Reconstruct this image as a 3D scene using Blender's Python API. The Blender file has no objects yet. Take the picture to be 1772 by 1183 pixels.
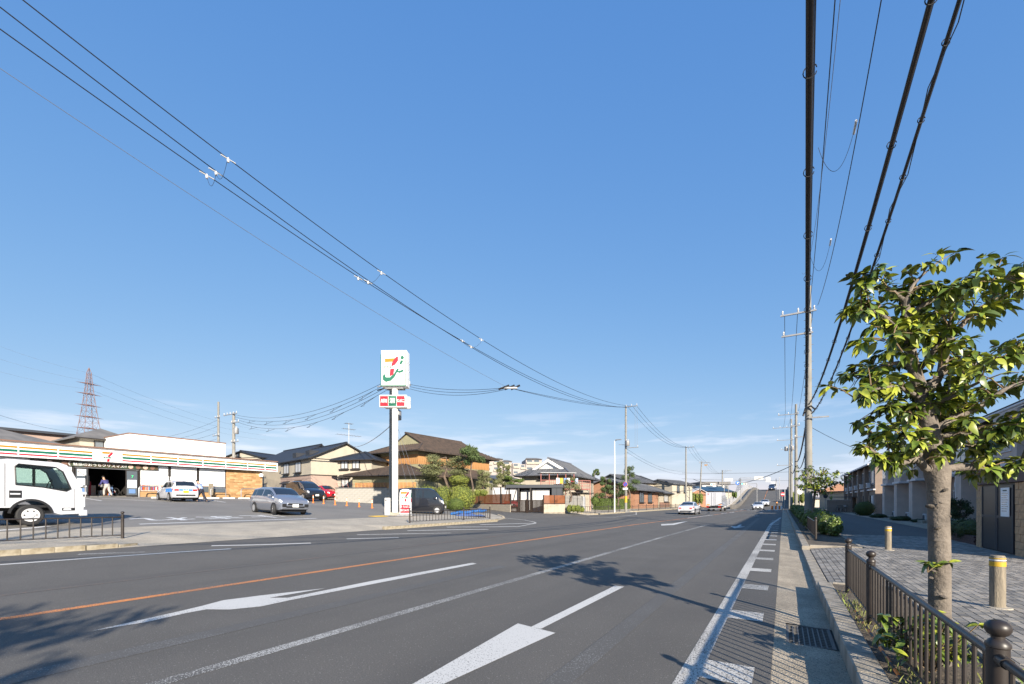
import bpy, bmesh, math, random
from math import radians as R, sin, cos, pi, sqrt, atan2
from mathutils import Vector as V, Matrix, noise as mnoise
from mathutils.geometry import tessellate_polygon
random.seed(7)
S = bpy.context.scene
COL = S.collection
# ---------------------------------------------------------------- camera
F, PX, HY = 787.0, 886.0, 868.0          # focal length, centre column and horizon row of the photograph (1772 wide)
TH = R(30.8)                             # the camera looks this far left of the road direction (+Y)
CAMH = 1.5
cd = bpy.data.cameras.new('camera'); cam = bpy.data.objects.new('camera', cd); COL.objects.link(cam)
cd.sensor_width = 36; cd.lens = F/1772*36; cd.shift_y = (HY-591.5)/1772; cd.clip_start = .05; cd.clip_end = 6000
cam.location = (0, 0, CAMH); cam.rotation_euler = (pi/2, 0, TH)
S.camera = cam
# ---------------------------------------------------------------- light
SUN_EL = R(21); SUN_AZ = atan2(.757, -.653)   # towards the sun, clockwise from +Y
w = bpy.data.worlds.new('World'); S.world = w; w.use_nodes = True
nt = w.node_tree; nt.nodes.clear()
def wn(t, **k):
    n = nt.nodes.new(t)
    for a, b in k.items(): setattr(n, a, b)
    return n
sky = wn('ShaderNodeTexSky', sky_type='NISHITA', sun_disc=False, sun_elevation=SUN_EL, sun_rotation=SUN_AZ,
         altitude=0, air_density=1.0, dust_density=0.0, ozone_density=1.0)
bg = wn('ShaderNodeBackground'); bg.inputs[1].default_value = .125
wo = wn('ShaderNodeOutputWorld')
tc = wn('ShaderNodeTexCoord'); sp = wn('ShaderNodeSeparateXYZ')
nt.links.new(tc.outputs['Generated'], sp.inputs[0])
# thin low clouds: noise stretched flat, only in a band above the horizon
mp = wn('ShaderNodeMapping'); mp.inputs['Scale'].default_value = (2.2, 2.2, 17); mp.inputs['Location'].default_value = (1.3, .4, .2)
nt.links.new(tc.outputs['Generated'], mp.inputs[0])
nz = wn('ShaderNodeTexNoise'); nz.inputs['Scale'].default_value = 2.0; nz.inputs['Detail'].default_value = 7; nz.inputs['Roughness'].default_value = .55
nt.links.new(mp.outputs[0], nz.inputs[0])
cr = wn('ShaderNodeMapRange', interpolation_type='SMOOTHSTEP'); cr.inputs[1].default_value = .50; cr.inputs[2].default_value = .70
nt.links.new(nz.outputs[0], cr.inputs[0])
ba = wn('ShaderNodeMapRange', interpolation_type='SMOOTHSTEP'); ba.inputs[1].default_value = .23; ba.inputs[2].default_value = .09
ba.inputs[3].default_value = 0; ba.inputs[4].default_value = .8
nt.links.new(sp.outputs[2], ba.inputs[0])
mu = wn('ShaderNodeMath', operation='MULTIPLY'); nt.links.new(cr.outputs[0], mu.inputs[0]); nt.links.new(ba.outputs[0], mu.inputs[1])
# camera-like tone response of the sky per channel (softens the physical sky's steep brightening towards the horizon)
sr = wn('ShaderNodeSeparateColor'); nt.links.new(sky.outputs[0], sr.inputs[0]); cc = wn('ShaderNodeCombineColor')
for ci, (kk, gg) in enumerate(((.136, .80), (.256, .512), (.56, .239))):
    pw = wn('ShaderNodeMath', operation='POWER'); pw.inputs[1].default_value = gg; nt.links.new(sr.outputs[ci], pw.inputs[0])
    ml = wn('ShaderNodeMath', operation='MULTIPLY'); ml.inputs[1].default_value = kk/(.125*2**1.05); nt.links.new(pw.outputs[0], ml.inputs[0]); nt.links.new(ml.outputs[0], cc.inputs[ci])
mx = wn('ShaderNodeMixRGB'); mx.inputs[2].default_value = (3.4, 3.7, 4.3, 1)
nt.links.new(mu.outputs[0], mx.inputs[0]); nt.links.new(cc.outputs[0], mx.inputs[1])
nt.links.new(mx.outputs[0], bg.inputs[0]); nt.links.new(bg.outputs[0], wo.inputs[0])
sl = bpy.data.lights.new('sun', 'SUN'); sl.energy = 5.0; sl.angle = R(.55); sl.color = (1, .90, .76)
so = bpy.data.objects.new('sun', sl); COL.objects.link(so)
sd = V((sin(SUN_AZ)*cos(SUN_EL), cos(SUN_AZ)*cos(SUN_EL), sin(SUN_EL)))
so.rotation_euler = sd.to_track_quat('Z', 'Y').to_euler(); so.location = (20, -20, 30)
S.view_settings.view_transform = 'Standard'; S.view_settings.look = 'None'
S.view_settings.exposure = 1.05; S.view_settings.gamma = 1; S.view_settings.use_curve_mapping = False
S.cycles.max_bounces = 6
# ---------------------------------------------------------------- places
def H(x, y=0):
    "height of the land: flat road, then a steady climb to the left"
    if x >= -8: return 0.0
    if x >= -16: return (-8-x)*.025
    if x >= -17.5: return .2+(-16-x)*.12
    if x >= -50: return .38+(-17.5-x)*.054
    return 2.135+min(1.5, (-50-x)*.01)
BX = [-1500, -200, -50, -17.5, -16, -8, 1500]
def ray(px, py=HY):
    a = (px-PX)/F
    return V((-sin(TH)+a*cos(TH), cos(TH)+a*sin(TH), (HY-py)/F))
def P(px, d, py=None):
    r = ray(px, HY if py is None else py)*d
    return V((r.x, r.y, (CAMH+r.z) if py is not None else H(r.x)))
def G(px, py):
    "where the sight line meets the land"
    r = ray(px, py); lo, hi = .5, 400
    f = lambda d: CAMH+r.z*d-H(r.x*d)
    d = .5
    while d < 600 and f(d) > 0: d *= 1.02
    lo, hi = d/1.02, d
    for _ in range(40):
        m = (lo+hi)/2
        if f(m) > 0: lo = m
        else: hi = m
    return V((r.x*lo, r.y*lo, H(r.x*lo)))
def onX(px, py, X):
    r = ray(px, py); d = X/r.x
    return V((X, r.y*d, CAMH+r.z*d))
def face_yaw(p): return atan2(-p.x, p.y)    # yaw that makes local +Y point away from the camera
# ---------------------------------------------------------------- materials
MATS = {}
def rgb(c): return (c[0], c[1], c[2], 1)
def mat(name, col, rough=.7, col2=None, scale=3.0, detail=5, bump=0, bscale=None, metal=0, spec=.5, island=0, stretch=None,
        coat=0, grain=None, speck=None, lo=.35, hi=.65, emit=0, streak=None):
    if name in MATS: return MATS[name]
    m = bpy.data.materials.new(name); m.use_nodes = True; MATS[name] = m
    n = m.node_tree.nodes; l = m.node_tree.links; b = n['Principled BSDF']
    b.inputs['Roughness'].default_value = rough; b.inputs['Metallic'].default_value = metal
    b.inputs['Specular IOR Level'].default_value = spec; b.inputs['Base Color'].default_value = rgb(col)
    if coat: b.inputs['Coat Weight'].default_value = coat; b.inputs['Coat Roughness'].default_value = .04
    if emit: b.inputs['Emission Color'].default_value = rgb(col); b.inputs['Emission Strength'].default_value = emit
    tcn = n.new('ShaderNodeTexCoord'); src = tcn.outputs['Object']
    if stretch:
        mpn = n.new('ShaderNodeMapping'); mpn.inputs['Scale'].default_value = stretch; l.new(src, mpn.inputs[0]); vec = mpn.outputs[0]
    else: vec = src
    out = None
    if col2 or island:
        nz = n.new('ShaderNodeTexNoise'); nz.inputs['Scale'].default_value = scale; nz.inputs['Detail'].default_value = detail; l.new(vec, nz.inputs[0])
        mr = n.new('ShaderNodeMapRange'); mr.inputs[1].default_value = lo; mr.inputs[2].default_value = hi; l.new(nz.outputs[0], mr.inputs[0])
        mix = n.new('ShaderNodeMixRGB'); mix.inputs[1].default_value = rgb(col); mix.inputs[2].default_value = rgb(col2 or col); l.new(mr.outputs[0], mix.inputs[0])
        out = mix.outputs[0]
    if island:
        ge = n.new('ShaderNodeNewGeometry'); m2 = n.new('ShaderNodeMapRange'); l.new(ge.outputs['Random Per Island'], m2.inputs[0])
        m2.inputs[3].default_value = 1-island; m2.inputs[4].default_value = 1+island
        h = n.new('ShaderNodeHueSaturation'); l.new(out, h.inputs['Color']); l.new(m2.outputs[0], h.inputs['Value']); out = h.outputs[0]
    if grain:
        gn = n.new('ShaderNodeTexNoise'); gn.inputs['Scale'].default_value = grain[0]; gn.inputs['Detail'].default_value = 4; gn.inputs['Roughness'].default_value = .7; l.new(src, gn.inputs[0])
        gm_ = n.new('ShaderNodeMapRange'); gm_.inputs[1].default_value = .3; gm_.inputs[2].default_value = .7; gm_.inputs[3].default_value = 1-grain[1]; gm_.inputs[4].default_value = 1+grain[1]; l.new(gn.outputs[0], gm_.inputs[0])
        gh = n.new('ShaderNodeHueSaturation'); l.new(out, gh.inputs['Color']); l.new(gm_.outputs[0], gh.inputs['Value']); out = gh.outputs[0]
    if speck:
        sc, scol, th = speck
        vz = n.new('ShaderNodeTexVoronoi'); vz.inputs['Scale'].default_value = sc; l.new(src, vz.inputs[0])
        s2 = n.new('ShaderNodeSeparateColor'); l.new(vz.outputs['Color'], s2.inputs[0])
        gt = n.new('ShaderNodeMath'); gt.operation = 'GREATER_THAN'; gt.inputs[1].default_value = th; l.new(s2.outputs[0], gt.inputs[0])
        lt = n.new('ShaderNodeMath'); lt.operation = 'LESS_THAN'; lt.inputs[1].default_value = .42; l.new(vz.outputs['Distance'], lt.inputs[0])
        mm = n.new('ShaderNodeMath'); mm.operation = 'MULTIPLY'; l.new(gt.outputs[0], mm.inputs[0]); l.new(lt.outputs[0], mm.inputs[1])
        mix = n.new('ShaderNodeMixRGB'); mix.inputs[1].default_value = rgb(col); mix.inputs[2].default_value = rgb(scol); l.new(mm.outputs[0], mix.inputs[0])
        if out: l.new(out, mix.inputs[1])
        out = mix.outputs[0]
    if streak:
        sv, scol, amt = streak
        mpn = n.new('ShaderNodeMapping'); mpn.inputs['Scale'].default_value = sv; l.new(src, mpn.inputs[0])
        nz = n.new('ShaderNodeTexNoise'); nz.inputs['Scale'].default_value = 1; nz.inputs['Detail'].default_value = 6; l.new(mpn.outputs[0], nz.inputs[0])
        mr = n.new('ShaderNodeMapRange'); mr.inputs[1].default_value = .5; mr.inputs[2].default_value = .75; mr.inputs[4].default_value = amt; l.new(nz.outputs[0], mr.inputs[0])
        mix = n.new('ShaderNodeMixRGB'); mix.inputs[1].default_value = rgb(col); mix.inputs[2].default_value = rgb(scol); l.new(mr.outputs[0], mix.inputs[0])
        if out: l.new(out, mix.inputs[1])
        out = mix.outputs[0]
    if out: l.new(out, b.inputs['Base Color'])
    if bump:
        nz = n.new('ShaderNodeTexNoise'); nz.inputs['Scale'].default_value = bscale or scale*6; nz.inputs['Detail'].default_value = 3; l.new(vec, nz.inputs[0])
        bp = n.new('ShaderNodeBump'); bp.inputs['Strength'].default_value = bump; bp.inputs['Distance'].default_value = .02
        l.new(nz.outputs[0], bp.inputs['Height']); l.new(bp.outputs[0], b.inputs['Normal'])
    return m
def paint_mat(name, col, base, wear, scale=75, big=.6):
    "road paint worn through to the asphalt"
    m = bpy.data.materials.new(name); m.use_nodes = True; n = m.node_tree.nodes; l = m.node_tree.links; b = n['Principled BSDF']
    b.inputs['Roughness'].default_value = .75
    tcn = n.new('ShaderNodeTexCoord')
    a = n.new('ShaderNodeTexNoise'); a.inputs['Scale'].default_value = scale; a.inputs['Detail'].default_value = 2; l.new(tcn.outputs['Object'], a.inputs[0])
    c = n.new('ShaderNodeTexNoise'); c.inputs['Scale'].default_value = big; c.inputs['Detail'].default_value = 4; l.new(tcn.outputs['Object'], c.inputs[0])
    ad = n.new('ShaderNodeMath'); ad.operation = 'MULTIPLY_ADD'; ad.inputs[1].default_value = .45; l.new(c.outputs[0], ad.inputs[0]); l.new(a.outputs[0], ad.inputs[2])
    mr = n.new('ShaderNodeMapRange'); mr.inputs[1].default_value = wear+.225-.035; mr.inputs[2].default_value = wear+.225+.035; l.new(ad.outputs[0], mr.inputs[0])
    mix = n.new('ShaderNodeMixRGB'); mix.inputs[1].default_value = rgb(base); mix.inputs[2].default_value = rgb(col)
    l.new(mr.outputs[0], mix.inputs[0]); l.new(mix.outputs[0], b.inputs['Base Color'])
    return m
def glass_mat(name, tint, alpha):
    m = bpy.data.materials.new(name); m.use_nodes = True; n = m.node_tree.nodes; l = m.node_tree.links; n.clear()
    o = n.new('ShaderNodeOutputMaterial'); t = n.new('ShaderNodeBsdfTransparent'); t.inputs[0].default_value = rgb(tint)
    g = n.new('ShaderNodeBsdfGlossy'); g.inputs['Roughness'].default_value = .03; g.inputs[0].default_value = (.9, .95, 1, 1)
    fr = n.new('ShaderNodeLayerWeight'); fr.inputs[0].default_value = alpha
    mixn = n.new('ShaderNodeMixShader'); l.new(fr.outputs['Facing'], mixn.inputs[0]); l.new(t.outputs[0], mixn.inputs[1]); l.new(g.outputs[0], mixn.inputs[2]); l.new(mixn.outputs[0], o.inputs[0])
    return m
ASP = (.098, .091, .081)
M = dict(
 asphalt=mat('asphalt', ASP, .9, (.112, .104, .093), .7, bump=.45, bscale=110, grain=(75, .42), speck=(75, (.22, .21, .19), .955), streak=((.9, .03, 1), (.07, .066, .062), .55)),
 lot=mat('lot_asphalt', (.165, .155, .142), .9, (.2, .188, .17), .35, bump=.3, bscale=60, grain=(30, .25), speck=(26, (.2, .2, .19), .92)),
 concrete=mat('concrete', (.42, .37, .295), .9, (.32, .285, .23), 1.2, bump=.4, bscale=45, grain=(35, .25), speck=(45, (.17, .155, .13), .8)),
 gutter=mat('gutter_concrete', (.43, .36, .265), .9, (.31, .26, .19), 1.6, bump=.8, bscale=70, grain=(60, .4), streak=((3, .5, 1), (.15, .13, .1), .55), speck=(60, (.14, .13, .11), .7)),  # dark streaks paint the gutter's shade into its colour, along with dirt
 kerb=mat('kerb_concrete', (.35, .31, .25), .9, (.24, .21, .165), 3, bump=.5, bscale=60, streak=((5, 5, 1), (.10, .095, .07), .5)),
 kerb_old=mat('old_kerb_concrete', (.40, .355, .27), .9, (.22, .18, .115), 5, bump=.5, bscale=40),
 earth=mat('earth', (.13, .105, .075), 1, (.07, .055, .04), 6, bump=.8, bscale=40),
 land=mat('land', (.2, .19, .165), 1, (.13, .125, .11), .05),
 paver=mat('paver_concrete', (.27, .245, .21), .85, (.18, .165, .145), 2.0, bump=.25, bscale=80, island=.34, streak=((.5, .2, 1), (.12, .115, .105), .5)),
 joint=mat('joint_sand', (.10, .092, .08), 1),
 white_wall=mat('white_wall', (.78, .77, .73), .7, (.72, .71, .67), 1),
 fascia=mat('fascia_panel', (.8, .8, .79), .45),
 orange=mat('orange_stripe', (.72, .17, .0), .5), green=mat('green_stripe', (.0, .115, .065), .5), red=mat('red_stripe', (.42, .003, .02), .5),
 brown_trim=mat('brown_trim', (.2, .11, .075), .6),
 tile_wall=mat('tan_tile', (.47, .29, .135), .75, (.34, .19, .08), 2, stretch=(.5, .5, 9)),
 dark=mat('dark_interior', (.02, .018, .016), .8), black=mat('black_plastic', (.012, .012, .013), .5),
 rail=mat('dark_brown_paint', (.026, .020, .017), .42, (.034, .027, .023), 8, spec=.5),
 metal=mat('galvanised_metal', (.36, .36, .36), .5, (.28, .28, .28), 5, metal=.5),
 steel=mat('stainless_steel', (.6, .6, .6), .3, metal=.9),
 pole=mat('pole_concrete', (0.252, 0.242, 0.219), .9, (0.192, 0.186, 0.165), 1.5, bump=.25, bscale=50, streak=((8, 8, .35), (.2, .19, .17), .6)),
 sign_white=mat('sign_white', (.82, .81, .78), .5), cream_paint=mat('cream_pole_paint', (.77, .73, .63), .5),
 wire=mat('black_cable', (.012, .012, .014), .45), wire_grey=mat('grey_wire', (.12, .13, .15), .5),
 insul=mat('porcelain', (.5, .5, .5), .25),
 paint_white=mat('car_white', (.50, .51, .54), .25, coat=1), paint_silver=mat('car_silver', (.27, .29, .34), .3, metal=.6, coat=1),
 paint_black=mat('car_black', (.012, .013, .018), .2, coat=1), paint_red=mat('car_red', (.4, .01, .02), .25, coat=1),
 paint_grey=mat('car_dark_blue', (.03, .045, .08), .25, coat=1),
 tyre=mat('rubber', (.02, .02, .021), .8), rim=mat('rim_metal', (.5, .51, .53), .35, metal=.7), rim_white=mat('rim_painted', (.6, .6, .6), .4),
 glass_dark=mat('tinted_glass', (.015, .02, .026), .06, spec=1), lamp=mat('lamp_lens', (.75, .77, .8), .1, spec=.8),
 lamp_red=mat('red_lens', (.5, .01, .01), .15), lamp_amber=mat('amber_lens', (.8, .28, .02), .2),
 plate_white=mat('number_plate_white', (.8, .8, .78), .5), plate_yellow=mat('number_plate_yellow', (.85, .6, .03), .5), ink=mat('ink', (.02, .05, .03), .6),
 blue=mat('blue_decal', (.03, .2, .6), .4), yellow=mat('yellow_band', (.5, .31, .02), .6), tarp=mat('blue_tarp', (.01, .12, .38), .6, (.01, .08, .26), 6),
 wood_fence=mat('brown_board', (0.255, 0.089, 0.030), .65, (0.170, 0.055, 0.019), 3, stretch=(1, 1, 14)),
 cedar=mat('cedar_board', (0.448, 0.240, 0.096), .7, (0.288, 0.136, 0.048), 2.5, stretch=(6, 6, .6)),
 wood_post=mat('weathered_wood', (.30, .25, .18), .85, (.17, .145, .11), 3, stretch=(10, 10, 1), bump=.5),
 bark=mat('bark', (.19, .16, .13), .9, (.105, .088, .072), 7, bump=.7, bscale=40),
 dark_bark=mat('dark_bark', (.16, .12, .09), .95, (.09, .065, .05), 5, bump=.6),
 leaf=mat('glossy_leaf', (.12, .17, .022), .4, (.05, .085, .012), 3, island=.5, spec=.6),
 leaf_lit=mat('lit_tone_leaf', (.34, .36, .04), .38, (.16, .2, .025), 3, island=.3),  # sunlit tone put into the leaf colour, dealt to leaves at random
 hedge=mat('hedge_leaf', (.10, .145, .025), .75, (.07, .11, .018), 2, island=.35), hedge_gold=mat('golden_hedge_leaf', (.23, .25, .04), .75, (.16, .19, .03), 2, island=.3),
 hedge_dark=mat('dark_hedge_leaf', (.05, .075, .025), .7, (.03, .05, .015), 2, island=.4),
 pine=mat('pine_needle', (.09, .125, .04), .8, (.05, .085, .025), 2, island=.4), dry=mat('dry_twig_leaf', (.17, .18, .08), .85, (.12, .13, .05), 3, island=.35),
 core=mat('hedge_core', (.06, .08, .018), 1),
 grass=mat('grass_blade', (.14, .2, .04), .8, (.25, .2, .07), 2, island=.4),
 roof_black=mat('black_roof', (.014, .016, .022), .6, (.028, .03, .036), 3), roof_brown=mat('brown_roof', (.07, .048, .036), .85, (.04, .03, .024), 2),
 roof_grey=mat('grey_tile', (.105, .108, .115), .55, (.07, .073, .08), 3, island=.25), roof_dull=mat('dull_roof', (.17, .16, .15), .8, (.12, .115, .11), 1),
 ridge=mat('ridge_tile', (.14, .145, .16), .5),
 cream=mat('cream_render', (0.400, 0.344, 0.256), .85, (0.352, 0.304, 0.232), 1), cream2=mat('pale_render', (0.416, 0.376, 0.296), .85, (0.368, 0.328, 0.264), 1),
 pinkish=mat('pinkish_render', (0.383, 0.281, 0.230), .85, (0.340, 0.246, 0.204), 1), olive=mat('olive_render', (0.306, 0.281, 0.170), .9, (0.255, 0.238, 0.145), 1),
 beige_block=mat('beige_block', (0.440, 0.384, 0.304), .9, (0.360, 0.312, 0.240), 2, bump=.3, bscale=30), grey_block=mat('grey_block', (0.357, 0.340, 0.306), .9, (0.238, 0.225, 0.200), 1.5, bump=.3, bscale=30, streak=((1.2, 1.2, .2), (.16, .15, .13), .5)),
 brick_orange=mat('orange_brick_render', (0.336, 0.176, 0.104), .85, (0.288, 0.148, 0.088), 3), apt=mat('apartment_render', (0.562, 0.464, 0.400), .8, (0.486, 0.400, 0.346), 2, bump=.3, bscale=30),
 apt_brown=mat('brown_apartment_render', (0.275, 0.206, 0.163), .8, (0.225, 0.169, 0.131), 2), apt_trim=mat('apartment_trim', (.62, .6, .6), .6),
 stone_brick=mat('stone_brick', (.52, .34, .19), .9, (.36, .23, .13), 5, bump=.8, bscale=25), cap=mat('maroon_cap', (.07, .035, .033), .6),
 door_dark=mat('dark_panel', (.022, .024, .03), .4), charcoal=mat('charcoal_panel', (.045, .05, .06), .5), panel=mat('white_panel', (0.448, 0.448, 0.456), .5),
 frame=mat('dark_frame', (.03, .025, .022), .5), pane=mat('window_pane', (.1, .12, .14), .08, spec=.9), curtain=mat('curtained_pane', (.5, .5, .5), .15, (.36, .37, .38), 4, stretch=(6, 6, .3), spec=.8),
 pane_white=mat('frosted_pane', (.72, .74, .74), .3), paper=mat('paper', (.82, .82, .8), .8),
 skin=mat('skin', (.5, .3, .2), .6), hair=mat('black_hair', (.015, .012, .01), .6), navy=mat('navy_cloth', (.05, .05, .17), .85), shirt=mat('pale_blue_cloth', (.35, .45, .72), .85),
 trousers=mat('grey_cloth', (.38, .36, .33), .9), trousers_dark=mat('dark_cloth', (.02, .022, .035), .9), shoe=mat('shoe', (.03, .03, .03), .6),
 pylon=mat('pylon_red', (.17, .10, .09), .7), pylon_white=mat('pylon_white', (.75, .72, .7), .7), cone=mat('orange_plastic', (.85, .2, .02), .5),
 far_apt=mat('far_apartment', (.34, .30, .28), .9), sign_blue=mat('sign_blue', (.01, .12, .5), .4), glow_green=mat('green_signal', (.0, .7, .35), .4, emit=1.2),
 glow_sign=mat('lit_sign_green', (.05, .6, .2), .4, emit=.6), iron=mat('dark_iron', (.11, .11, .105), .6, (.16, .145, .13), 10, metal=.3),
 rust=mat('rust_red_frame', (.28, .1, .08), .7), bridge=mat('bridge_concrete', (.17, .158, .14), .9, (.11, .10, .09), .6), snow=mat('white_rail', (.4, .4, .41), .6),
 tactile=mat('yellow_tactile', (.75, .48, .06), .8), mix1=mat('mixed_goods', (.6, .3, .22), .7, (.5, .5, .42), 18, lo=.45, hi=.55), goods=mat('goods_blue', (.12, .22, .42), .6),
 gate=mat('gate_paint', (.022, .015, .012), .85, spec=.15),
 twig=mat('twig', (.2, .14, .08), .9),
)
M['line'] = paint_mat('white_road_paint', (.56, .545, .51), ASP, .36)
M['line_worn'] = paint_mat('worn_white_road_paint', (.5, .48, .44), ASP, .44)
M['line_faint'] = paint_mat('faint_white_road_paint', (.46, .45, .42), ASP, .545)
M['line_ghost'] = paint_mat('nearly_gone_white_paint', (.26, .26, .245), ASP, .665)
M['line_orange'] = paint_mat('orange_road_paint', (.66, .235, .06), ASP, .46)
M['line_orange_old'] = paint_mat('old_orange_road_paint', (.3, .15, .07), ASP, .64)
M['line_lot'] = paint_mat('white_lot_paint', (.66, .66, .65), (.165, .155, .142), .36)
M['glass'] = glass_mat('clear_glass', (.72, .8, .78), .25)
# ---------------------------------------------------------------- builders
def tag(o, label, cat, group=None, kind=None):
    if label: o['label'] = label
    if cat: o['category'] = cat
    if group: o['group'] = group
    if kind: o['kind'] = kind
    return o
def thing(name, label, cat, loc=(0, 0, 0), rz=0, group=None):
    o = bpy.data.objects.new(name, None); COL.objects.link(o); o.empty_display_size = .2
    o.location = loc; o.rotation_euler = (0, 0, rz)
    return tag(o, label, cat, group)
def copy_tree(o, loc=None, rz=None, label=None, parent=None):
    c = o.copy(); COL.objects.link(c)
    if parent: c.parent = parent
    if loc is not None: c.location = loc
    if rz is not None: c.rotation_euler = (0, 0, rz)
    if label: c['label'] = label
    for ch in list(o.children): copy_tree(ch, parent=c)
    return c
class MB:
    def __init__(s): s.v = []; s.f = []; s.T = None
    def add(s, vs, fs):
        n = len(s.v)
        s.v += [tuple(s.T @ V(p)) for p in vs] if s.T else [tuple(p) for p in vs]
        s.f += [tuple(i+n for i in f) for f in fs]; return s
    def box(s, x0, x1, y0, y1, z0, z1):
        return s.add([(x0, y0, z0), (x1, y0, z0), (x1, y1, z0), (x0, y1, z0), (x0, y0, z1), (x1, y0, z1), (x1, y1, z1), (x0, y1, z1)],
                     [(0, 3, 2, 1), (4, 5, 6, 7), (0, 1, 5, 4), (1, 2, 6, 5), (2, 3, 7, 6), (3, 0, 4, 7)])
    def cbox(s, c, d): return s.box(c[0]-d[0]/2, c[0]+d[0]/2, c[1]-d[1]/2, c[1]+d[1]/2, c[2]-d[2]/2, c[2]+d[2]/2)
    def tube(s, pts, r, n=8, cap=True):
        pts = [V(p) for p in pts]; k = len(pts); rs = r if isinstance(r, (list, tuple)) else [r]*k
        vs = []; prev = None
        for i, p in enumerate(pts):
            t = (pts[min(i+1, k-1)]-pts[max(i-1, 0)]).normalized()
            if prev is None:
                a = V((0, 0, 1)) if abs(t.z) < .9 else V((1, 0, 0)); u = t.cross(a).normalized()
            else: u = (prev-t*prev.dot(t)).normalized()
            prev = u; w2 = t.cross(u)
            for j in range(n):
                an = 2*pi*j/n; vs.append(p+(u*cos(an)+w2*sin(an))*rs[i])
        fs = [(i*n+j, i*n+(j+1) % n, (i+1)*n+(j+1) % n, (i+1)*n+j) for i in range(k-1) for j in range(n)]
        if cap: fs += [tuple(range(n))[::-1], tuple((k-1)*n+j for j in range(n))]
        return s.add(vs, fs)
    def lathe(s, prof, n=16, c=(0, 0, 0), ax='z'):
        vs = []
        for r, z in prof:
            for j in range(n):
                a = 2*pi*j/n
                p = (r*cos(a), r*sin(a), z) if ax == 'z' else ((z, r*cos(a), r*sin(a)) if ax == 'x' else (r*cos(a), z, r*sin(a)))
                vs.append((p[0]+c[0], p[1]+c[1], p[2]+c[2]))
        k = len(prof)
        fs = [(i*n+j, i*n+(j+1) % n, (i+1)*n+(j+1) % n, (i+1)*n+j) for i in range(k-1) for j in range(n)]
        fs += [tuple(range(n))[::-1], tuple((k-1)*n+j for j in range(n))]
        return s.add(vs, fs)
    def plate(s, outer, holes=(), t=.1, plane='xz', off=0):
        "flat plate with holes, thickness t, in plane xz (normal y), yz (normal x) or xy"
        loops = [[V((p[0], p[1], 0)) for p in outer]]+[[V((p[0], p[1], 0)) for p in h] for h in holes]
        tris = tessellate_polygon(loops); flat = [p for lp in loops for p in lp]; n = len(flat)
        def m3(p, q): return {'xz': (p.x, off+q, p.y), 'yz': (off+q, p.x, p.y), 'xy': (p.x, p.y, off+q)}[plane]
        vs = [m3(p, 0) for p in flat]+[m3(p, t) for p in flat]
        fs = [tuple(x) for x in tris]+[tuple(i+n for i in reversed(x)) for x in tris]
        b = 0
        for lp in loops:
            k = len(lp)
            for i in range(k): fs.append((b+i, b+(i+1) % k, n+b+(i+1) % k, n+b+i))
            b += k
        return s.add(vs, fs)
    def quad(s, a, b, c, d): return s.add([a, b, c, d], [(0, 1, 2, 3)])
    def build(s, name, material, parent=None, smooth=False, bevel=0, label=None, kind=None, loc=None):
        me = bpy.data.meshes.new(name); me.from_pydata(s.v, [], s.f); me.validate(); 
        bm = bmesh.new(); bm.from_mesh(me); bmesh.ops.recalc_face_normals(bm, faces=bm.faces); bm.to_mesh(me); bm.free()
        me.materials.append(material)
        if smooth:
            me.polygons.foreach_set('use_smooth', [True]*len(me.polygons)); me.set_sharp_from_angle(angle=R(38))
        o = bpy.data.objects.new(name, me); COL.objects.link(o)
        if parent: o.parent = parent
        if bevel:
            b = o.modifiers.new('bevel', 'BEVEL'); b.width = bevel; b.segments = 2; b.limit_method = 'ANGLE'
        if label: o['label'] = label
        if kind: o['kind'] = kind
        if loc is not None: o.location = loc
        return o
def bx(name, d, m, parent, bevel=0, label=None):
    return MB().box(*d).build(name, m, parent, bevel=bevel, label=label)
def again(o, parent=None, loc=None, rot=None, scale=None):
    "one more piece sharing o's mesh"
    c = o.copy(); COL.objects.link(c); c.parent = parent or o.parent
    if loc is not None: c.location = loc
    if rot is not None: c.rotation_euler = rot
    if scale is not None: c.scale = scale
    return c
FONT = None
def text(name, s, size, m, parent, loc, rot=(pi/2, 0, 0), ext=.004, xs=1.0, shear=0, bold=0):
    cu = bpy.data.curves.new(name, 'FONT'); cu.body = s; cu.size = size; cu.extrude = ext; cu.align_x = 'CENTER'; cu.align_y = 'CENTER'; cu.shear = shear; cu.resolution_u = 3; cu.offset = bold
    t = bpy.data.objects.new(name, cu); COL.objects.link(t)
    dg = bpy.context.evaluated_depsgraph_get(); me = bpy.data.meshes.new_from_object(t.evaluated_get(dg)); bpy.data.objects.remove(t)
    o = bpy.data.objects.new(name, me); COL.objects.link(o); me.materials.clear(); me.materials.append(m)
    o.parent = parent; o.location = loc; o.rotation_euler = rot; o.scale = (xs, 1, 1); return o
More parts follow.
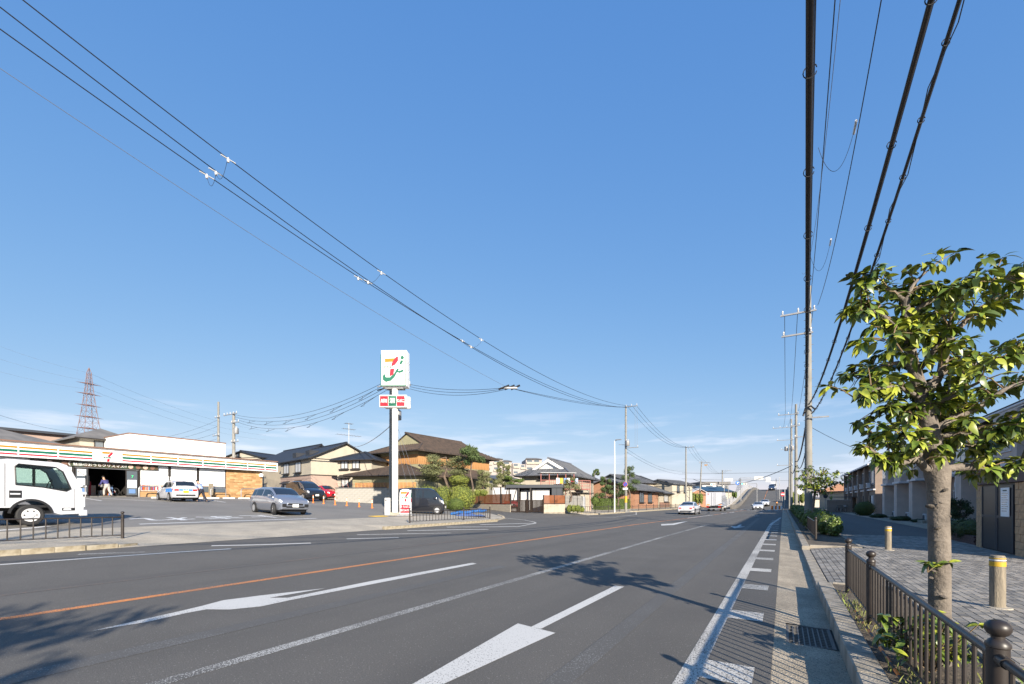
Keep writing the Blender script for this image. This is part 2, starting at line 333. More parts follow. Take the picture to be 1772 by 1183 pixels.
def land_sheet(name, poly, m, off, kind=None, parent=None, hf=None, ycuts=(), xcuts=()):
    "a flat-lying sheet following the land, cut where the slope changes"
    bm = bmesh.new(); vs = [bm.verts.new((p[0], p[1], 0)) for p in poly]
    tris = tessellate_polygon([[V((p[0], p[1], 0)) for p in poly]])
    for t in tris:
        try: bm.faces.new([vs[i] for i in t])
        except ValueError: pass
    for x in list(BX[1:-1])+list(xcuts):
        bmesh.ops.bisect_plane(bm, geom=bm.verts[:]+bm.edges[:]+bm.faces[:], plane_co=(x, 0, 0), plane_no=(1, 0, 0))
    for y in ycuts:
        bmesh.ops.bisect_plane(bm, geom=bm.verts[:]+bm.edges[:]+bm.faces[:], plane_co=(0, y, 0), plane_no=(0, 1, 0))
    for v in bm.verts: v.co.z = (hf or H)(v.co.x, v.co.y)+off
    for f in bm.faces:
        f.normal_update()
        if f.normal.z < 0: f.normal_flip()
    me = bpy.data.meshes.new(name); bm.to_mesh(me); bm.free(); me.materials.append(m)
    o = bpy.data.objects.new(name, me); COL.objects.link(o)
    if kind: o['kind'] = kind
    if parent: o.parent = parent
    return o
def rect(x0, x1, y0, y1): return [(x0, y0), (x1, y0), (x1, y1), (x0, y1)]
def join_quads(name, quads, m, off, hf=None, **k):
    "several painted marks of one kind as one sheet"
    o = None; mb = MB()
    for q in quads:
        p = land_sheet(name, q, m, off, hf=hf)
        me = p.data; mb.add([v.co[:] for v in me.vertices], [tuple(f.vertices) for f in me.polygons])
        bpy.data.objects.remove(p); bpy.data.meshes.remove(me)
    o = mb.build(name, m, **k); o['kind'] = 'structure'; return o
# ================================================================ ground
def HP(x, y=0): return .03+.08*max(0, min(1, (x-.7)/.9))         # paved side on the right
def HB(x, y): return max(0, 5.9*(lambda t: t*t*(3-2*t))(max(0, min(1, (y-104)/86)))*(1-(lambda t: t*t*(3-2*t))(max(0, min(1, (y-215)/120)))))
def ring(x0, x1, y0, y1): return rect(x0, x1, y0, y1)
land_sheet('ground', rect(-1500, 1500, -300, 3500), M['land'], -.08, 'structure')
land_sheet('road', rect(-16, -.09, -60, 104), M['asphalt'], 0, 'structure')
land_sheet('parking_lot', rect(-62, -20.8, -40, 34), M['lot'], -.004, 'structure')
# side street that leaves towards the back left
land_sheet('side_street', [(-16, 25), (-17.3, 27.3), (-20.8, 30.4), (-30, 39.4), (-50, 58.5), (-50, 66), (-42.5, 59), (-34.2, 47.6), (-21.2, 35.2), (-20.1, 38.8), (-17.2, 41), (-16, 41)], M['asphalt'], -.002, 'structure')
land_sheet('crossing_street', rect(-120, 90, 96, 104), M['asphalt'], -.006, 'structure')
land_sheet('bridge_road', rect(-8.6, 1.2, 104, 330), M['asphalt'], 0, 'structure', hf=HB, ycuts=range(108, 330, 4))
land_sheet('service_road', rect(2.2, 7.5, 104, 400), M['asphalt'], -.004, 'structure')
land_sheet('far_left_road', rect(-17.5, -12.2, 104, 400), M['asphalt'], -.02, 'structure')
# apron and pavements on the left
AP = land_sheet('pavement_left', [(-16, -40), (-16, 15), (-16.6, 26.5), (-17.6, 28.4), (-20.8, 31.2), (-20.8, -40)], M['concrete'], .005, 'structure')
land_sheet('pavement_far_left', [(-16, 41), (-17.2, 41), (-20.1, 38.8), (-21, 38), (-21, 96), (-16, 96)], M['concrete'], .002, 'structure')
# gutter along the right edge of the road
gut = thing('gutter', None, None); gut['kind'] = 'structure'
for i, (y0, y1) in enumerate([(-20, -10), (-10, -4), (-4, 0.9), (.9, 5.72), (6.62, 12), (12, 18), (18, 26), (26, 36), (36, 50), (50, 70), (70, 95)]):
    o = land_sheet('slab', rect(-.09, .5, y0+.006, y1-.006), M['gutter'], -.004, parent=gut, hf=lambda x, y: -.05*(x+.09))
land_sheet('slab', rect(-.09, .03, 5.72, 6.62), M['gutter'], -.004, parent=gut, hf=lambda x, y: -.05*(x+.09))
land_sheet('gutter_joint', rect(-.1, .52, -20, 95), M['joint'], -.05, 'structure')
# ---- road markings
def dline(pts, wd, m, off=.003, name='lane_marking', hf=None):
    qs = []
    pts = [V((p[0], p[1], 0)) for p in pts]
    for a, b in zip(pts, pts[1:]):
        n = (b-a).normalized(); n = V((-n.y, n.x, 0))*wd/2
        qs.append([(a-n)[:2], (b-n)[:2], (b+n)[:2], (a+n)[:2]])
    return join_quads(name, qs, m, off, hf=hf)
def gl(*pp): return [G(*p)[:2] for p in pp]
def poly_mark(pp, m, name='arrow_marking'): return join_quads(name, [gl(*pp)], m, .0045)
dline([(-.70, y) for y in (-12, 34)]+[(-.6, 38), (-.42, 43), (-.2, 50)], .17, M['line_worn'], name='edge_line')
join_quads('edge_hatching', [rect(-.76, -.22, 4.15+2.32*k, 4.15+2.32*k+.5) if k % 2 == 0 or 1 else None for k in range(-4, 17)], M['line_worn'], .0055)
dline([(-4.45, -15), (-4.4, 20), (-4.25, 32)], .16, M['line_faint'], name='faint_lane_line')
dline([(-4.25, 32), (-4.1, 45), (-3.3, 88)], .13, M['line_ghost'], name='fading_lane_line')
dline([(-1.6, 3), (-1.7, 20), (-1.9, 46)], .22, M['line_ghost'], name='faded_line')
dline([(-5.6, 1), (-5.6, 9)], .3, M['line_ghost'], name='faded_line_left')
CL = [(-8.55, -20), (-8.5, 10), (-8.3, 30), (-7.9, 38), (-7.2, 48), (-6.4, 68), (-5.6, 95)]
dline(CL, .15, M['line_orange'], name='orange_centre_line')
dline([(-7.55, 44), (-7.0, 52), (-6.85, 56)], .16, M['line'], .0055, name='white_centre_dash'); dline([(-6.65, 62), (-6.45, 67)], .16, M['line'], .0055, name='white_centre_dash')
bq = [rect(-4.45, -4.3, y, y+4) for y in range(106, 214, 4)]
join_quads('bridge_centre_line', bq, M['line_orange'], .03, hf=HB)
dline([(-10.35, -10), (-10.3, 20)], .12, M['line_orange_old'], name='old_orange_line')
def arrow(x, y, L=4.6, m='line', off=.0045):
    q = [[(x-.075, y), (x+.075, y), (x+.075, y-L*.55), (x-.075, y-L*.55)], [(x-.42, y-L*.52), (x+.42, y-L*.52), (x, y-L)]]
    join_quads('arrow_marking', q, M[m], off)
join_quads('arrow_marking', [gl((1064, 1013.5), (1080, 1015.3), (936, 1088.5), (919, 1085)), gl((896, 1079), (961, 1095.5), (770, 1183), (505, 1300), (715.6, 1183))], M['line'], .0045)
poly_mark([(159, 1092), (253, 1076.7), (325, 1060.5), (357.5, 1054.6), (397, 1055), (451, 1049.6), (505.6, 1038), (640, 1011.7), (825, 975.5), (817, 973.8), (640, 1006), (498, 1034.5), (466, 1034.5), (505, 1028), (563, 1018), (451, 1030.5), (386, 1038.8), (350, 1048.5), (310, 1058)], M['line'])
poly_mark([(1143.8, 906.6), (1144.5, 909.2), (1166, 908.2), (1190, 902), (1184, 902.2), (1163.5, 905.8)], M['line'])
arrow(G(1280, 909)[0], G(1280, 909)[1]+1); arrow(-6.2, 74); arrow(-2.6, 74, m='line_worn'); arrow(-2.5, 58, 5, m='line_faint')
# left side worn lines
for pp, wd, mm in [(((0, 977), (180, 963.8), (310, 955), (400, 949.5)), .16, 'line'), (((135, 959), (250, 955)), .25, 'line_faint'), (((366, 944.2), (450, 942.5), (538, 939.5)), .2, 'line'), (((600, 932.3), (690, 930)), .16, 'line'),
                   (((618, 925), (700, 923.5), (780, 922)), .2, 'line_worn'), (((705, 918), (780, 916.5), (845, 915.6)), .22, 'line'),
                   (((773, 911.8), (850, 911.3), (893, 910.8)), .25, 'line'), (((831, 907.6), (926, 905)), .25, 'line'), (((893, 911.5), (926, 905.5), (926, 903.5), (907, 899.3), (880, 896.8), (853, 895.3)), .15, 'line_worn'),
                   (((1020, 895.5), (1061, 894.6), (1101, 890.2), (1101, 886.5)), .15, 'line_worn')]:
    dline(gl(*pp), wd, M[mm], name='corner_marking')
join_quads('crosswalk', [rect(-14.5+i*1.1, -14.0+i*1.1, 92.5, 95.5) for i in range(13)], M['line'], .0055)
join_quads('stop_line', [rect(-5.3, -.3, 88.5, 89)], M['line_worn'], .0055)
# parking lot lines
dline(gl((241, 906.7), (548, 896.6)), .2, M['line_lot'], name='lot_line')
dline(gl((-60, 922), (60, 913), (84, 910)), .2, M['line_lot'], name='lot_line_near_truck')
for a, b in [((148, 862), (176, 866.4)), ((176, 862), (268, 867)), ((285, 864.6), (300, 868)), ((365, 865), (390, 869)), ((430, 865), (452, 868))]:
    dline(gl(a, b), .13, M['line_lot'], name='bay_line')
tt = text('painted_words', '止まれ', 2.35, M['line_lot'], None, (0, 0, 0), rot=(0, 0, 0), ext=0, xs=1.0, bold=.03); tt['kind'] = 'structure'
c_ = G(380, 895)
for v in tt.data.vertices:      # laid on the sloping lot, readable for drivers leaving it
    X, Y = c_.x+v.co.y*.85, c_.y-v.co.x*1.0; v.co = (X, Y, H(X)+.006)
tt.scale = (1, 1, 1)
bx('tactile_patch', (-.3, .3, -.55, .55, 0, .01), M['tactile'], None)
o = bpy.data.objects['tactile_patch']; o.location = G(655, 893.3)+V((0, 0, .012)); o.rotation_euler = (0, R(3.1), 0); o['kind'] = 'structure'
# ---- kerbs as single stones
def kerb_run(name, pts, wd, zf, hgt, m, step=.6, lab=None):
    "kerb stones along a polyline; top at zf(x)"
    root = thing(name, None, None); root['kind'] = 'structure'; base = None
    P2 = [V((p[0], p[1], 0)) for p in pts]; first = None
    for a, b in zip(P2, P2[1:]):
        L = (b-a).length; n = max(1, round(L/step)); t = (b-a)/n
        for i in range(n):
            c = a+t*(i+.5); rz = atan2(t.y, t.x); l = t.length-.008
            if first is None or abs(first[1]-l) > .002:
                mb = MB(); e = .012
                mb.add([(-l/2, -wd/2, -hgt), (l/2, -wd/2, -hgt), (l/2, wd/2, -hgt), (-l/2, wd/2, -hgt), (-l/2, -wd/2+e, 0), (l/2, -wd/2+e, 0), (l/2, wd/2-e, 0), (-l/2, wd/2-e, 0), (-l/2, -wd/2, -e), (l/2, -wd/2, -e), (l/2, wd/2, -e), (-l/2, wd/2, -e)],
                       [(0, 1, 9, 8), (8, 9, 5, 4), (2, 3, 11, 10), (10, 11, 7, 6), (4, 5, 6, 7), (0, 8, 4, 7, 11, 3), (1, 2, 10, 6, 5, 9)])
                o = mb.build('kerb_stone', m, root); first = (o, l)
            else: o = again(first[0])
            o.location = (c.x, c.y, zf(c.x, c.y)+random.uniform(-.004, .004)); o.rotation_euler = (0, 0, rz+random.uniform(-.004, .004))
    return root
kerb_run('kerb_near_right', [(.6, -8), (.6, 9.3)], .2, lambda x, y: .15, .2, M['kerb'])
kerb_run('kerb_lowered', [(.6, 9.32), (.6, 16.6)], .2, lambda x, y: .035, .1, M['kerb'])
kerb_run('kerb_far_right', [(.6, 16.62), (.6, 95)], .2, lambda x, y: .15, .2, M['kerb'], 1.2)
kerb_run('planter_far_edge', [(.72, 17.2), (2.05, 17.2), (2.05, 50)], .12, lambda x, y: .14, .16, M['kerb'], 1.0)
kerb_run('planter_edge', [(1.56, -8), (1.56, 9.3), (.72, 9.36)], .1, lambda x, y: .145, .15, M['kerb'])
zt = lambda x, y: .345
kerb_run('kerb_left', [(-16.08, -14), (-16.08, 4.6)], .18, zt, .25, M['kerb_old'])
o = kerb_run('kerb_left_end', [(-16.08, 4.62), (-16.15, 5.3), (-16.35, 5.8)], .2, lambda x, y: .335-.05*max(0, y-4.8), .2, M['kerb_old'])
K2 = [(-16.05, 15.2), (-16.0, 16.2), (-16.1, 22), (-16.45, 25.6), (-17.0, 27.4), (-18.0, 28.8), (-19.4, 30.2)]
kerb_run('kerb_corner', K2[:4], .18, lambda x, y: max(.34, H(x)+.05), .25, M['kerb_old'])
kerb_run('kerb_corner_flush', K2[3:], .16, lambda x, y: H(x)+.04, .2, M['kerb'])
K3 = [(-17.6, 41.6), (-16.4, 42.6), (-16.05, 44), (-16.05, 52.8)]
kerb_run('kerb_past_side_street', K3, .18, lambda x, y: max(.34, H(x)+.04), .25, M['kerb_old'], 1)
kerb_run('kerb_distant_left', [(-16.6, 56.8), (-16.05, 58), (-16.05, 94)], .18, zt, .25, M['kerb_old'], 1.4)
def isl(x, y):
    t = 1
    for e, sgn in ((5.8, -1), (15.2, 1), (27.6, -1), (41.7, 1), (52.8, -1), (57.4, 1), (94, -1)): t = min(t, max(0, abs(y-e)/.9)) if abs(y-e) < .9 else t
    return H(x)+.004+(max(.335, H(x)+.012)-H(x)-.004)*t
for nm, pl in (('raised_pavement_near', [(-16.17, -14), (-16.17, 5.2), (-16.45, 5.8), (-17.3, 5.8), (-17.3, -14)]), ('raised_pavement_corner', [(-16.15, 15.2), (-16.2, 22), (-16.6, 25.6), (-17.1, 27.3), (-17.6, 27.6), (-17.6, 15.2)]),
               ('raised_pavement_beyond', [(-17.5, 41.7), (-16.15, 44), (-16.15, 52.8), (-17.6, 52.8)]), ('raised_pavement_distant', rect(-17.6, -16.15, 57.4, 94))):
    land_sheet(nm, pl, M['concrete'], .0, 'structure', hf=isl, ycuts=(4.9, 16.1, 26.7, 42.6, 51.9, 58.3, 93.1))
# ---- planter strip, pavers, private lane on the right
land_sheet('planter_soil', rect(.7, 1.51, -8, 9.3), M['earth'], .0, 'structure', hf=lambda x, y: .12+.012*sin(x*9+y*5))
land_sheet('planter_soil_far', rect(.7, 2.0, 17.2, 95), M['earth'], .0, 'structure', hf=lambda x, y: .13)
land_sheet('private_lane', rect(1.5, 6.4, 24, 95), M['asphalt'], .006, 'structure', hf=lambda x, y: .08)
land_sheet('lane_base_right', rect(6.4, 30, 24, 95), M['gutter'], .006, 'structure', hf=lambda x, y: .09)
land_sheet('paving_bed', [(1.6, -8), (1.6, 9.4), (.7, 9.4), (.7, 24.2), (12, 24.2), (12, -8)], M['joint'], -.012, 'structure', hf=HP, xcuts=(1.6,))
pav = thing('paving', None, None); pav['kind'] = 'structure'
cells = []
for i in range(0, 92):
    x = .72+i*.1025
    for j in range(0, 150):
        y = -6+j*.205+(.1 if i % 2 else 0)
        if y > 24: continue
        if y < 9.42 and x < 1.62: continue
        if 5.15 < x and 15.4 < y < 20.2: continue
        cells.append((x, y))
camdir = V((-sin(TH), cos(TH)))
def seen(c):
    d = V((c[0], c[1])); z = d.dot(camdir)
    if z < .5: return False
    xx = d.x*cos(TH)+d.y*sin(TH); px = PX+F*xx/z; py = HY+F*1.4/z
    return px < 1800 and py < 1200
cells.sort(key=lambda c: (not seen(c), c[0]**2+c[1]**2))
def pbox(mb, x, y, z0=0, sl=0):
    e = .0025; k0 = len(mb.v)
    mb.add([(x+e-.05, y+e-.1, z0-.012), (x-e+.05, y+e-.1, z0-.012), (x-e+.05, y-e+.1, z0-.012), (x+e-.05, y-e+.1, z0-.012), (x+.0045-.05, y+.0045-.1, z0), (x-.0045+.05, y+.0045-.1, z0), (x-.0045+.05, y-.0045+.1, z0), (x+.0045-.05, y-.0045+.1, z0)],
           [(4, 5, 6, 7), (0, 1, 5, 4), (1, 2, 6, 5), (2, 3, 7, 6), (3, 0, 4, 7)])
    if sl: mb.v[k0:] = [(a, b, c+(a-x)*sl) for a, b, c in mb.v[k0:]]
PM = [mat('paver_concrete_%s' % n, c, .85, c2, 9, bump=.25, bscale=80) for n, c, c2 in (('pale', (.31, .28, .24), (.24, .22, .19)), ('mid', (.22, .205, .18), (.16, .15, .135)), ('grey', (.15, .14, .127), (.11, .103, .093)))]
pb = []
for k in range(3):
    mb = MB(); pbox(mb, 0, 0); pb.append(mb.build('paving_block', PM[k], pav))
    pb[-1].location = (cells[k][0]+.05, cells[k][1], HP(cells[k][0]))
for c in cells[3:300]:
    again(pb[random.choice((0, 0, 1, 1, 2))], loc=(c[0]+.05, c[1], HP(c[0]+.05)+random.uniform(-.002, .002)), rot=(0, -.0887 if c[0] < 1.56 else 0, 0))
mb = MB()
for c in cells[300:]: pbox(mb, c[0]+.05, c[1], HP(c[0]+.05)+random.uniform(-.002, .002), .0889 if c[0] < 1.56 else 0)
mb.build('paving_blocks_rest', M['paver'], pav, kind='stuff')
# ---- drain grate
gr = thing('drain_grate', 'dark iron drain grate set in the concrete gutter beside the kerb', 'grate', (.25, 6.17, -.03))
g0 = MB().box(-.2, .2, -.007, .007, -.03, 0).build('bar', M['iron'], gr, loc=(0, -.42, 0))
for i in range(1, 13): again(g0, loc=(0, -.42+i*.07, 0))
g1 = MB().box(-.006, .006, -.43, .43, -.032, -.002).build('cross_bar', M['iron'], gr, loc=(-.2, 0, .0025))
for i in range(1, 9): again(g1, loc=(-.2+i*.05, 0, .0025))
f = MB(); f.box(-.225, .225, -.445, -.425, -.05, .008); f.box(-.225, .225, .425, .445, -.05, .008); f.box(-.225, -.205, -.425, .425, -.05, .008); f.box(.205, .225, -.425, .425, -.05, .008)
f.build('frame', M['iron'], gr); bx('pit', (-.22, .22, -.44, .44, -.42, -.4), M['black'], gr)
# ---- bridge approach
br = thing('overpass', 'concrete road overpass rising ahead with grey retaining walls and white railings', 'overpass', (0, 0, 0))
def ramp_wall(name, x, y0, y1, h0, h1, t, m, zf=HB, step=4):
    mb = MB(); ys = list(range(y0, y1+1, step)); vs = []
    for y in ys:
        z = zf(x, y); vs += [(x-t/2, y, z+h0), (x+t/2, y, z+h0), (x+t/2, y, z+h1), (x-t/2, y, z+h1)]
    k = len(ys); fs = [(i*4+j, i*4+(j+1) % 4, (i+1)*4+(j+1) % 4, (i+1)*4+j) for i in range(k-1) for j in range(4)]+[(0, 1, 2, 3), ((k-1)*4, (k-1)*4+3, (k-1)*4+2, (k-1)*4+1)]
    return mb.add(vs, fs).build(name, m, br)
ramp_wall('parapet', -8.85, 100, 330, -6.3, .85, .4, M['bridge']); ramp_wall('parapet', 1.45, 108, 330, -6.3, .85, .4, M['bridge'])
ramp_wall('footpath', -9.9, 102, 250, -6.3, .35, 1.7, M['concrete']); ramp_wall('railing_base', -10.9, 102, 250, -6.3, .55, .2, M['snow'])
mb = MB(); po = None
for y in range(102, 250, 2):
    if po is None: po = MB().box(-.05, .05, -.05, .05, 0, 1.3).build('railing_post', M['snow'], br, loc=(-10.9, y, HB(0, y)+.55))
    else: again(po, loc=(-10.9, y, HB(0, y)+.55))
for k in range(5): ramp_wall('rail', -10.88, 102, 250,   .75+k*.26, .87+k*.26, .06, M['snow'])
# ================================================================ fences, posts, bollards
def fence(pts, zf, label, gap=.15, group='brown railings along the pavements', posts=None):
    "tube railing: post at each point (with ball top), rails and upright bars between"
    root = thing('railing', label, 'railing', (pts[0][0], pts[0][1], zf(*pts[0])), group=None)
    o0 = V((pts[0][0], pts[0][1], zf(*pts[0]))); L = [V((p[0], p[1], zf(*p)))-o0 for p in pts]
    pm = MB(); pm.lathe([(.041, 0), (.041, .70), (.045, .705), (.045, .72), (.034, .735), (.024, .745), (.024, .755), (.038, .765), (.046, .78), (.048, .793), (.044, .81), (.03, .824), (.014, .83), (.001, .831)], 20)
    p0 = pm.build('post', M['rail'], root, smooth=True, loc=L[0])
    for l in L[1:]: again(p0, loc=l)
    bar = None
    for a, b in zip(L, L[1:]):
        up = V((0, 0, 1))
        MB().tube([a+up*.655, b+up*.655], .021, 10).build('top_rail', M['rail'], root, smooth=True)
        MB().tube([a+up*.10, b+up*.10], .013, 8).build('bottom_rail', M['rail'], root, smooth=True)
        t = (b-a).normalized()
        for e, s in ((a, 1), (b, -1)):
            for z, r in ((.655, .027), (.10, .018)): MB().tube([e+up*z+t*s*.035, e+up*z+t*s*.11], r, 10).build('socket', M['rail'], root, smooth=True)
        n = int((b-a).length/gap)
        for i in range(1, n):
            c = a.lerp(b, i/n)
            if bar is None: br_ = .0108 if gap < .2 else .016; bar = MB().lathe([(br_, .1), (br_, .64)], 8).build('bar', M['rail'], root, smooth=True, loc=c)
            else: again(bar, loc=c)
    return root
fence([(.85, 8.53), (.85, 6.47), (.86, 2.98), (.86, -.5), (.86, -4)], lambda x, y: .12, 'dark brown ball-topped railing in the planter strip, nearest the camera at the bottom right')
fence([(1.0, 27), (1.0, 19.5)], lambda x, y: .13, 'dark brown railing in front of the small street tree beside the hedge')
a = G(212, 931.5); z0 = lambda x, y: isl(x, y)
fence([(a.x, a.y), (a.x-.05, a.y-4.1), (a.x-.05, a.y-8.1)], z0, 'brown railing on the old kerb in front of the white truck', gap=.24)
q0 = G(709, 906); q1 = G(838, 897.5); q1 = V((-17.0, 25.6, 0)); mid = q0.lerp(q1, .62)
fence([(q0.x, q0.y), (mid.x, mid.y), (q1.x, q1.y)], z0, 'brown railing on the corner beside the tall convenience store sign', gap=.25)
f3 = [G(1015, 890.5), G(1040, 889.5), G(1057, 889), G(1069.5, 886.5)]
fence([(-17.4, 41.9), (-16.6, 44.5), (-16.35, 48), (-16.35, 52)], z0, 'brown railing across the side street near the lamp post', gap=.3)
fence([(-16.5, 57.5)]+[(-16.35, 60+i*4) for i in range(8)], z0, 'long brown railing in front of the orange walled house', gap=.4)
mb = MB().tube([(0, 0, 0), (0, 0, 2.3)], .03, 8); o = mb.build('slim_post', M['rail'], None, loc=(-17.3, 41.5, .38)); tag(o, 'slim bare dark post at the end of the railing across the side street', 'post')
def bollard(loc, label):
    r = thing('wooden_bollard', label, 'bollard', loc, group='wooden bollards on the paving')
    MB().lathe([(.077, 0), (.078, .2), (.077, .56), (.077, .66), (.066, .685), (.001, .69)], 20).build('post', M['wood_post'], r, smooth=True)
    MB().lathe([(.080, .545), (.080, .605)], 20).build('yellow_band', M['yellow'], r, smooth=True)
    MB().lathe([(.0795, .622), (.0795, .632)], 20).build('thin_band', M['paper'], r, smooth=True); MB().lathe([(.0795, .645), (.0795, .655)], 20).build('thin_band', M['yellow'], r, smooth=True)
    MB().lathe([(.15, -.01), (.14, .012), (.07, .015)], 16).build('footing', M['concrete'], r)
bollard((2.42, 8.4, .11), 'weathered wooden bollard with yellow band, the nearer one at the right edge')
bollard((2.6, 16.8, .11), 'weathered wooden bollard with yellow band, the farther one before the shaded paving')
for i, (px, py) in enumerate([(542, 870), (560, 871.5), (580, 873.5), (600, 875), (621.5, 877), (644, 879)]):
    p = G(px, py); r = thing('lane_post', ['leftmost orange flexible post, in front of the black minivan', 'orange flexible post in front of the red car, second from the left', 'orange flexible post before the left end of the block wall', 'orange flexible post fourth from the left along the block wall', 'orange flexible post second nearest to the tall store sign', 'orange flexible post nearest to the tall store sign'][i], 'traffic post', p, group='orange posts along the parking lot edge')
    MB().lathe([(.11, 0), (.1, .04), (.045, .07), (.04, .68), (.03, .7), (.001, .7)], 12).build('post', M['cone'], r, smooth=True)
    for z in (.45, .56): MB().lathe([(.043, z), (.043, z+.06)], 12).build('reflective_band', M['paper'], r)
# ================================================================ utility poles and overhead lines
def cable(pts, r, label, m='wire', name='power_cable', n=6):
    o = MB().tube(pts, r, n).build(name, M[m], None, smooth=True)
    return tag(o, label, 'cable')
def quad3(p0, p1, p2, y0, y1, n=40):
    "parabola in Y through three points, straight in plan"
    ys = [p0.y, p1.y, p2.y]
    def f(y, k):
        v = [p0[k], p1[k], p2[k]]
        return sum(v[i]*(y-ys[(i+1) % 3])*(y-ys[(i+2) % 3])/((ys[i]-ys[(i+1) % 3])*(ys[i]-ys[(i+2) % 3])) for i in range(3))
    X = lambda y: p0.x+(p2.x-p0.x)*(y-p0.y)/(p2.y-p0.y)
    return [V((X(y0+(y1-y0)*i/n), y0+(y1-y0)*i/n, f(y0+(y1-y0)*i/n, 2))) for i in range(n+1)]
def sag(a, b, s, n=20):
    a = V(a); b = V(b); return [a.lerp(b, i/n)-V((0, 0, s*4*(i/n)*(1-i/n))) for i in range(n+1)]
def upole(loc, h, label, r0=.18, r1=.1, arms=(), box=None, band=False, bolts=True, group=None, lean=0):
    r = thing('utility_pole', label, 'utility pole', loc); k = (1-.0)
    MB().tube([(0, 0, -.1), (lean*.5, 0, h/2), (lean, 0, h)], [r0, (r0+r1)/2, r1], 16).build('post', M['pole'], r, smooth=True)
    for (z, x0, x1, ang, ins) in arms:
        a = MB(); a.T = Matrix.Rotation(ang, 4, 'Z'); a.box(x0, x1, -.22, -.14, z-.04, z+.04); a.build('crossarm', M['metal'], r)
        for j in range(ins):
            x = x0+.1+(x1-x0-.2)*j/max(1, ins-1); b = MB(); b.T = Matrix.Rotation(ang, 4, 'Z')
            b.lathe([(.02, 0), (.05, .04), (.03, .09), (.055, .12), (.03, .18), (.04, .22), (.001, .24)], 8, c=(x, -.18, z+.04)); b.build('insulator', M['insul'], r, smooth=True)
    if bolts:
        s0 = MB().tube([(-.22, 0, 0), (.22, 0, 0)], .012, 6).build('step_bolt', M['metal'], r, loc=(0, 0, 2.2))
        z = 2.65
        while z < h-1: again(s0, loc=(0, 0, z)); z += .45
    if box:
        for (z, x, y) in box:
            MB().lathe([(.24, 0), (.26, .03), (.26, .62), (.2, .68), (.001, .7)], 14, c=(x, y, z)).build('transformer', M['metal'], r, smooth=True)
            MB().box(x-.04, x+.04, min(0, y), max(0, y), z+.3, z+.38).build('bracket', M['metal'], r)
            for dx in (-.1, .1): MB().lathe([(.03, 0), (.05, .05), (.03, .1), (.045, .14), (.001, .2)], 8, c=(x+dx, y, z+.66)).build('bushing', M['insul'], r, smooth=True)
    if band: MB().lathe([(r0+.004, 1.1), (r0+.004, 1.9)], 16).build('warning_band', M['yellow'], r, smooth=True)
    return r
p1 = P(1399, 24.5)
R1 = upole((p1.x, p1.y, .1), 13.0, 'thick grey concrete utility pole beside the small street tree on the right', .195, .125, arms=[(11.6, -1.3, .35, 0, 3), (10.45, -1.25, .2, 0, 2)])
MB().lathe([(.168, 3.2), (.168, 3.24)], 16).build('strap', M['metal'], R1); MB().lathe([(.155, 5.4), (.155, 5.5)], 16).build('strap', M['black'], R1)
MB().box(.0, .9, -.24, -.18, 5.85, 5.92).build('bracket', M['metal'], R1)
MB().tube([(.3, -.2, 6.3), (.1, -.3, 6.5), (-.15, -.25, 6.4), (-.25, -.3, 6.0)], .045, 8).build('cable_joint', M['black'], R1, smooth=True)
p2_ = P(1377.5, 55); R2 = upole((p2_.x, p2_.y, .1), 13.2, 'grey concrete utility pole, second along the right side, directly behind the thick one', .2, .12, arms=[(12.0, -1.9, .3, 0, 3), (10.6, -.6, .4, 0, 2), (9.2, -.2, .7, 0, 1)])
p3_ = P(1369.5, 72); R3 = upole((p3_.x, p3_.y, .1), 14.5, 'grey utility pole with transformer, third along the right side', .2, .12, arms=[(13.2, -2.6, .4, 0, 4), (11.2, -2, .3, 0, 2), (7.2, -2, .2, 0, 2)], box=[(9.5, -.7, 0), (9.5, .1, -.5)])
p4_ = P(1366, 92); R4 = upole((p4_.x, p4_.y, .1), 13, 'slim grey utility pole farthest along the right side before the overpass', .18, .11, arms=[(12, -1.5, .3, 0, 3)], bolts=False)
Rb = upole((1.25, -13.5, .1), 13, 'grey utility pole behind the camera carrying the black cable bundles', .2, .13, arms=[(11.6, -1.3, .35, 0, 3)])
# thick black bundles overhead on the right
def at_z(px, py, z): 
    d = (z-CAMH)*F/(HY-py); r = ray(px, py); return V((r.x*d, r.y*d, z))
def bundle(pix, zs, r, label, n2=7, loops=None, thin=True):
    q = [at_z(a, b, z) for (a, b), z in zip(pix, zs)]; y1 = p1.y-.25; q[2] = V((p1.x+pix[2][0], y1, zs[2]))
    pts = quad3(q[0], q[1], q[2], -13.2, y1, 60)
    root = thing('cable_bundle', label, 'cable', pts[0]); o0 = pts[0]
    L = [p-o0 for p in pts]
    MB().tube(L, r, 10).build('cable', M['wire'], root, smooth=True)
    MB().tube([p+V((r*.9, 0, r*.5)) for p in L], r*.45, 8).build('cable', M['wire'], root, smooth=True)
    MB().tube([p+V((-r*.7, 0, -r*.7)) for p in L], r*.4, 8).build('cable', M['wire'], root, smooth=True)
    # hanger rings
    rg = None; tot = 0; nxt = .6
    for a, b in zip(L, L[1:]):
        seg = (b-a).length
        while tot+seg > nxt:
            c = a.lerp(b, (nxt-tot)/seg); nxt += loops
            if rg is None:
                pp = [(cos(t)*r*1.75, (t-pi)*r*.25, sin(t)*r*1.75) for t in [j*2*pi/14 for j in range(15)]]
                rg = MB().tube(pp, .006, 6).build('hanger_ring', M['wire'], root, smooth=True, loc=c)
            else: again(rg, loc=c)
        tot += seg
    return root, L
bundle([(1402.5, 0), (1399.5, 368), (-.12, 0)], [6.3, 6.15, 6.3], .036, 'thick black cable bundle running straight up the picture, leftmost of the three', loops=1.7)
bundle([(1611, 0), (1505, 338), (0, 0)], [6.5, 6.25, 6.7], .028, 'thick black cable bundle slanting up to the right, middle of the three', loops=1.9)
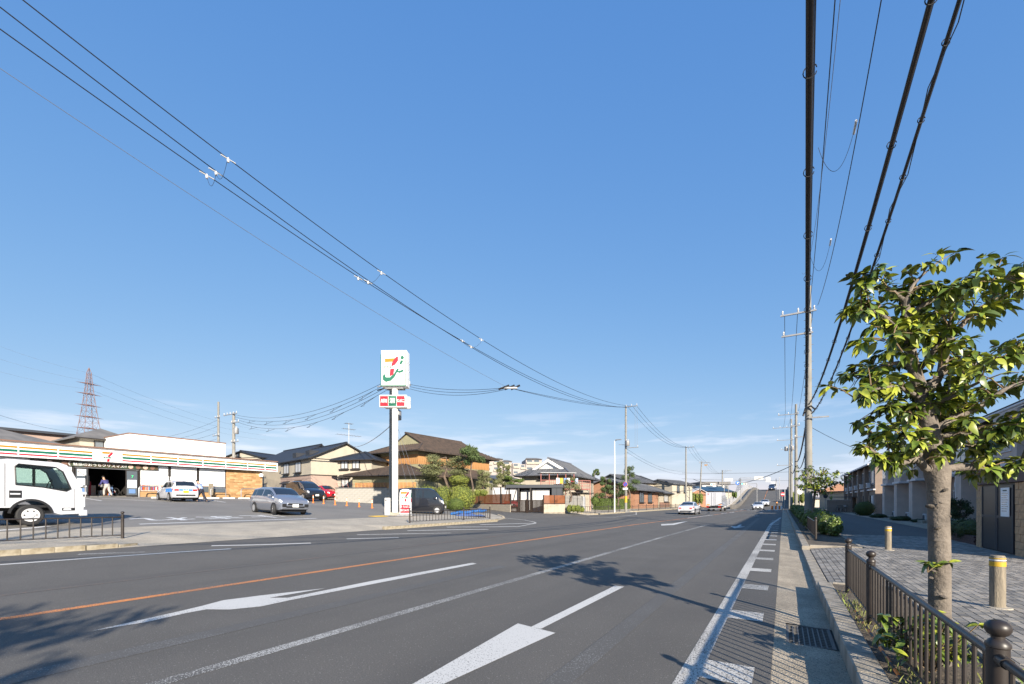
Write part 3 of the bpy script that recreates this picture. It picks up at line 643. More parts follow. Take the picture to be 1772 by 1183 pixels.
_, LC = bundle([(1660, 0), (1534, 364), (.12, 0)], [6.6, 6.2, 6.2], .02, 'thin looped black cable bundle slanting to the upper right, rightmost of the three', loops=1.0)
wv = MB().tube([p+V((.05*sin(i*2.1), 0, -.06*abs(sin(i*1.05)))) for i, p in enumerate(LC)], .006, 6); wv.build('loose_wire', M['wire'], _, smooth=True)
for nm, pix, zs, r, xe in (('a', [(1445, 0), (1420, 233), (1402, 520)], [11.8, 11.5, 11.7], .012, 0), ('b', [(1525, 0), (1479.5, 220), (1418, 520)], [11.8, 11.4, 11.8], .012, 0), ('c', [(1454, 0), (1429, 190), (1406, 420)], [10.8, 10.5, 10.7], .006, 0)):
    q = [at_z(a, b, z) for (a, b), z in zip(pix, zs)]
    cable(quad3(q[0], q[1], q[2], -13.5, p1.y, 50), r, {'a': 'thin black wire just right of the leftmost thick bundle', 'b': 'thin black wire between the left and middle thick bundles', 'c': 'faint thin grey wire next to the leftmost thick bundle'}[nm], 'wire' if nm != 'c' else 'wire_grey')
    if nm == 'b':
        for t in ((1479.5, 220, 11.4), (1437, 419, 11.45)):
            c = at_z(*t); MB().tube([c-V((0, .25, 0)), c+V((0, .25, 0))], .03, 6).build('spacer_clip', M['insul'], None); tag(bpy.context.scene.collection.objects[-1], 'pale clip on the thin wire at picture height %s' % ('a quarter down' if t[1] < 300 else 'just above the tree top'), 'clip')
c0 = at_z(1416, 255, 11.4); c1 = at_z(1479.5, 220, 11.4)
cable(sag(c0, c1, .9), .006, 'fine slack jumper wire hanging between two thin overhead wires', 'wire')
c0 = at_z(1403, 445, 11.4); c1 = at_z(1437, 419, 11.45)
cable(sag(c0, c1, .8), .006, 'fine slack jumper wire hanging above the thick utility pole', 'wire')
# along the right side beyond
def along(a, b, z, s, r, label, dx=0, m='wire'):
    cable(sag((a.x+dx, a.y, z[0]), (b.x+dx, b.y, z[1]), s), r, label, m)
along(p1, p2_, (6.5, 6.4), .9, .05, 'black telephone cable from the thick pole to the second pole'); along(p1, p2_, (6.1, 5.9), 1.3, .035, 'lower black telephone cable from the thick pole to the second pole', .15)
along(p2_, p3_, (6.4, 6.2), .7, .05, 'black telephone cable between the second and third right poles')
for i, dx in enumerate((-1.1, -.5, .2)):
    along(p1, p2_, (11.75, 12.2), .6, .014, 'thin high wire between the thick pole and the second pole, %s' % ('outermost', 'middle', 'innermost')[i], dx); along(p2_, p3_, (12.2, 13.4), .3, .014, 'thin high wire between the second and third right poles, %s' % ('outermost', 'middle', 'innermost')[i], dx)
cable(sag((p3_.x, p3_.y, 7.2), onX(1200, 829, -20), 2.2), .05, 'black cable swooping from the right poles low across the far road')
for a, b, la in (((1180, 818), (1372, 816), 'thin cable crossing the far road just under the clouds'), ((1180, 828), (1372, 831), 'thin cable crossing the far road above the traffic signals')):
    cable(sag(at_z(a[0], a[1], 8), at_z(b[0], b[1], 8), .2), .03, la)
cable(sag((p1.x, p1.y, 5.6), P(1560, 40, 790), .5), .012, 'thin service wire from the thick pole to the apartments on the right')
# ---- left poles
LP1 = P(1083, 56); L1 = upole((LP1.x, LP1.y, .3), 13.0, 'tall pale utility pole with yellow band and parking sign on the left pavement', .16, .1, arms=[(12.85, 0, 1.5, 0, 3), (7.8, 0, 1.6, 0, 2)], box=[(8.0, .3, -.35)], band=True)
MB().tube([(0, 0, 8.2), (-.9, 0, 8.3)], .03, 6).build('bracket', M['metal'], L1)
sg = MB().lathe([(.3, -.02), (.3, .0)], 20, ax='y'); sg.T = None; o = sg.build('sign_plate', M['sign_white'], L1, loc=(0, -.2, 3.35))
for nm, prof, mm, y in (('sign_rim', [(.29, -.025), (.29, -.021)], 'red', 0), ('sign_face', [(.235, -.032), (.235, -.027)], 'sign_blue', 0)): MB().lathe(prof, 20, ax='y').build(nm, M[mm], L1, loc=(0, -.2, 3.35))
s_ = MB().box(-.3, .3, -.004, 0, -.03, .03).build('sign_slash', M['red'], L1, loc=(0, -.236, 3.35)); s_.rotation_euler = (0, R(45), 0)
MB().box(-.3, .3, -.02, 0, -.12, .12).build('sign_plate', M['sign_white'], L1, loc=(0, -.2, 2.8))
L2p = P(1187, 84); L2 = upole((L2p.x, L2p.y, .3), 11.4, 'pale utility pole left of the road above the white sedan', .17, .1, arms=[(11.2, 0, 1.4, 0, 3)])
L3p = P(1210, 103); L3 = upole((L3p.x, L3p.y, .4), 10.2, 'leaning utility pole with an orange box, left of the truck', .17, .12, arms=[(9.9, 0, 2.4, 0, 4)], bolts=False, lean=.5)
bx('orange_box', (1.1, 1.7, -.2, .1, 9.2, 9.5), M['tile_wall'], L3)
L4p = P(1250, 130); L4 = upole((L4p.x, L4p.y, .4), 10.2, 'distant utility pole rising behind the box truck', .2, .14, arms=[(9.9, 0, 2.4, 0, 4)], bolts=False)
Lb = upole((-16.3, -18, .3), 14, 'utility pole far behind the camera on the left pavement', .18, .12, arms=[(13.9, -.2, 1.5, 0, 3)])
# three black wires and one thin one over the left side
WP = []
for i, (X, pix, la) in enumerate(((-15.1, [(40, 0), (660, 470), (1100, 703)], 'upper right'), (-15.7, [(0, 12), (637, 485), (1092, 704)], 'middle'), (-16.3, [(0, 50), (616, 476), (1083, 705)], 'lower left'))):
    q = [onX(a, b, X) for a, b in pix]; pts = quad3(q[0], q[1], q[2], -12, q[2].y, 60); WP.append((q, X))
    cable(pts, .0145, 'black power line crossing the sky from the upper left corner, %s of the three' % la)
    for (sx, sy) in {0: [(395, 273), (660, 470), (833, 590)], 1: [(374, 297), (637, 486), (815, 601)], 2: [(358, 303), (620, 478), (800, 588)]}[i]:
        k = onX(sx, sy, X); o = thing('spacer', 'white clamp on the %s power line, %s' % (la, 'nearest the upper left' if sx < 400 else 'above the store sign' if sx < 700 else 'right of the store sign'), 'clamp', k)
        zc = min(pts, key=lambda p: abs(p.y-k.y)).z; o.location.z = zc; o.location.x = X
        MB().tube([(0, -.22, 0), (0, .22, 0)], .02, 8).build('sleeve', M['insul'], o, smooth=True)
        MB().lathe([(.035, -.1), (.045, -.03), (.03, .03), (.015, .05)], 8).build('cap', M['insul'], o, smooth=True)
for a, b, d, la in (((374, 300), (393, 278), 14.5, 'first'), ((358, 305), (374, 300), 14.5, 'second'), ((620, 480), (659, 473), 20, 'third'), ((800, 590), (832, 592), 27, 'fourth')):
    ra = ray(*a)*d+V((0, 0, CAMH)); rb = ray(*b)*d+V((0, 0, CAMH)); cable(sag(ra, rb, .35), .006, 'fine blue-black jumper loop under the left power lines, %s from the left' % la)
q = [at_z(0, 118, 11), at_z(500, 437, 9.9), at_z(870, 670, 8.6)]
J = at_z(878, 670, 8.4)
cable(quad3(q[0], q[1], V((J.x, J.y, 8.4)), -10, J.y, 50), .007, 'fine grey line below the three black power lines ending at the dark connector', 'wire_grey')
o = thing('wire_connector', 'cluster of dark and white insulators hanging in mid air right of the store sign', 'connector', J)
for k in range(5): MB().tube([(-.5+k*.16, -.2+k*.1, -.1+.1*(k % 2)), (.1+k*.14, .05+k*.08, .12-.16*(k % 2))], .06, 8).build('insulator', M['black' if k % 2 == 0 else 'insul'], o, smooth=True)
# next spans along the left side
for i, (dx, z0_, z1_) in enumerate(((.3, 13.1, 11.6), (.9, 13.1, 11.6), (1.4, 13.1, 11.6))):
    cable(sag((LP1.x+dx, LP1.y, z0_), (L2p.x+dx, L2p.y, z1_), 1.6), .016, 'high power line from banded pole to next pole, number %s from the left' % ('one', 'two', 'three')[i])
    cable(sag((L2p.x+dx, L2p.y, z1_), (L3p.x+dx+.6, L3p.y, 10.3), .7), .016, 'high power line running to the leaning pole, number %s from the left' % ('one', 'two', 'three')[i])
    cable(sag((L3p.x+dx+.6, L3p.y, 10.3), (L4p.x+dx, L4p.y, 10.4), 1.6), .016, 'power line from the leaning pole to the pole behind the truck, number %s' % ('one', 'two', 'three')[i])
cable(sag((LP1.x, LP1.y, 7.7), (L2p.x, L2p.y, 6.6), .8), .013, 'thin sagging wire low between the banded pole and the next'); cable(sag((LP1.x, LP1.y, 5.3), (L2p.x, L2p.y, 4.6), .5), .04, 'thick dark telephone cable between the banded pole and the next')
cable(sag((LP1.x, LP1.y, 8.1), (L2p.x, L2p.y, 7.2), .9), .012, 'thin sagging wire midway up between the banded pole and the next')
cable(sag((L2p.x, L2p.y, 5.2), (L3p.x, L3p.y, 4), .3), .05, 'thick dark cable dropping from the left pole towards the leaning pole')
MB().tube([(1.2, -.2, 12.9), (1.2, -.2, 7.9)], .012, 5).build('drop_wire', M['wire_grey'], L1); MB().tube([(1.45, -.2, 12.9), (1.45, -.2, 7.9)], .012, 5).build('drop_wire', M['wire_grey'], L1)
# pole just behind the store sign
SP = G(683.6, 891); BP = P(677, 33); BPz = H(BP.x)
L5 = upole((BP.x, BP.y, BPz), 9.6, 'grey utility pole standing directly behind the tall store sign', .17, .12, arms=[(9.2, -1.3, .2, R(-35), 2), (9.1, 0, 1.6, R(20), 3)], box=[(6.6, .75, -.1)])
for k, dz in enumerate((0, .25)): 
    for s in (-1, 1):
        MB().tube([(s*.3, -.2, 9.25-dz), (s*1.5, -.2-.3*s, 9.3-dz)], .05, 8).build('strain_insulator', M['black' if k else 'insul'], L5, smooth=True)
LA = P(378, 66); L6 = upole((LA.x, LA.y, 2.1), 13.9, 'tall utility pole behind the store, the left one of the pair', .2, .13, arms=[(11.6, -.6, .8, 0, 3), (9.0, -1.2, .6, 0, 3)], bolts=False)
LB = P(404.5, 52); L7 = upole((LB.x, LB.y, 1.9), 9.8, 'utility pole with transformer behind the store, the right one of the pair', .2, .14, arms=[(9.6, -1.8, 1.0, 0, 5), (8.6, -.2, 1.4, 0, 3), (6.4, -.2, 1.3, 0, 3)], box=[(7.3, .7, -.1)], bolts=False)
for k in range(4):
    cable(sag((LB.x+.2*k, LB.y, 11.5-.3*k), (BP.x+.1*k-.5, BP.y-.2, 9.45+BPz-.2*k), 1.3+.12*k), .014, 'dark wire sagging from the store poles to the sign pole, %s from the top' % ('first', 'second', 'third', 'fourth')[k])
    if k in (1, 3):
        pts = sag((LB.x+.2*k, LB.y, 11.5-.3*k), (BP.x+.1*k-.5, BP.y-.2, 9.45+BPz-.2*k), 1.3+.12*k)
        for j in range(3, 19, 3): 
            o = MB().tube([pts[j], pts[j]-V((.05, .05, .28)), pts[j]-V((.35, .1, .3)), pts[j+1]], .014, 5).build('hanging_clip', M['black'], None); tag(o, 'dark clip loop on the sagging wires left of the store sign', 'clip', 'clips on the sagging wires')
for k in range(3): cable(sag((BP.x+.6, BP.y, 9.4+BPz-.12*k), (J.x, J.y, J.z-.05*k), .35+.1*k), .013, 'dark wire from behind the store sign to the mid-air connector, %s' % ('upper', 'middle', 'lower')[k])
for k in range(2): cable(sag((J.x, J.y, J.z), (LP1.x, LP1.y, 13.2-.1*k),   .35-.15*k), .013, 'dark wire from the mid-air connector to the banded pole, %s' % ('lower', 'upper')[k])
for k in range(5): cable(sag((LA.x, LA.y, 13.4-.9*k), P(200+k*12, 70, 762), 1), .013, 'thin wire going left from the pole pair over the white store annex, %s' % ('highest', 'second highest', 'middle', 'second lowest', 'lowest')[k])
cable(sag(P(-40, 90, 705), P(140, 160, 748), 1), .03, 'single dark wire low over the brown roofs at the left edge')
for k, (za, zb) in enumerate(((640, 668), (650, 682), (668, 700))): cable(sag(P(-60, 130, 575+k*25), P(154, 150, 645+k*14), 1), .02, 'faint high voltage line left of the pylon, %s' % ('top', 'middle', 'bottom')[k], 'wire_grey'); cable(sag(P(154, 150, 645+k*14), P(460, 260, 745+k*8), 3), .025, 'faint high voltage line right of the pylon, %s' % ('top', 'middle', 'bottom')[k], 'wire_grey')
cable(sag((BP.x, BP.y, 6.3+BPz), P(612, 58, 773), .4), .03, 'pale thick cable from the pole behind the sign to the cream house', 'panel')
for k, px in enumerate((705, 716, 724)): cable([(BP.x+.2*k, BP.y, 6.6+BPz), P(px, 31, 842)], .009, 'slanting guy wire right of the store sign, %s' % ('first', 'second', 'third')[k], 'wire_grey', name='guy_wire')
# ---- lamp post, pylon
lp = P(1063.5, 50); r = thing('lamp_post', 'slim white street lamp post left of the banded utility pole', 'street lamp', (lp.x, lp.y, .35))
MB().tube([(0, 0, 0), (0, 0, 7.85)], [.07, .045], 12).build('pole', M['sign_white'], r, smooth=True); MB().tube([(0, 0, 7.8), (.25, 0, 7.93), (.5, 0, 7.95)], .035, 8).build('arm', M['metal'], r, smooth=True)
MB().box(.1, .75, -.12, .12, 7.91, 7.99).build('lamp_head', M['metal'], r, bevel=.02)
def pylon(px, d, py_top, wb, label, m='pylon', hh=None):
    p = P(px, d); zt = CAMH+(HY-py_top)*d/F; z0 = p.z; h = zt-z0
    r = thing('pylon', label, 'pylon', (p.x, p.y, z0), face_yaw(p)+R(25)); Wd = lambda t: (wb*(1-t)**1.25+.9)/2
    nl = 11; ts = [1-(1-i/nl)**1.15 for i in range(nl+1)]
    for sx, sy in ((1, 1), (1, -1), (-1, 1), (-1, -1)):
        MB().tube([(sx*Wd(t), sy*Wd(t), t*h*.96) for t in ts]+[(0, 0, h)], .085, 4).build('leg', M[m], r)
    for i in range(nl):
        a, b = ts[i], ts[i+1]; mb = MB()
        for s in (0, 1, 2, 3):
            c = [(1, 1), (1, -1), (-1, -1), (-1, 1)]; (x0, y0), (x1, y1) = c[s], c[(s+1) % 4]
            mb.tube([(x0*Wd(a), y0*Wd(a), a*h*.96), (x1*Wd(b), y1*Wd(b), b*h*.96)], .045, 3, cap=False); mb.tube([(x1*Wd(a), y1*Wd(a), a*h*.96), (x0*Wd(b), y0*Wd(b), b*h*.96)], .045, 3, cap=False)
            mb.tube([(x0*Wd(a), y0*Wd(a), a*h*.96), (x1*Wd(a), y1*Wd(a), a*h*.96)], .045, 3, cap=False)
        mb.build('lattice', M[m], r)
    for t, L in ((.42, 4.5), (.52, 4.8), (.61, 4.2), (.70, 3.8), (.79, 3.8), (.87, 3.6)):
        for s in (-1, 1): MB().add([(0, -.5, t*h), (0, .5, t*h), (s*L, 0, t*h+.1), (0, 0, t*h+.5)], [(0, 1, 2), (1, 3, 2), (0, 2, 3), (0, 3, 1)]).build('crossarm', M[m], r)
    return r
pylon(154, 150, 636, 8.5, 'tall red and white lattice pylon behind the store roof on the left'); pylon(1280, 420, 827, 9, 'tiny distant lattice pylon left of the overpass', 'wire_grey')
# ================================================================ convenience store (front faces the road: local x = along the road, local -y = towards the road)
SX, SZ = -46.0, 1.94
store = thing('convenience_store', 'long low convenience store with orange, green and red striped fascia and open entrance', 'store', (SX, 0, SZ), R(90))
# local: x = world Y, y = -(worldX-SX) (depth)
y0s, y1s = -2.0, 27.0
def seg(name, x0, x1, yy0, yy1, z0, z1, m, parent=store, **k): return bx(name, (x0, x1, yy0, yy1, z0, z1), m, parent, **k)
seg('roof', y0s+.1, y1s-.1, .3, 12, 3.0, 3.5, M['white_wall']); seg('back_wall', y0s, y1s, 12, 12.2, -.6, 3.4, M['white_wall']); seg('side_wall', y1s-.2, y1s, .12, 12, -.6, 3.4, M['tile_wall']); seg('side_wall', y0s, y0s+.2, .12, 12, -.6, 3.4, M['white_wall'])
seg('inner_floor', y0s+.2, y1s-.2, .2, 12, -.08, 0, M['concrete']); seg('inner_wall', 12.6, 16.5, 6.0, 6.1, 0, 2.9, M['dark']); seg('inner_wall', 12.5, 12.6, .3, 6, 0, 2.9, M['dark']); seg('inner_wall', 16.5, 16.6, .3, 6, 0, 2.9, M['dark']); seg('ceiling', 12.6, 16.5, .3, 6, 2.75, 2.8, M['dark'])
seg('brick_panel', 23.5, 27.0, -.02, .12, -.4, 2.68, M['tile_wall'])
# courses of long tan tiles on the end panel
tb = []
for r_ in range(22):
    x = 23.52-random.choice((0, .12, .2, .3))
    while x < 26.95:
        w_ = .43; xa, xb = max(23.51, x+.008), min(26.99, x+w_-.008); x += w_
        if xb-xa > .05: tb.append((xa, xb, -.1+r_*.125))
tm = [M['tile_wall'], mat('tan_tile_dark', (.38, .215, .09), .75, (.3, .165, .07), 4), mat('tan_tile_pale', (.55, .37, .19), .75, (.47, .3, .14), 4)]
tiles = {}
for xa, xb, z in tb:
    k = (round(xb-xa, 2), random.choice((0, 0, 1, 2)))
    if k not in tiles: tiles[k] = bx('brick', (0, xb-xa, -.012, 0, .005, .12), tm[k[1]], store); tiles[k].location = (xa, -.021-random.uniform(0, .012), z)
    else: again(tiles[k], loc=(xa, -.021-random.uniform(0, .012), z))
for a, b in ((-2, 12.6), (16.6, 23.5)): seg('plinth', a, b, -.02, .12, -.4, .42, M['tile_wall'])
# glazing
bays = [(-2, .6), (.65, 3.05), (3.1, 5.5), (5.55, 7.95), (8.0, 10.4), (10.45, 12.5), (16.65, 18.75), (18.85, 21.0), (21.1, 23.45)]
for i, (a, b) in enumerate(bays):
    wn_ = seg('window', a, b, .03, .06, .42, 2.68, M['frame']); right = a > 16
    seg('pane', a+.06, b-.06, .015, .028, .98 if right else .9, 2.62, M['pane_white'], wn_); seg('pane', a+.06, b-.06, .015, .028, .46, .96 if right else .88, M['pane'] if i != 6 else M['mix1'], wn_)
    if right:
        for k in range(26 if a < 21 else 0):
            x = a+.1+k*.075; seg('display', x, x+.06, -.01, .012, .55, .8+.2*random.random(), random.choice([M['mix1'], M['red'], M['paper'], M['orange'], M['goods'], M['brown_trim']]), wn_) if i == 6 else None
seg('blind_edge', 21.2, 23.4, -.0, .013, .99, 1.03, M['mix1'])
for a in (12.5, 16.58, 18.75, 21.02): seg('mullion', a, a+.08, -.03, .08, .0 if a < 17 else .42, 2.68, M['frame'])
seg('poster', 17.9, 19, -.01, .012, 1.45, 1.75, M['paper']); text('lettering', 'セブン', .26, M['green'], store, (18.45, -.02, 1.6)); seg('poster', 20.3, 20.75, -.01, .012, 1.5, 2.1, M['red']); seg('poster', 20.33, 20.72, -.016, -.011, 1.53, 2.07, M['paper'])
seg('menu_stand', 21.7, 22.1, -.5, -.46, .2, 1.25, M['wood_post'])
# entrance
for a, b in ((12.62, 13.4), (15.72, 16.56)):
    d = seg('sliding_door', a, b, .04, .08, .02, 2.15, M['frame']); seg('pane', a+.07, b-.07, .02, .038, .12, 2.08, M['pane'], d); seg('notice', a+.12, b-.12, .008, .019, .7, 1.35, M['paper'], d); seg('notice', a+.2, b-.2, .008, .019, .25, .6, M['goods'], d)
seg('notice', 12.75, 13.25, -.02, .0, 1.55, 2.05, M['paper']); seg('door_rail', 12.6, 16.6, -.02, .1, 2.16, 2.26, M['metal']); text('lettering', '7', .3, M['glow_sign'], store, (16.15, .0, 1.62))
for x, z, m in ((13.9, 1.2, 'red'), (14.2, .9, 'mix1'), (15.0, 1.3, 'orange'), (15.3, .8, 'goods'), (14.7, .5, 'paper')): seg('shelf_goods', x, x+.3, 2.2, 2.5, 0, z, M[m])
# entrance banner
seg('banner', 10.2, 17.9, -.12, -.08, 2.24, 2.62, mat('banner_green', (.02, .06, .03), .7, (.09, .04, .02), 3))
text('lettering', '魅惑のおうちクリスマス!!', .27, M['paper'], store, (14.1, -.13, 2.40), xs=1.05)
for k, x in enumerate((10.5, 11.2, 12.0, 16.0, 16.5, 17.0, 17.5)): MB().lathe([(.17, -.005), (.17, .005)], 12, ax='y').build('food_picture', M['mix1'] if k % 2 else M['brown_trim'], store, loc=(x, -.128, 2.43))
text('lettering', '《', .3, M['paper'], store, (12.2, -.13, 2.4)); seg('signboard', 12.8, 15.8, -.14, -.1, 2.6, 2.66, M['metal'])
# fascia
y2s = 28.35; seg('fascia', y0s, y2s, -.55, .25, 2.68, 3.58, M['fascia']); seg('fascia_top', y0s, y2s, -.35, .3, 3.58, 3.72, M['fascia']); seg('cap', y0s, y2s+.02, -.58, .32, 3.72, 3.80, M['brown_trim']); seg('soffit', y0s, y1s, -.5, .1, 2.66, 2.679, M['metal'])
ey = lambda px: onX(px, 868, SX+.575).y
edges = [-2.0, 1.0, 4.0, 7.0, ey(31.5), ey(100.5), ey(161)]; e2 = [ey(q) for q in (210.5, 261, 308, 351, 390.5, 428.4, 458.7, 479.3)]
for E in (edges, e2):
    for a, b in zip(E, E[1:]):
        pn = seg('fascia_panel', a+.03, b-.03, -.575, -.551, 2.76, 3.46, M['fascia'])
        for z, z2, m in ((3.27, 3.40, 'orange'), (3.0, 3.17, 'green'), (2.80, 2.91, 'red')): seg('stripe', a+.04, b-.04, -.58, -.5755, z, z2, M[m], pn)
lg = seg('logo_panel', ey(161)+.02, ey(210.5)-.02, -.575, -.551, 2.72, 3.52, M['fascia'])
def seven(parent, cx, cz, s, y, m1='orange', m2='red', word=True, ws=.9):
    def pl(name, pts, m, yo): return MB().plate([(cx+p[0]*s, cz+p[1]*s) for p in pts], t=.006, off=y-yo).build(name, M[m], parent)
    pl('seven_bar', [(-.5, .5), (-.5, .27), (.12, .27), (.3, .5)], m1, .006)
    pl('seven_stem', [(.32, .5), (.5, .5), (.42, .25), (.28, .08), (.2, -.05), (-.02, -.05), (.02, .08), (.12, .2)], m2, .012); pl('seven_foot', [(-.03, -.28), (.19, -.28), (.15, -.6), (-.08, -.6)], m2, .012)
    if word: text('lettering', 'ELEVEN', .24*s*ws, M['green'], parent, (cx+.02*s, y-.014, cz-.165*s), xs=1.15, bold=.006)
seven(lg, (ey(161)+ey(210.5))/2, 3.12, .68, -.577)
# white annex on the roof, vent dome
annex = thing('roof_annex', 'plain white box annex rising behind the convenience store roof', 'building', (-54, 18.7, 2), R(90))
bx('wall', (0, 8.8, 0, 10, 0, 6.05), M['white_wall'], annex); bx('coping', (-.05, 8.85, -.05, 10.05, 6.05, 6.15), M['brown_trim'], annex); bx('seam', (0, 8.8, -.01, -.001, 4.2, 4.23), M['metal'], annex)
cam_ = thing('wall_camera', 'white round security lamp under the right end of the store fascia', 'lamp', onX(452, 822, -45.9)); MB().lathe([(.02, -.2), (.2, -.15), (.24, 0), (.15, .15), (.001, .2)], 12).build('globe', M['sign_white'], cam_, smooth=True)
# U-shaped guard pipes and wheel stops
for i, (a, b) in enumerate(((11.3, 12.9), (16.2, 18.6), (21.6, 22.9), (24.3, 26.4))):
    o = thing('guard_pipe', ['bent steel guard pipe left of the store entrance', 'bent steel guard pipe right of the store entrance', 'bent steel guard pipe beside the staff member', 'bent steel guard pipe before the tan tiled wall'][i], 'guard pipe', (-44.9, a, H(-44.9)), R(90), 'guard pipes in front of the store'); L = b-a
    MB().tube([(0, 0, 0), (0, 0, .75), (.06, 0, .86), (.16, 0, .9), (L-.16, 0, .9), (L-.06, 0, .86), (L, 0, .75), (L, 0, 0)], .04, 8).build('pipe', M['steel'], o, smooth=True)
for i in range(7):
    y = 16.9+i*1.35; o = tag(MB().box(-.08, .08, -.5, .5, 0, .12).build('wheel_stop', M['sign_white'], None, bevel=.02, loc=(-43.2, y, H(-43.2))), 'white concrete wheel stop in front of the store, number %s from the entrance' % ['one', 'two', 'three', 'four', 'five', 'six', 'seven'][i], 'wheel stop', 'wheel stops')
# ================================================================ tall store sign
sgn = thing('store_sign', 'tall cream pillar sign with big square convenience store logo and ATM board', 'sign', SP, R(-6)); k = 1
sd_ = SP.dot(V((-sin(TH), cos(TH), 0))); ppm = F/sd_
def sz(py): return CAMH+(HY-py)/ppm-SP.z
ff = R(38.0)      # the sign faces slightly left of the camera
sgn.rotation_euler = (0, 0, R(30))
MB().lathe([(.2, 0), (.2, sz(752)), (.2, sz(668))], 20).build('pillar', M['cream_paint'], sgn, smooth=True); MB().box(-.38, .38, -.38, .38, -.1, .18).build('plinth', M['concrete'], sgn, bevel=.02)
for py in (780, 800, 866): MB().lathe([(.215, sz(py)), (.215, sz(py)+.05)], 20).build('flange', M['cream_paint'], sgn, smooth=True)
W2 = .85; zb, ztp = sz(670), sz(608)
bd = MB().box(-W2, W2, -.3, .5, zb, ztp).build('sign_box', M['sign_white'], sgn, bevel=.05)
MB().box(-W2+.04, W2-.04, -.345, -.302, zb+.04, ztp-.04).build('face_panel', M['sign_white'], bd, bevel=.01)
for z in (zb+.5, zb+1.1, zb+1.6):
    for y in (-.05, .3): bx('rivet', (W2+.0, W2+.03, y, y+.05, z, z+.05), M['metal'], bd)
for p_ in ((-W2, -W2+.05, zb, ztp-.3), (-W2+.05, W2-.08, zb, zb+.06), (W2-.09, W2-.04, zb, ztp-.15)): bx('green_border', (p_[0], p_[1], -.352, -.346, p_[2], p_[3]), M['green'], bd)
cx, cz, s = -.07, (zb+ztp)/2, 1.68
def pl(name, pts, m, y, parent=bd): return MB().plate([(cx+p[0]*s, cz+p[1]*s) for p in pts], t=.006, off=y).build(name, M[m], parent)
pl('logo_bar', [(-.30, .36), (.12, .38), (.03, .24), (-.30, .22)], 'orange', -.356)
pl('logo_stroke', [(.13, .42), (.22, .44), (.22, .28), (.10, .12), (-.05, .06), (-.03, .18), (.05, .32)], 'red', -.362); pl('logo_foot', [(-.09, -.04), (.08, -.02), (.04, -.25), (-.12, -.33)], 'red', -.362)
pl('logo_dot', [(.38+.07*cos(t*pi/6), .40+.075*sin(t*pi/6)) for t in range(12)], 'green', -.356)
pl('logo_stem', [(.32, .30), (.43, .29), (.37, .16), (.26, .10), (.28, .2)], 'green', -.356)
sw = [(-.38, -.30), (-.30, -.22), (-.26, -.36), (-.10, -.36), (.06, -.22), (.17, -.03), (.26, -.03), (.22, -.12), (.30, -.10), (.46, -.04), (.40, -.16), (.27, -.20), (.18, -.17), (.08, -.36), (-.06, -.50), (-.26, -.55), (-.38, -.46)]
pl('logo_swoosh', sw, 'green', -.356); text('lettering', 'SEVEN&i HOLDINGS', .16, M['green'], bd, (0, -.366, cz+.035*s), xs=.92, bold=.003)
for y in (-.2, .25): bx('bracket', (-.6, .6, y, y+.1, zb-.12, zb), M['metal'], sgn)
z0b, z1b = sz(706), sz(685)
b2 = MB().box(-.95, .85, -.32, -.1, z0b, z1b).build('lower_board', M['sign_white'], sgn, bevel=.02); b3 = MB().box(-.7, .95, .15, .4, z0b+.02, z1b-.02).build('rear_board', M['sign_white'], sgn, bevel=.02)
for i, (a, b, m, s_) in enumerate(((-.9, -.37, 'red', 'ATM'), (-.34, .17, 'green', '酒'), (.2, .72, 'red', 'たばこ'))):
    q_ = bx('board_panel', (a, b, -.335, -.321, z0b+.07, z1b-.07), M[m], b2); text('lettering', s_, .32 if i == 0 else (.38 if i == 1 else .22), M['sign_white'], q_, ((a+b)/2, -.342, (z0b+z1b)/2), bold=.01 if i != 1 else .002, xs=(.62, 1, .72)[i])
# ground sign, white meter post
gs = thing('ground_sign', 'small arched standing sign with a convenience store logo at the foot of the pillar', 'sign', G(702, 892.5), R(28))
zz = 1.72; pts = [(-.36, .12), (.36, .12), (.36, 1.5), (.3, 1.66), (.15, 1.74), (-.15, 1.74), (-.3, 1.66), (-.36, 1.5)]
MB().plate(pts, t=.28, off=-.14).build('body', M['sign_white'], gs, bevel=.01); MB().box(-.5, .5, -.35, .35, 0, .1).build('base', M['metal'], gs, bevel=.02)
fp = bx('face', (-.32, .32, -.152, -.142, .78, 1.6), M['paper'], gs); seven(fp, 0, 1.28, .58, -.154, word=True)
fr_ = bx('lower_face', (-.32, .32, -.152, -.142, .2, .74), M['red'], gs); text('lettering', '酒 たばこ', .17, M['paper'], fr_, (0, -.158, .6)); text('lettering', '銀行ATM', .17, M['paper'], fr_, (0, -.158, .36)); text('lettering', 'OPEN 24', .1, M['ink'], fp, (0, -.158, 1.66))
bx('side_stripe', (.361, .365, -.1, .1, 1.2, 1.5), M['green'], gs); bx('side_stripe', (.361, .365, -.1, .1, .9, 1.15), M['red'], gs)
mp_ = thing('meter_post', 'short white square post just left of the tall store sign', 'post', G(670.5, 891)); MB().box(-.13, .13, -.13, .13, 0, 1.12).build('body', M['sign_white'], mp_, bevel=.015); bx('window', (-.06, .06, -.135, -.131, .92, 1.02), M['black'], mp_)
fl = G(709, 890); o = tag(MB().tube([fl, fl+V((.12, 0, 1.7))], .035, 8).build('furled_banner', M['snow'], None), 'furled white banner pole leaning beside the small arched sign', 'banner')
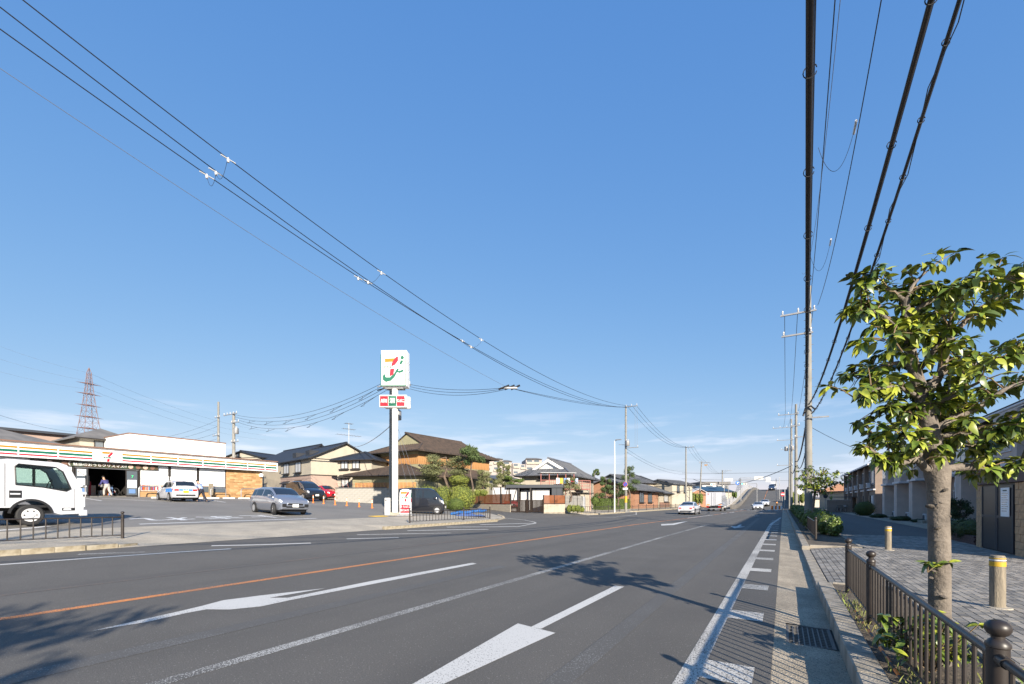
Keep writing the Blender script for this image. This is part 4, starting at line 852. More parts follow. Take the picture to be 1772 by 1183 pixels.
# blue tarpaulin and sandbags
tp = G(812, 893); tarp = thing('tarpaulin', 'crumpled blue tarpaulin heap behind the corner railing', 'tarpaulin', tp, R(30))
mb = MB(); nx, ny = 22, 10; vs = []
for i in range(nx+1):
    for j in range(ny+1):
        x = -1.2+2.4*i/nx; y = -.5+1.0*j/ny; e = min(1, 3*min(i, nx-i)/nx)*min(1, 3*min(j, ny-j)/ny)
        vs.append((x, y, .02+e*(.16+.18*mnoise.noise(V((x*2.5, y*3, .3))))+.0))
mb.add(vs, [(i*(ny+1)+j, (i+1)*(ny+1)+j, (i+1)*(ny+1)+j+1, i*(ny+1)+j+1) for i in range(nx) for j in range(ny)]); mb.build('sheet', mat('pale_blue_tarp', (.10, .16, .34), .6, (.06, .11, .28), 6), tarp, smooth=True)
for i in range(7):
    o = MB().lathe([(.001, -.3), (.08, -.26), (.11, -.1), (.11, .12), (.07, .28), (.001, .3)], 10, ax='x').build('sandbag', M['tarp'], tarp, smooth=True, loc=(-1.1+i*.34, .3+.1*sin(i*2), .2+.03*sin(i*1.7)+.035*i)); o.rotation_euler = (0, R(-10+6*sin(i)), R(20*sin(i*3)))

# ================================================================ vehicles
SPECS = dict(
 sedan=dict(st=[(-2.38, .38, .80, .80, .70, .84), (-2.28, .25, .87, .90, .76, .97), (-1.95, .22, .89, .96, .76, 1.03), (-1.6, .2, .9, .97, .76, 1.07), (-.85, .2, .905, .96, .60, 1.40), (-.2, .2, .905, .95, .61, 1.46), (.35, .2, .905, .94, .62, 1.43), (1.15, .2, .90, .92, .76, 1.02), (1.8, .22, .88, .84, .74, .91), (2.2, .25, .84, .74, .66, .80), (2.36, .35, .72, .62, .6, .66)],
            ws=(7, 6), rw=(3, 4), cab=(3, 7), roof=(4, 6), pil=(5.2,), wh=(-1.4, 1.42), wr=.33),
 hatch=dict(st=[(-1.88, .4, .76, .85, .62, .9), (-1.84, .25, .82, .9, .66, 1.05), (-1.6, .2, .84, .95, .60, 1.42), (-.9, .2, .85, .94, .61, 1.50), (.1, .2, .85, .93, .61, 1.51), (.95, .2, .84, .92, .68, 1.06), (1.45, .22, .82, .85, .70, .92), (1.78, .28, .76, .72, .6, .76), (1.88, .35, .66, .6, .55, .64)],
            ws=(5, 4), rw=(1, 2), cab=(1.6, 5), roof=(2, 4), pil=(3.3,), wh=(-1.2, 1.22), wr=.29),
 wagon=dict(st=[(-2.1, .4, .78, .86, .66, .92), (-2.06, .28, .83, .92, .68, 1.1), (-1.85, .22, .845, .95, .62, 1.47), (-1.0, .2, .85, .95, .63, 1.53), (.3, .2, .85, .94, .62, 1.51), (.6, .2, .85, .93, .64, 1.42), (1.22, .2, .84, .94, .70, 1.08), (1.75, .24, .83, .88, .72, .95), (2.06, .28, .79, .76, .66, .80), (2.14, .34, .74, .66, .62, .70)],
            ws=(6, 4.4), rw=(1, 2), cab=(1.8, 6), roof=(2, 4), pil=(2.6, 3.5), wh=(-1.3, 1.32), wr=.30),
 minivan=dict(st=[(-2.3, .4, .86, .9, .76, .95), (-2.26, .28, .9, 1.0, .76, 1.2), (-2.1, .22, .92, 1.05, .72, 1.82), (-1.0, .2, .925, 1.04, .73, 1.9), (.4, .2, .925, 1.03, .72, 1.88), (1.0, .2, .92, 1.02, .72, 1.62), (1.55, .2, .91, 1.03, .8, 1.18), (2.0, .25, .89, .98, .78, 1.04), (2.3, .28, .84, .85, .72, .88), (2.38, .35, .78, .7, .68, .74)],
            ws=(6, 4.5), rw=(1, 2), cab=(1.8, 6), roof=(2, 4), pil=(2.7, 3.8), wh=(-1.4, 1.5), wr=.34),
 keivan=dict(st=[(-1.7, .4, .70, .95, .62, 1.0), (-1.67, .26, .73, 1.0, .63, 1.3), (-1.6, .22, .735, 1.08, .62, 1.84), (-.8, .2, .74, 1.08, .63, 1.90), (.6, .2, .74, 1.07, .62, 1.87), (.95, .2, .74, 1.05, .62, 1.72), (1.42, .2, .73, 1.05, .66, 1.15), (1.62, .25, .72, .9, .66, .95), (1.7, .33, .68, .7, .6, .72)],
            ws=(6, 4.8), rw=(1, 2), cab=(1.9, 6), roof=(2, 4.5), pil=(2.75, 3.7), wh=(-1.2, 1.2), wr=.27))
def make_car(kind, paint, label, loc, rz, name='parked_car', tail=False, plate='plate_white', steer=0, group=None, detail=True):
    sp_ = SPECS[kind]; st = sp_['st']; car = thing(name, label, 'car' if 'van' not in kind else 'van', loc, rz, group)
    def rg(a):
        x, zb, w_, zbelt, wr, zr = a; zm = (zb+zbelt)/2+.06
        return [(x, w_*.92, zb), (x, w_*.985, zb+.1), (x, w_, zm), (x, w_*.972, zbelt), (x, wr+.015, max(zbelt+.015, zr-.055)), (x, wr*.86, zr), (x, 0, zr+.02), (x, -wr*.86, zr), (x, -wr-.015, max(zbelt+.015, zr-.055)), (x, -w_*.972, zbelt), (x, -w_, zm), (x, -w_*.985, zb+.1), (x, -w_*.92, zb)]
    def surf(s, t):
        i = max(0, min(len(st)-2, int(s))); f = s-i; a = rg(st[i]); b = rg(st[i+1]); j = max(0, min(11, int(t))); g = t-j
        return V(a[j]).lerp(V(a[j+1]), g).lerp(V(b[j]).lerp(V(b[j+1]), g), f)
    mb = MB(); vs = []; sub = 3; ns = (len(st)-1)*sub
    for q_ in range(ns+1):
        s = q_/sub; vs += [surf(min(s, len(st)-1.0001), t) for t in range(13)]
    fs = [(i*13+j, i*13+(j+1) % 13, (i+1)*13+(j+1) % 13, (i+1)*13+j) for i in range(ns) for j in range(13)]+[tuple(range(13)), tuple(range(ns*13, ns*13+13))]
    mb.add(vs, fs); body = mb.build('body', M[paint], car, smooth=True)
    def patch(name, s0, s1, t0, t1, m, off=.008, parent=body, n=6, mt=2, ta=None):
        vs = []; 
        for i in range(n+1):
            for j in range(mt+1):
                s = s0+(s1-s0)*i/n; t = t0+(t1-t0)*j/mt; e = .02
                p = surf(s, t); nn = (surf(s+e, t)-surf(s-e, t)).cross(surf(s, t+e)-surf(s, t-e))
                if nn.length < 1e-9: nn = V((0, 0, 1))
                nn.normalize()
                if nn.dot(p-V((p.x*.8, 0, .6))) < 0: nn = -nn
                vs.append(p+nn*off)
        return MB().add(vs, [(i*(mt+1)+j, (i+1)*(mt+1)+j, (i+1)*(mt+1)+j+1, i*(mt+1)+j+1) for i in range(n) for j in range(mt)]).build(name, m, parent, smooth=True)
    g = M['glass_dark']; L = len(st)-1
    ws0, ws1 = sorted(sp_['ws']); patch('windscreen', ws0+.08, ws1-.08, 4.55, 7.45, g, n=8, mt=6)
    r0, r1 = sp_['rw']; patch('rear_window', r0+.1, r1-.06, 4.6, 7.4, g, n=6, mt=6)
    cuts = [sp_['cab'][0]+.15]+list(sp_['pil'])+[sp_['cab'][1]-.2]
    for a, b in zip(cuts, cuts[1:]):
        for sd2 in (1, -1):
            t0, t1 = (3.12, 3.85) if sd2 > 0 else (8.88, 8.15); patch('side_window', a+.05, b-.05, t0, t1, g, .006)
    # wheels
    for x in sp_['wh']:
        for sd2 in (1, -1):
            wv = st[4][2]; wr = sp_['wr']
            MB().lathe([(wr+.035, -.01), (wr+.035, .01)], 24, ax='y').build('wheel_arch', M['black'], car, loc=(x, sd2*(wv+.001), wr+.02))
            wl = MB().lathe([(wr*.6, -.09), (wr*.96, -.09), (wr, -.06), (wr, .06), (wr*.96, .09), (wr*.6, .09)], 24, ax='y').build('wheel', M['tyre'], car, smooth=True, loc=(x, sd2*(wv-.055), wr)); 
            rim = MB().lathe([(wr*.62, -.092), (wr*.62, .092)], 20, ax='y').build('rim', M['black'], wl)
            sp2 = MB()
            for q_ in range(7):
                a = q_*2*pi/7; sp2.T = Matrix.Rotation(a, 4, 'Y'); sp2.box(-.022, .022, sd2*.085 if sd2 > 0 else -.102, .102 if sd2 > 0 else -.085, .03, wr*.6)
            sp2.T = None; sp2.lathe([(wr*.2, sd2*.085), (wr*.2, sd2*.104)], 12, ax='y'); sp2.lathe([(wr*.62, sd2*.088), (wr*.66, sd2*.1), (wr*.56, sd2*.1)], 20, ax='y'); sp2.build('spokes', M['rim'], wl)
            if steer and x > 0: wl.rotation_euler = (0, 0, steer)
    xf = st[-1][0]; xr = st[0][0]
    # front
    w1 = st[-2][2]; zf = st[-1][3]
    for sd2 in (1, -1):
        t0, t1 = (2.55, 3.5) if sd2 > 0 else (9.45, 8.5); patch('headlight', L-1.55, L-.35, t0, t1, M['lamp'], .012, car)
        t0, t1 = (2.45, 3.3) if sd2 > 0 else (9.55, 8.7); patch('tail_light', .25, 1.15, t0, t1, M['lamp_red'], .012, car)
        mz = st[int(sp_['ws'][0])]; m_ = MB().box(-.09, .09, 0, .16, 0, .13).build('mirror', M[paint], car, bevel=.03, loc=(mz[0]-.35, sd2*(mz[2]-.02) if sd2 > 0 else -(mz[2]-.02)-.16, mz[3]+.03))
    bx('grille', (xf-.03, xf+.012, -.42, .42, zf-.14, zf-.02), M['black'], car, bevel=.01); bx('lower_grille', (xf-.03, xf+.016, -.5, .5, .38, .47), M['black'], car)
    for sd2 in (1, -1): bx('tail_lamp', (xr-.012, xr+.03, sd2*.58-.14, sd2*.58+.14, st[0][3]-.13, st[0][3]-.0), M['lamp_red'], car, bevel=.01)
    for x, s2, pm_ in ((xf+.02, 1, 'plate_white'), (xr-.02, -1, plate)):
        z = .42 if s2 > 0 else (.62 if kind == 'sedan' else .58); pt = MB().box(-.006, .006, -.165, .165, z, z+.165).build('number_plate', M[pm_], car, loc=(x+s2*.006, 0, 0))
        if detail: text('digits', '·· ·8', .13, M['ink'], pt, (s2*.008, 0, z+.07), rot=(pi/2, 0, s2*pi/2))
    bx('rear_bumper_trim', (xr-.01, xr+.05, -.6, .6, .36, .46), M['black'], car); bx('underbody', (xr+.3, xf-.3, -.7, .7, .14, .3), M['black'], car)
    return car, patch, surf
def heading(px, d, hx, hy): return atan2(hy, hx)
# silver wagon (front towards camera right)
p = G(478, 884); p = P(482, 26.8); 
camR = R(90)+TH
silver, pt_, _ = make_car('wagon', 'paint_silver', 'silver estate car turning in the parking lot towards the camera', (p.x, p.y, p.z), TH+R(-40), name='estate_car', steer=R(-20))
bx('bumper_insert', (2.10, 2.165, -.72, -.5, .42, .6), M['black'], silver); bx('bumper_insert', (2.10, 2.165, .5, .72, .42, .6), M['black'], silver); bx('chrome_bar', (2.13, 2.175, -.42, .42, .615, .64), M['steel'], silver)
silver.rotation_euler = (R(-1.5), R(1.0), TH+R(-40))
p = P(306, 34.6)
wcar, pt_, _ = make_car('hatch', 'paint_white', 'white hatchback with blue side panels and yellow number plate parked at the store', (p.x, p.y, p.z), TH+R(143), name='hatchback', plate='plate_yellow')
pt_('blue_panel', 1.0, 3.4, 2.05, 2.85, M['blue'], .01, wcar); pt_('blue_panel', 1.0, 3.4, 9.95, 9.15, M['blue'], .01, wcar); bx('blue_band', (-1.895, -1.88, -.42, .42, .74, .85), M['blue'], wcar); 
o = text('lettering', 'サービス', .1, M['paper'], wcar, (-1.9, 0, .795), rot=(pi/2, 0, -pi/2))
p = P(527, 45); make_car('minivan', 'paint_black', 'black minivan parked beyond the silver car by the cream house', (p.x, p.y, p.z), TH+R(-38), name='minivan')
p = P(563, 50); make_car('hatch', 'paint_red', 'bright red hatchback parked behind the orange posts', (p.x, p.y, p.z), TH+R(-35), name='hatchback')
p = P(731, 33.5); make_car('keivan', 'paint_black', 'black boxy van parked behind the tall store sign beside the hedge', (p.x, p.y, p.z-.05), TH, name='van')
p = P(1190, 53.5); make_car('sedan', 'paint_white', 'white sedan driving away on the left lane with red tail lights', (p.x+.2, p.y, H(p.x)), R(89), name='sedan')
p = P(1312.5, 86); make_car('sedan', 'paint_white', 'white sedan coming towards the camera, the nearer of the two below the overpass', (p.x, p.y, 0), R(-90), name='sedan', detail=False)
p = P(1324, 105); make_car('sedan', 'paint_white', 'white sedan coming towards the camera just behind another white sedan', (p.x, p.y, HB(0, p.y)+.02), R(-90), name='sedan', detail=False)
p = P(1335.5, 150); c_, _, _ = make_car('minivan', 'paint_grey', 'dark blue car descending the overpass in front of a truck', (p.x, p.y, HB(0, p.y)+.05), R(-90), name='sedan', detail=False)
p = P(887+45*0+1, 44.5); p = P(884, 46); make_car('hatch', 'paint_red', 'red car half hidden behind the dark gate of the driveway', (p.x, p.y, p.z), TH+R(-90), name='hatchback')
# box truck seen from behind
p = P(1243, 74); bt = thing('box_truck', 'white box truck seen from behind in the left lane', 'truck', (p.x, p.y, H(p.x)), R(88))
MB().box(-4.6, 0, -1.12, 1.12, .85, 2.95).build('cargo_box', M['paint_white'], bt, bevel=.02)
for a, b in ((-1.1, -.02), (.02, 1.1)): bx('rear_door', (-4.63, -4.601, a, b, .9, 2.9), M['paint_white'], bt)
for y in (-.25, .25): bx('lock_rod', (-4.66, -4.632, y-.02, y+.02, .92, 2.88), M['metal'], bt)
for y in (-.85, .85): bx('tail_lamp', (-4.62, -4.58, y-.2, y+.2, .62, .74), M['lamp_red'], bt); bx('tail_lamp', (-4.64, -4.605, y-.3, y+.12, .98, 1.1), M['lamp_amber'], bt)
bx('bumper', (-4.6, -4.5, -1.0, 1.0, .35, .5), M['metal'], bt); bx('chassis', (-4.5, 1.0, -.5, .5, .55, .84), M['black'], bt); MB().box(.15, 1.7, -1.05, 1.05, .5, 2.3).build('cab', M['paint_white'], bt, bevel=.08)
for x in (-3.4, 1.0):
    for y in (-.85, .85): MB().lathe([(.25, -.14), (.38, -.13), (.4, 0), (.38, .13), (.25, .14)], 18, ax='y').build('wheel', M['tyre'], bt, smooth=True, loc=(x, y, .4))
bx('mud_guard', (-4.2, -3.9, .65, 1.05, .3, .8), M['black'], bt); text('emblem', '★', .3, M['red'], bt, (-4.635, .75, 2.65), rot=(pi/2, 0, -pi/2))
# distant truck on overpass
p = P(1339, 165); o = thing('far_truck', 'tiny white truck high on the overpass behind a dark car', 'truck', (p.x, p.y, HB(0, p.y)), R(-90)); MB().box(-3, 0, -1, 1, .6, 3).build('cargo_box', M['panel'], o); MB().box(.05, 1.5, -.95, .95, .5, 2.2).build('cab', M['paint_white'], o, bevel=.1); bx('windscreen', (1.5, 1.52, -.8, .8, 1.3, 2.0), M['glass_dark'], o)
# ---- white flatbed truck on the left (local +x = forward = +Y of the world)
tk0 = G(40.5, 908); tk = thing('white_truck', 'white cab-over truck behind the left railing, cut off by the picture edge', 'truck', (tk0.x, tk0.y, tk0.z), R(90))
half = .85
def arc(cx, cz, r, a0, a1, n=12): return [(cx+r*cos(R(a0+(a1-a0)*i/n)), cz+r*sin(R(a0+(a1-a0)*i/n))) for i in range(n+1)]
outer = [(-1.0, .62)]+[(-.56, .62)]+arc(0, .36, .52, 150, 10)+[(.75, .36), (1.36, .38), (1.38, .62), (1.36, 1.05), (1.32, 1.32), (1.02, 2.0), (.92, 2.14), (.7, 2.22), (-.55, 2.26), (-.8, 2.2), (-.95, 2.0), (-1.0, 1.6)]
win = [(-.36, 1.40), (-.38, 2.02), (-.3, 2.1), (.62, 2.04), (.8, 1.9), (1.02, 1.28), (.9, 1.2), (.3, 1.33)]
for sd2, y in ((1, -half), (-1, half-.06)):
    MB().plate(outer, [win], t=.06, off=y).build('cab_side', M['paint_white'], tk, bevel=.012)
    MB().plate([(a*.985, b) for a, b in win], t=.012, off=y+.02).build('side_window', M['glass'], tk)
    fr = MB(); n_ = len(win)
    fr.tube([(a, y+(-.004 if sd2 > 0 else .064), b) for a, b in win+[win[0]]], .022, 6); fr.build('window_seal', M['black'], tk, smooth=True)
top = [(.92, 2.13), (.7, 2.21), (-.55, 2.25), (-.8, 2.19), (-.94, 2.0)]
for (a, b), (c, d) in zip(top, top[1:]): MB().add([(a, -half+.06, b), (a, half-.06, b), (c, half-.06, d), (c, -half+.06, d), (a, -half+.06, b-.05), (a, half-.06, b-.05), (c, half-.06, d-.05), (c, -half+.06, d-.05)], [(0, 1, 2, 3), (4, 7, 6, 5), (0, 4, 5, 1), (1, 5, 6, 2), (2, 6, 7, 3), (3, 7, 4, 0)]).build('roof_panel', M['paint_white'], tk, smooth=True)
def slab(name, a, b, c, d, y0, y1, t, m): 
    return MB().add([(a, y0, b), (a, y1, b), (c, y1, d), (c, y0, d), (a-t, y0, b), (a-t, y1, b), (c-t, y1, d), (c-t, y0, d)], [(0, 1, 2, 3), (4, 7, 6, 5), (0, 4, 5, 1), (1, 5, 6, 2), (2, 6, 7, 3), (3, 7, 4, 0)]).build(name, m, tk)
slab('front_panel', 1.36, .38, 1.32, 1.30, -half+.06, half-.06, .05, M['paint_white']); slab('windscreen', 1.31, 1.31, 1.0, 2.03, -half+.07, half-.07, .02, M['glass']); slab('rear_panel', -.95, .62, -.96, 1.35, -half+.06, half-.06, .05, M['paint_white']); bx('cab_floor', (-.9, 1.3, -.78, .78, .62, .7), M['black'], tk)
for y in (-.42, .42): MB().box(-.55, -.1, y-.25, y+.25, .8, 1.1).build('seat', M['black'], tk, bevel=.05); MB().box(-.7, -.52, y-.24, y+.24, 1.0, 1.75).build('seat_back', M['black'], tk, bevel=.05)
MB().box(.8, 1.22, -.76, .76, 1.0, 1.32).build('dashboard', M['black'], tk, bevel=.05); MB().tube([(.55+.06*cos(t), -.42+.21*cos(t*1.0)*0+.21*sin(t), 1.4+.2*cos(t)) for t in [j*pi/8 for j in range(17)]], .018, 6).build('steering_wheel', M['black'], tk, smooth=True)
MB().plate(arc(0, .36, .56, 172, 5, 16)+arc(0, .36, .49, 5, 172, 16), t=.07, off=-half-.03).build('wheel_arch', M['black'], tk)
bx('door_seam', (-.62, -.605, -half-.004, -half+.001, .66, 2.1), M['frame'], tk); bx('door_seam', (1.12, 1.132, -half-.004, -half+.001, .5, 1.3), M['frame'], tk); MB().box(-.52, -.22, -half-.012, -half+.001, .95, 1.2).build('door_handle', M['black'], tk, bevel=.02); bx('handle_bar', (-.5, -.26, -half-.03, -half-.013, 1.06, 1.11), M['paint_white'], tk)
MB().box(.78, 1.12, -half-.014, -half+.001, .5, .6).build('side_lamp', M['black'], tk, bevel=.02); bx('lamp_lens', (.82, 1.02, -half-.022, -half-.0145, .525, .575), M['lamp'], tk)
for y in (-.72, .72): MB().box(1.33, 1.42, y-.14, y+.14, .62, 1.0).build('headlight', M['lamp'], tk, bevel=.03)
MB().box(1.25, 1.48, -.87, .87, .3, .52).build('bumper', M['paint_white'], tk, bevel=.03); MB().box(1.3, 1.46, -.87, -.6, 1.08, 1.18).build('corner_step', M['paint_white'], tk, bevel=.02)
MB().tube([(1.25, -.8, 1.3), (1.42, -.98, 1.45), (1.42, -1.02, 1.75), (1.2, -.86, 1.95)], .014, 6).build('mirror_arm', M['black'], tk, smooth=True); MB().box(1.38, 1.46, -1.12, -.94, 1.42, 1.78).build('mirror', M['black'], tk, bevel=.02); MB().tube([(1.4, .8, 1.2), (1.6, .95, 1.25)], .014, 6).build('mirror_arm', M['black'], tk); MB().lathe([(.1, -.02), (.1, .02), (.02, .06)], 12, ax='x', c=(1.62, .95, 1.27)).build('round_mirror', M['black'], tk, smooth=True)
for x in (0, -2.5):
    for y in (-.72, .72):
        wl = MB().lathe([(.2, -.1), (.32, -.105), (.355, -.08), (.36, 0), (.355, .08), (.32, .105), (.2, .1)], 28, ax='y').build('wheel', M['tyre'], tk, smooth=True, loc=(x, y, .36)); s2 = -1 if y < 0 else 1
        MB().lathe([(.215, s2*.09), (.228, s2*.118), (.212, s2*.12), (.19, s2*.104), (.11, s2*.106), (.095, s2*.13), (.05, s2*.145), (.001, s2*.145)], 24, ax='y').build('rim', M['rim_white'], wl, smooth=True)
        for q_ in range(6): a = q_*pi/3; MB().lathe([(.026, -.003), (.026, .003)], 8, ax='y').build('vent_hole', M['black'], wl, loc=(.15*cos(a), s2*.108, .15*sin(a)))
bx('chassis', (-5, 1.0, -.4, .4, .5, .72), M['black'], tk); MB().box(-1.5, -1.12, -.8, .8, .75, 1.7).build('hose_rack', M['black'], tk, bevel=.1); bx('fuel_tank', (-1.5, -.75, -.84, -.45, .42, .66), M['metal'], tk); MB().box(-5, -1.55, -.9, .9, .75, 2.35).build('cargo_body', M['paint_white'], tk, bevel=.04)
# ================================================================ people (skin-modifier figures)
def figure(name, label, loc, rz, J, clothes, sc=1.0):
    r = thing(name, label, 'person', loc, rz); r.scale = (sc, sc, sc)
    def skin(nm, pts, edges, m, root=0, parent=r):
        me = bpy.data.meshes.new(nm); me.from_pydata([p[:3] for p in pts], edges, []); me.materials.append(m)
        o = bpy.data.objects.new(nm, me); COL.objects.link(o); o.parent = parent
        o.modifiers.new('skin', 'SKIN'); sv = me.skin_vertices[0].data
        for i, p in enumerate(pts): sv[i].radius = (p[3], p[3]*(p[4] if len(p) > 4 else 1)); sv[i].use_root = (i == root)
        o.modifiers.new('sub', 'SUBSURF').render_levels = 1; o.modifiers['sub'].levels = 1; o.modifiers['skin'].use_smooth_shade = True
        return o
    names = list(J); idx = {n: i for i, n in enumerate(names)}
    E = [('pelvis', 'waist'), ('waist', 'chest'), ('chest', 'neck'), ('neck', 'head'), ('head', 'crown')]
    for s in 'LR': E += [('chest', 'sh'+s), ('sh'+s, 'el'+s), ('el'+s, 'ha'+s), ('ha'+s, 'fi'+s), ('pelvis', 'hip'+s), ('hip'+s, 'kn'+s), ('kn'+s, 'an'+s), ('an'+s, 'to'+s)]
    body = skin('body', [J[n] for n in names], [(idx[a], idx[b]) for a, b in E], M['skin'], idx['pelvis'])
    for nm, mm, keys, k, rt in clothes:
        ks = [n for n in names if n in keys]; ii = {n: i for i, n in enumerate(ks)}
        skin(nm, [(*J[n][:3], J[n][3]*k+.018) for n in ks], [(ii[a], ii[b]) for a, b in E if a in ii and b in ii], M[mm], ii[rt], body)
    h = V(J['head'][:3]); c = V(J['crown'][:3]); d = (c-h).normalized(); ctr = h.lerp(c, .55)
    q = MB(); q.lathe([(.001, -.03), (.085, -.02), (.105, .03), (.10, .07), (.07, .11), (.001, .125)], 14); hr = q.build('hair', M['hair'], body, smooth=True); hr.location = ctr; hr.rotation_euler = d.to_track_quat('Z', 'Y').to_euler()
    return r
def joints(lean, crouch=0, stride=.2, armf=.4, twist=0):
    "facing +x; returns joint dict in metres"
    hz = .88-crouch; bx_ = sin(R(lean)); bz = cos(R(lean)); T = lambda l: (bx_*l, hz+bz*l)
    J = {}; J['pelvis'] = (0, 0, hz, .12)
    x, z = T(.2); J['waist'] = (x, 0, z, .115); x, z = T(.42); J['chest'] = (x, 0, z, .13); x, z = T(.56); J['neck'] = (x, 0, z, .055); x2, z2 = x+.05, z+.10; J['head'] = (x2, 0, z2, .08); J['crown'] = (x2+.05, 0, z2+.11, .085)
    for s, y, st in (('L', .17, stride), ('R', -.17, -stride)):
        x, z = T(.46); J['sh'+s] = (x, y, z, .062); J['el'+s] = (x+armf*.3, y*1.15, z-.26, .045); J['ha'+s] = (x+armf, y, z-.42+armf*.3, .035); J['fi'+s] = (x+armf+.06, y*.95, z-.5+armf*.3, .025)
        J['hip'+s] = (0, y*.5, hz-.06, .095); J['kn'+s] = (st*.5+crouch*.7+.05, y*.55, .46-crouch*.2, .066); J['an'+s] = (st*1.0-.05, y*.6, .07, .042); J['to'+s] = (st*1.0+.12, y*.6, .035, .036)
    return J
UP = ['pelvis', 'waist', 'chest', 'shL', 'shR', 'elL', 'elR', 'haL', 'haR']; LO = ['waist', 'pelvis', 'hipL', 'hipR', 'knL', 'knR', 'anL', 'anR']
p = P(186, 36.2); figure('person', 'person in navy jacket and grey trousers stooping at the store entrance', (p.x, p.y, p.z+.02), TH+R(165), joints(38, .06, .24, .3), [('jacket', 'navy', UP, 1.15, 'chest'), ('trousers', 'trousers', LO, 1.05, 'pelvis'), ('shoe', 'shoe', ['anL', 'toL'], 1.2, 'anL'), ('shoe', 'shoe', ['anR', 'toR'], 1.2, 'anR')], 1.05)
p = P(349, 34.5); figure('person', 'person in pale blue shirt and dark trousers leaning towards the white hatchback', (p.x, p.y, p.z+.02), TH+R(178), joints(24, .02, .3, .38), [('shirt', 'shirt', UP, 1.12, 'chest'), ('trousers', 'trousers_dark', LO, 1.05, 'pelvis'), ('shoe', 'shoe', ['anL', 'toL'], 1, 'anL'), ('shoe', 'shoe', ['anR', 'toR'], 1, 'anR')], 1.02)
def bicycle(loc, rz, label, group=None, col='red'):
    b = thing('bicycle', label, 'bicycle', loc, rz, group)
    for x in (-.5, .5):
        MB().tube([(x+.31*cos(t), 0, .33+.31*sin(t)) for t in [j*pi/12 for j in range(25)]], .02, 6).build('wheel', M['tyre'], b, smooth=True); sp2 = MB()
        for q_ in range(6): a = q_*pi/6; sp2.tube([(x+.3*cos(a), 0, .33+.3*sin(a)), (x-.3*cos(a), 0, .33-.3*sin(a))], .003, 3)
        sp2.build('spokes', M['steel'], b)
    MB().tube([(-.5, 0, .33), (-.1, 0, .3), (.32, 0, .72), (-.2, 0, .7), (-.1, 0, .3)], .018, 6).build('frame', M[col], b, smooth=True); MB().tube([(.5, 0, .33), (.32, 0, .95), (.2, .25, .98)], .016, 6).build('fork', M['metal'], b); MB().tube([(.32, 0, .95), (.2, -.25, .98)], .014, 6).build('handlebar', M['metal'], b)
    MB().box(-.33, -.08, -.08, .08, .82, .88).build('saddle', M['black'], b, bevel=.02); MB().box(.42, .74, -.17, .17, .72, .95).build('basket', M['metal'], b); MB().tube([(-.5, 0, .33), (-.2, 0, .83)], .014, 6).build('stay', M['metal'], b)
    return b
p = P(189, 36.9); bicycle((p.x, p.y, p.z), TH+R(180), 'bicycle held by the stooping person at the store entrance')
# ================================================================ houses
def zz(py, d): return CAMH+(HY-py)*d/F
def thick_poly(mb, pts, t=.12):
    n = len(pts); mb.add([tuple(p) for p in pts]+[(p[0], p[1], p[2]-t) for p in pts], [tuple(range(n)), tuple(range(2*n-1, n-1, -1))]+[(i, n+i, n+(i+1) % n, (i+1) % n) for i in range(n)])
def tile_rows(mb, pts, gap, r):
    "rounded rows of tiles running from the eave (first edge) up the slope"
    P_ = [V(p) for p in pts]; u = (P_[1]-P_[0]).normalized(); nrm = None
    for k in range(2, len(P_)):
        c = u.cross(P_[k]-P_[0])
        if c.length > 1e-4: nrm = c.normalized(); break
    if nrm.z < 0: nrm = -nrm
    v = nrm.cross(u); v = v if v.z > 0 else -v
    q = [((p-P_[0]).dot(u), (p-P_[0]).dot(v)) for p in P_]; U0 = min(a for a, _ in q); U1 = max(a for a, _ in q); x = U0+gap/2
    while x < U1:
        hit = []
        for (a, b), (c, d) in zip(q, q[1:]+q[:1]):
            if (a-x)*(c-x) < 0: hit.append(b+(d-b)*(x-a)/(c-a))
        if len(hit) >= 2 and max(hit)-min(hit) > .15:
            lo, hi = min(hit), max(hit); A = P_[0]+u*x+v*lo; B = P_[0]+u*x+v*hi
            mb.add([A-u*r, A+u*r, A+nrm*r, B-u*r, B+u*r, B+nrm*r], [(0, 3, 5, 2), (2, 5, 4, 1), (0, 2, 1)])
        x += gap
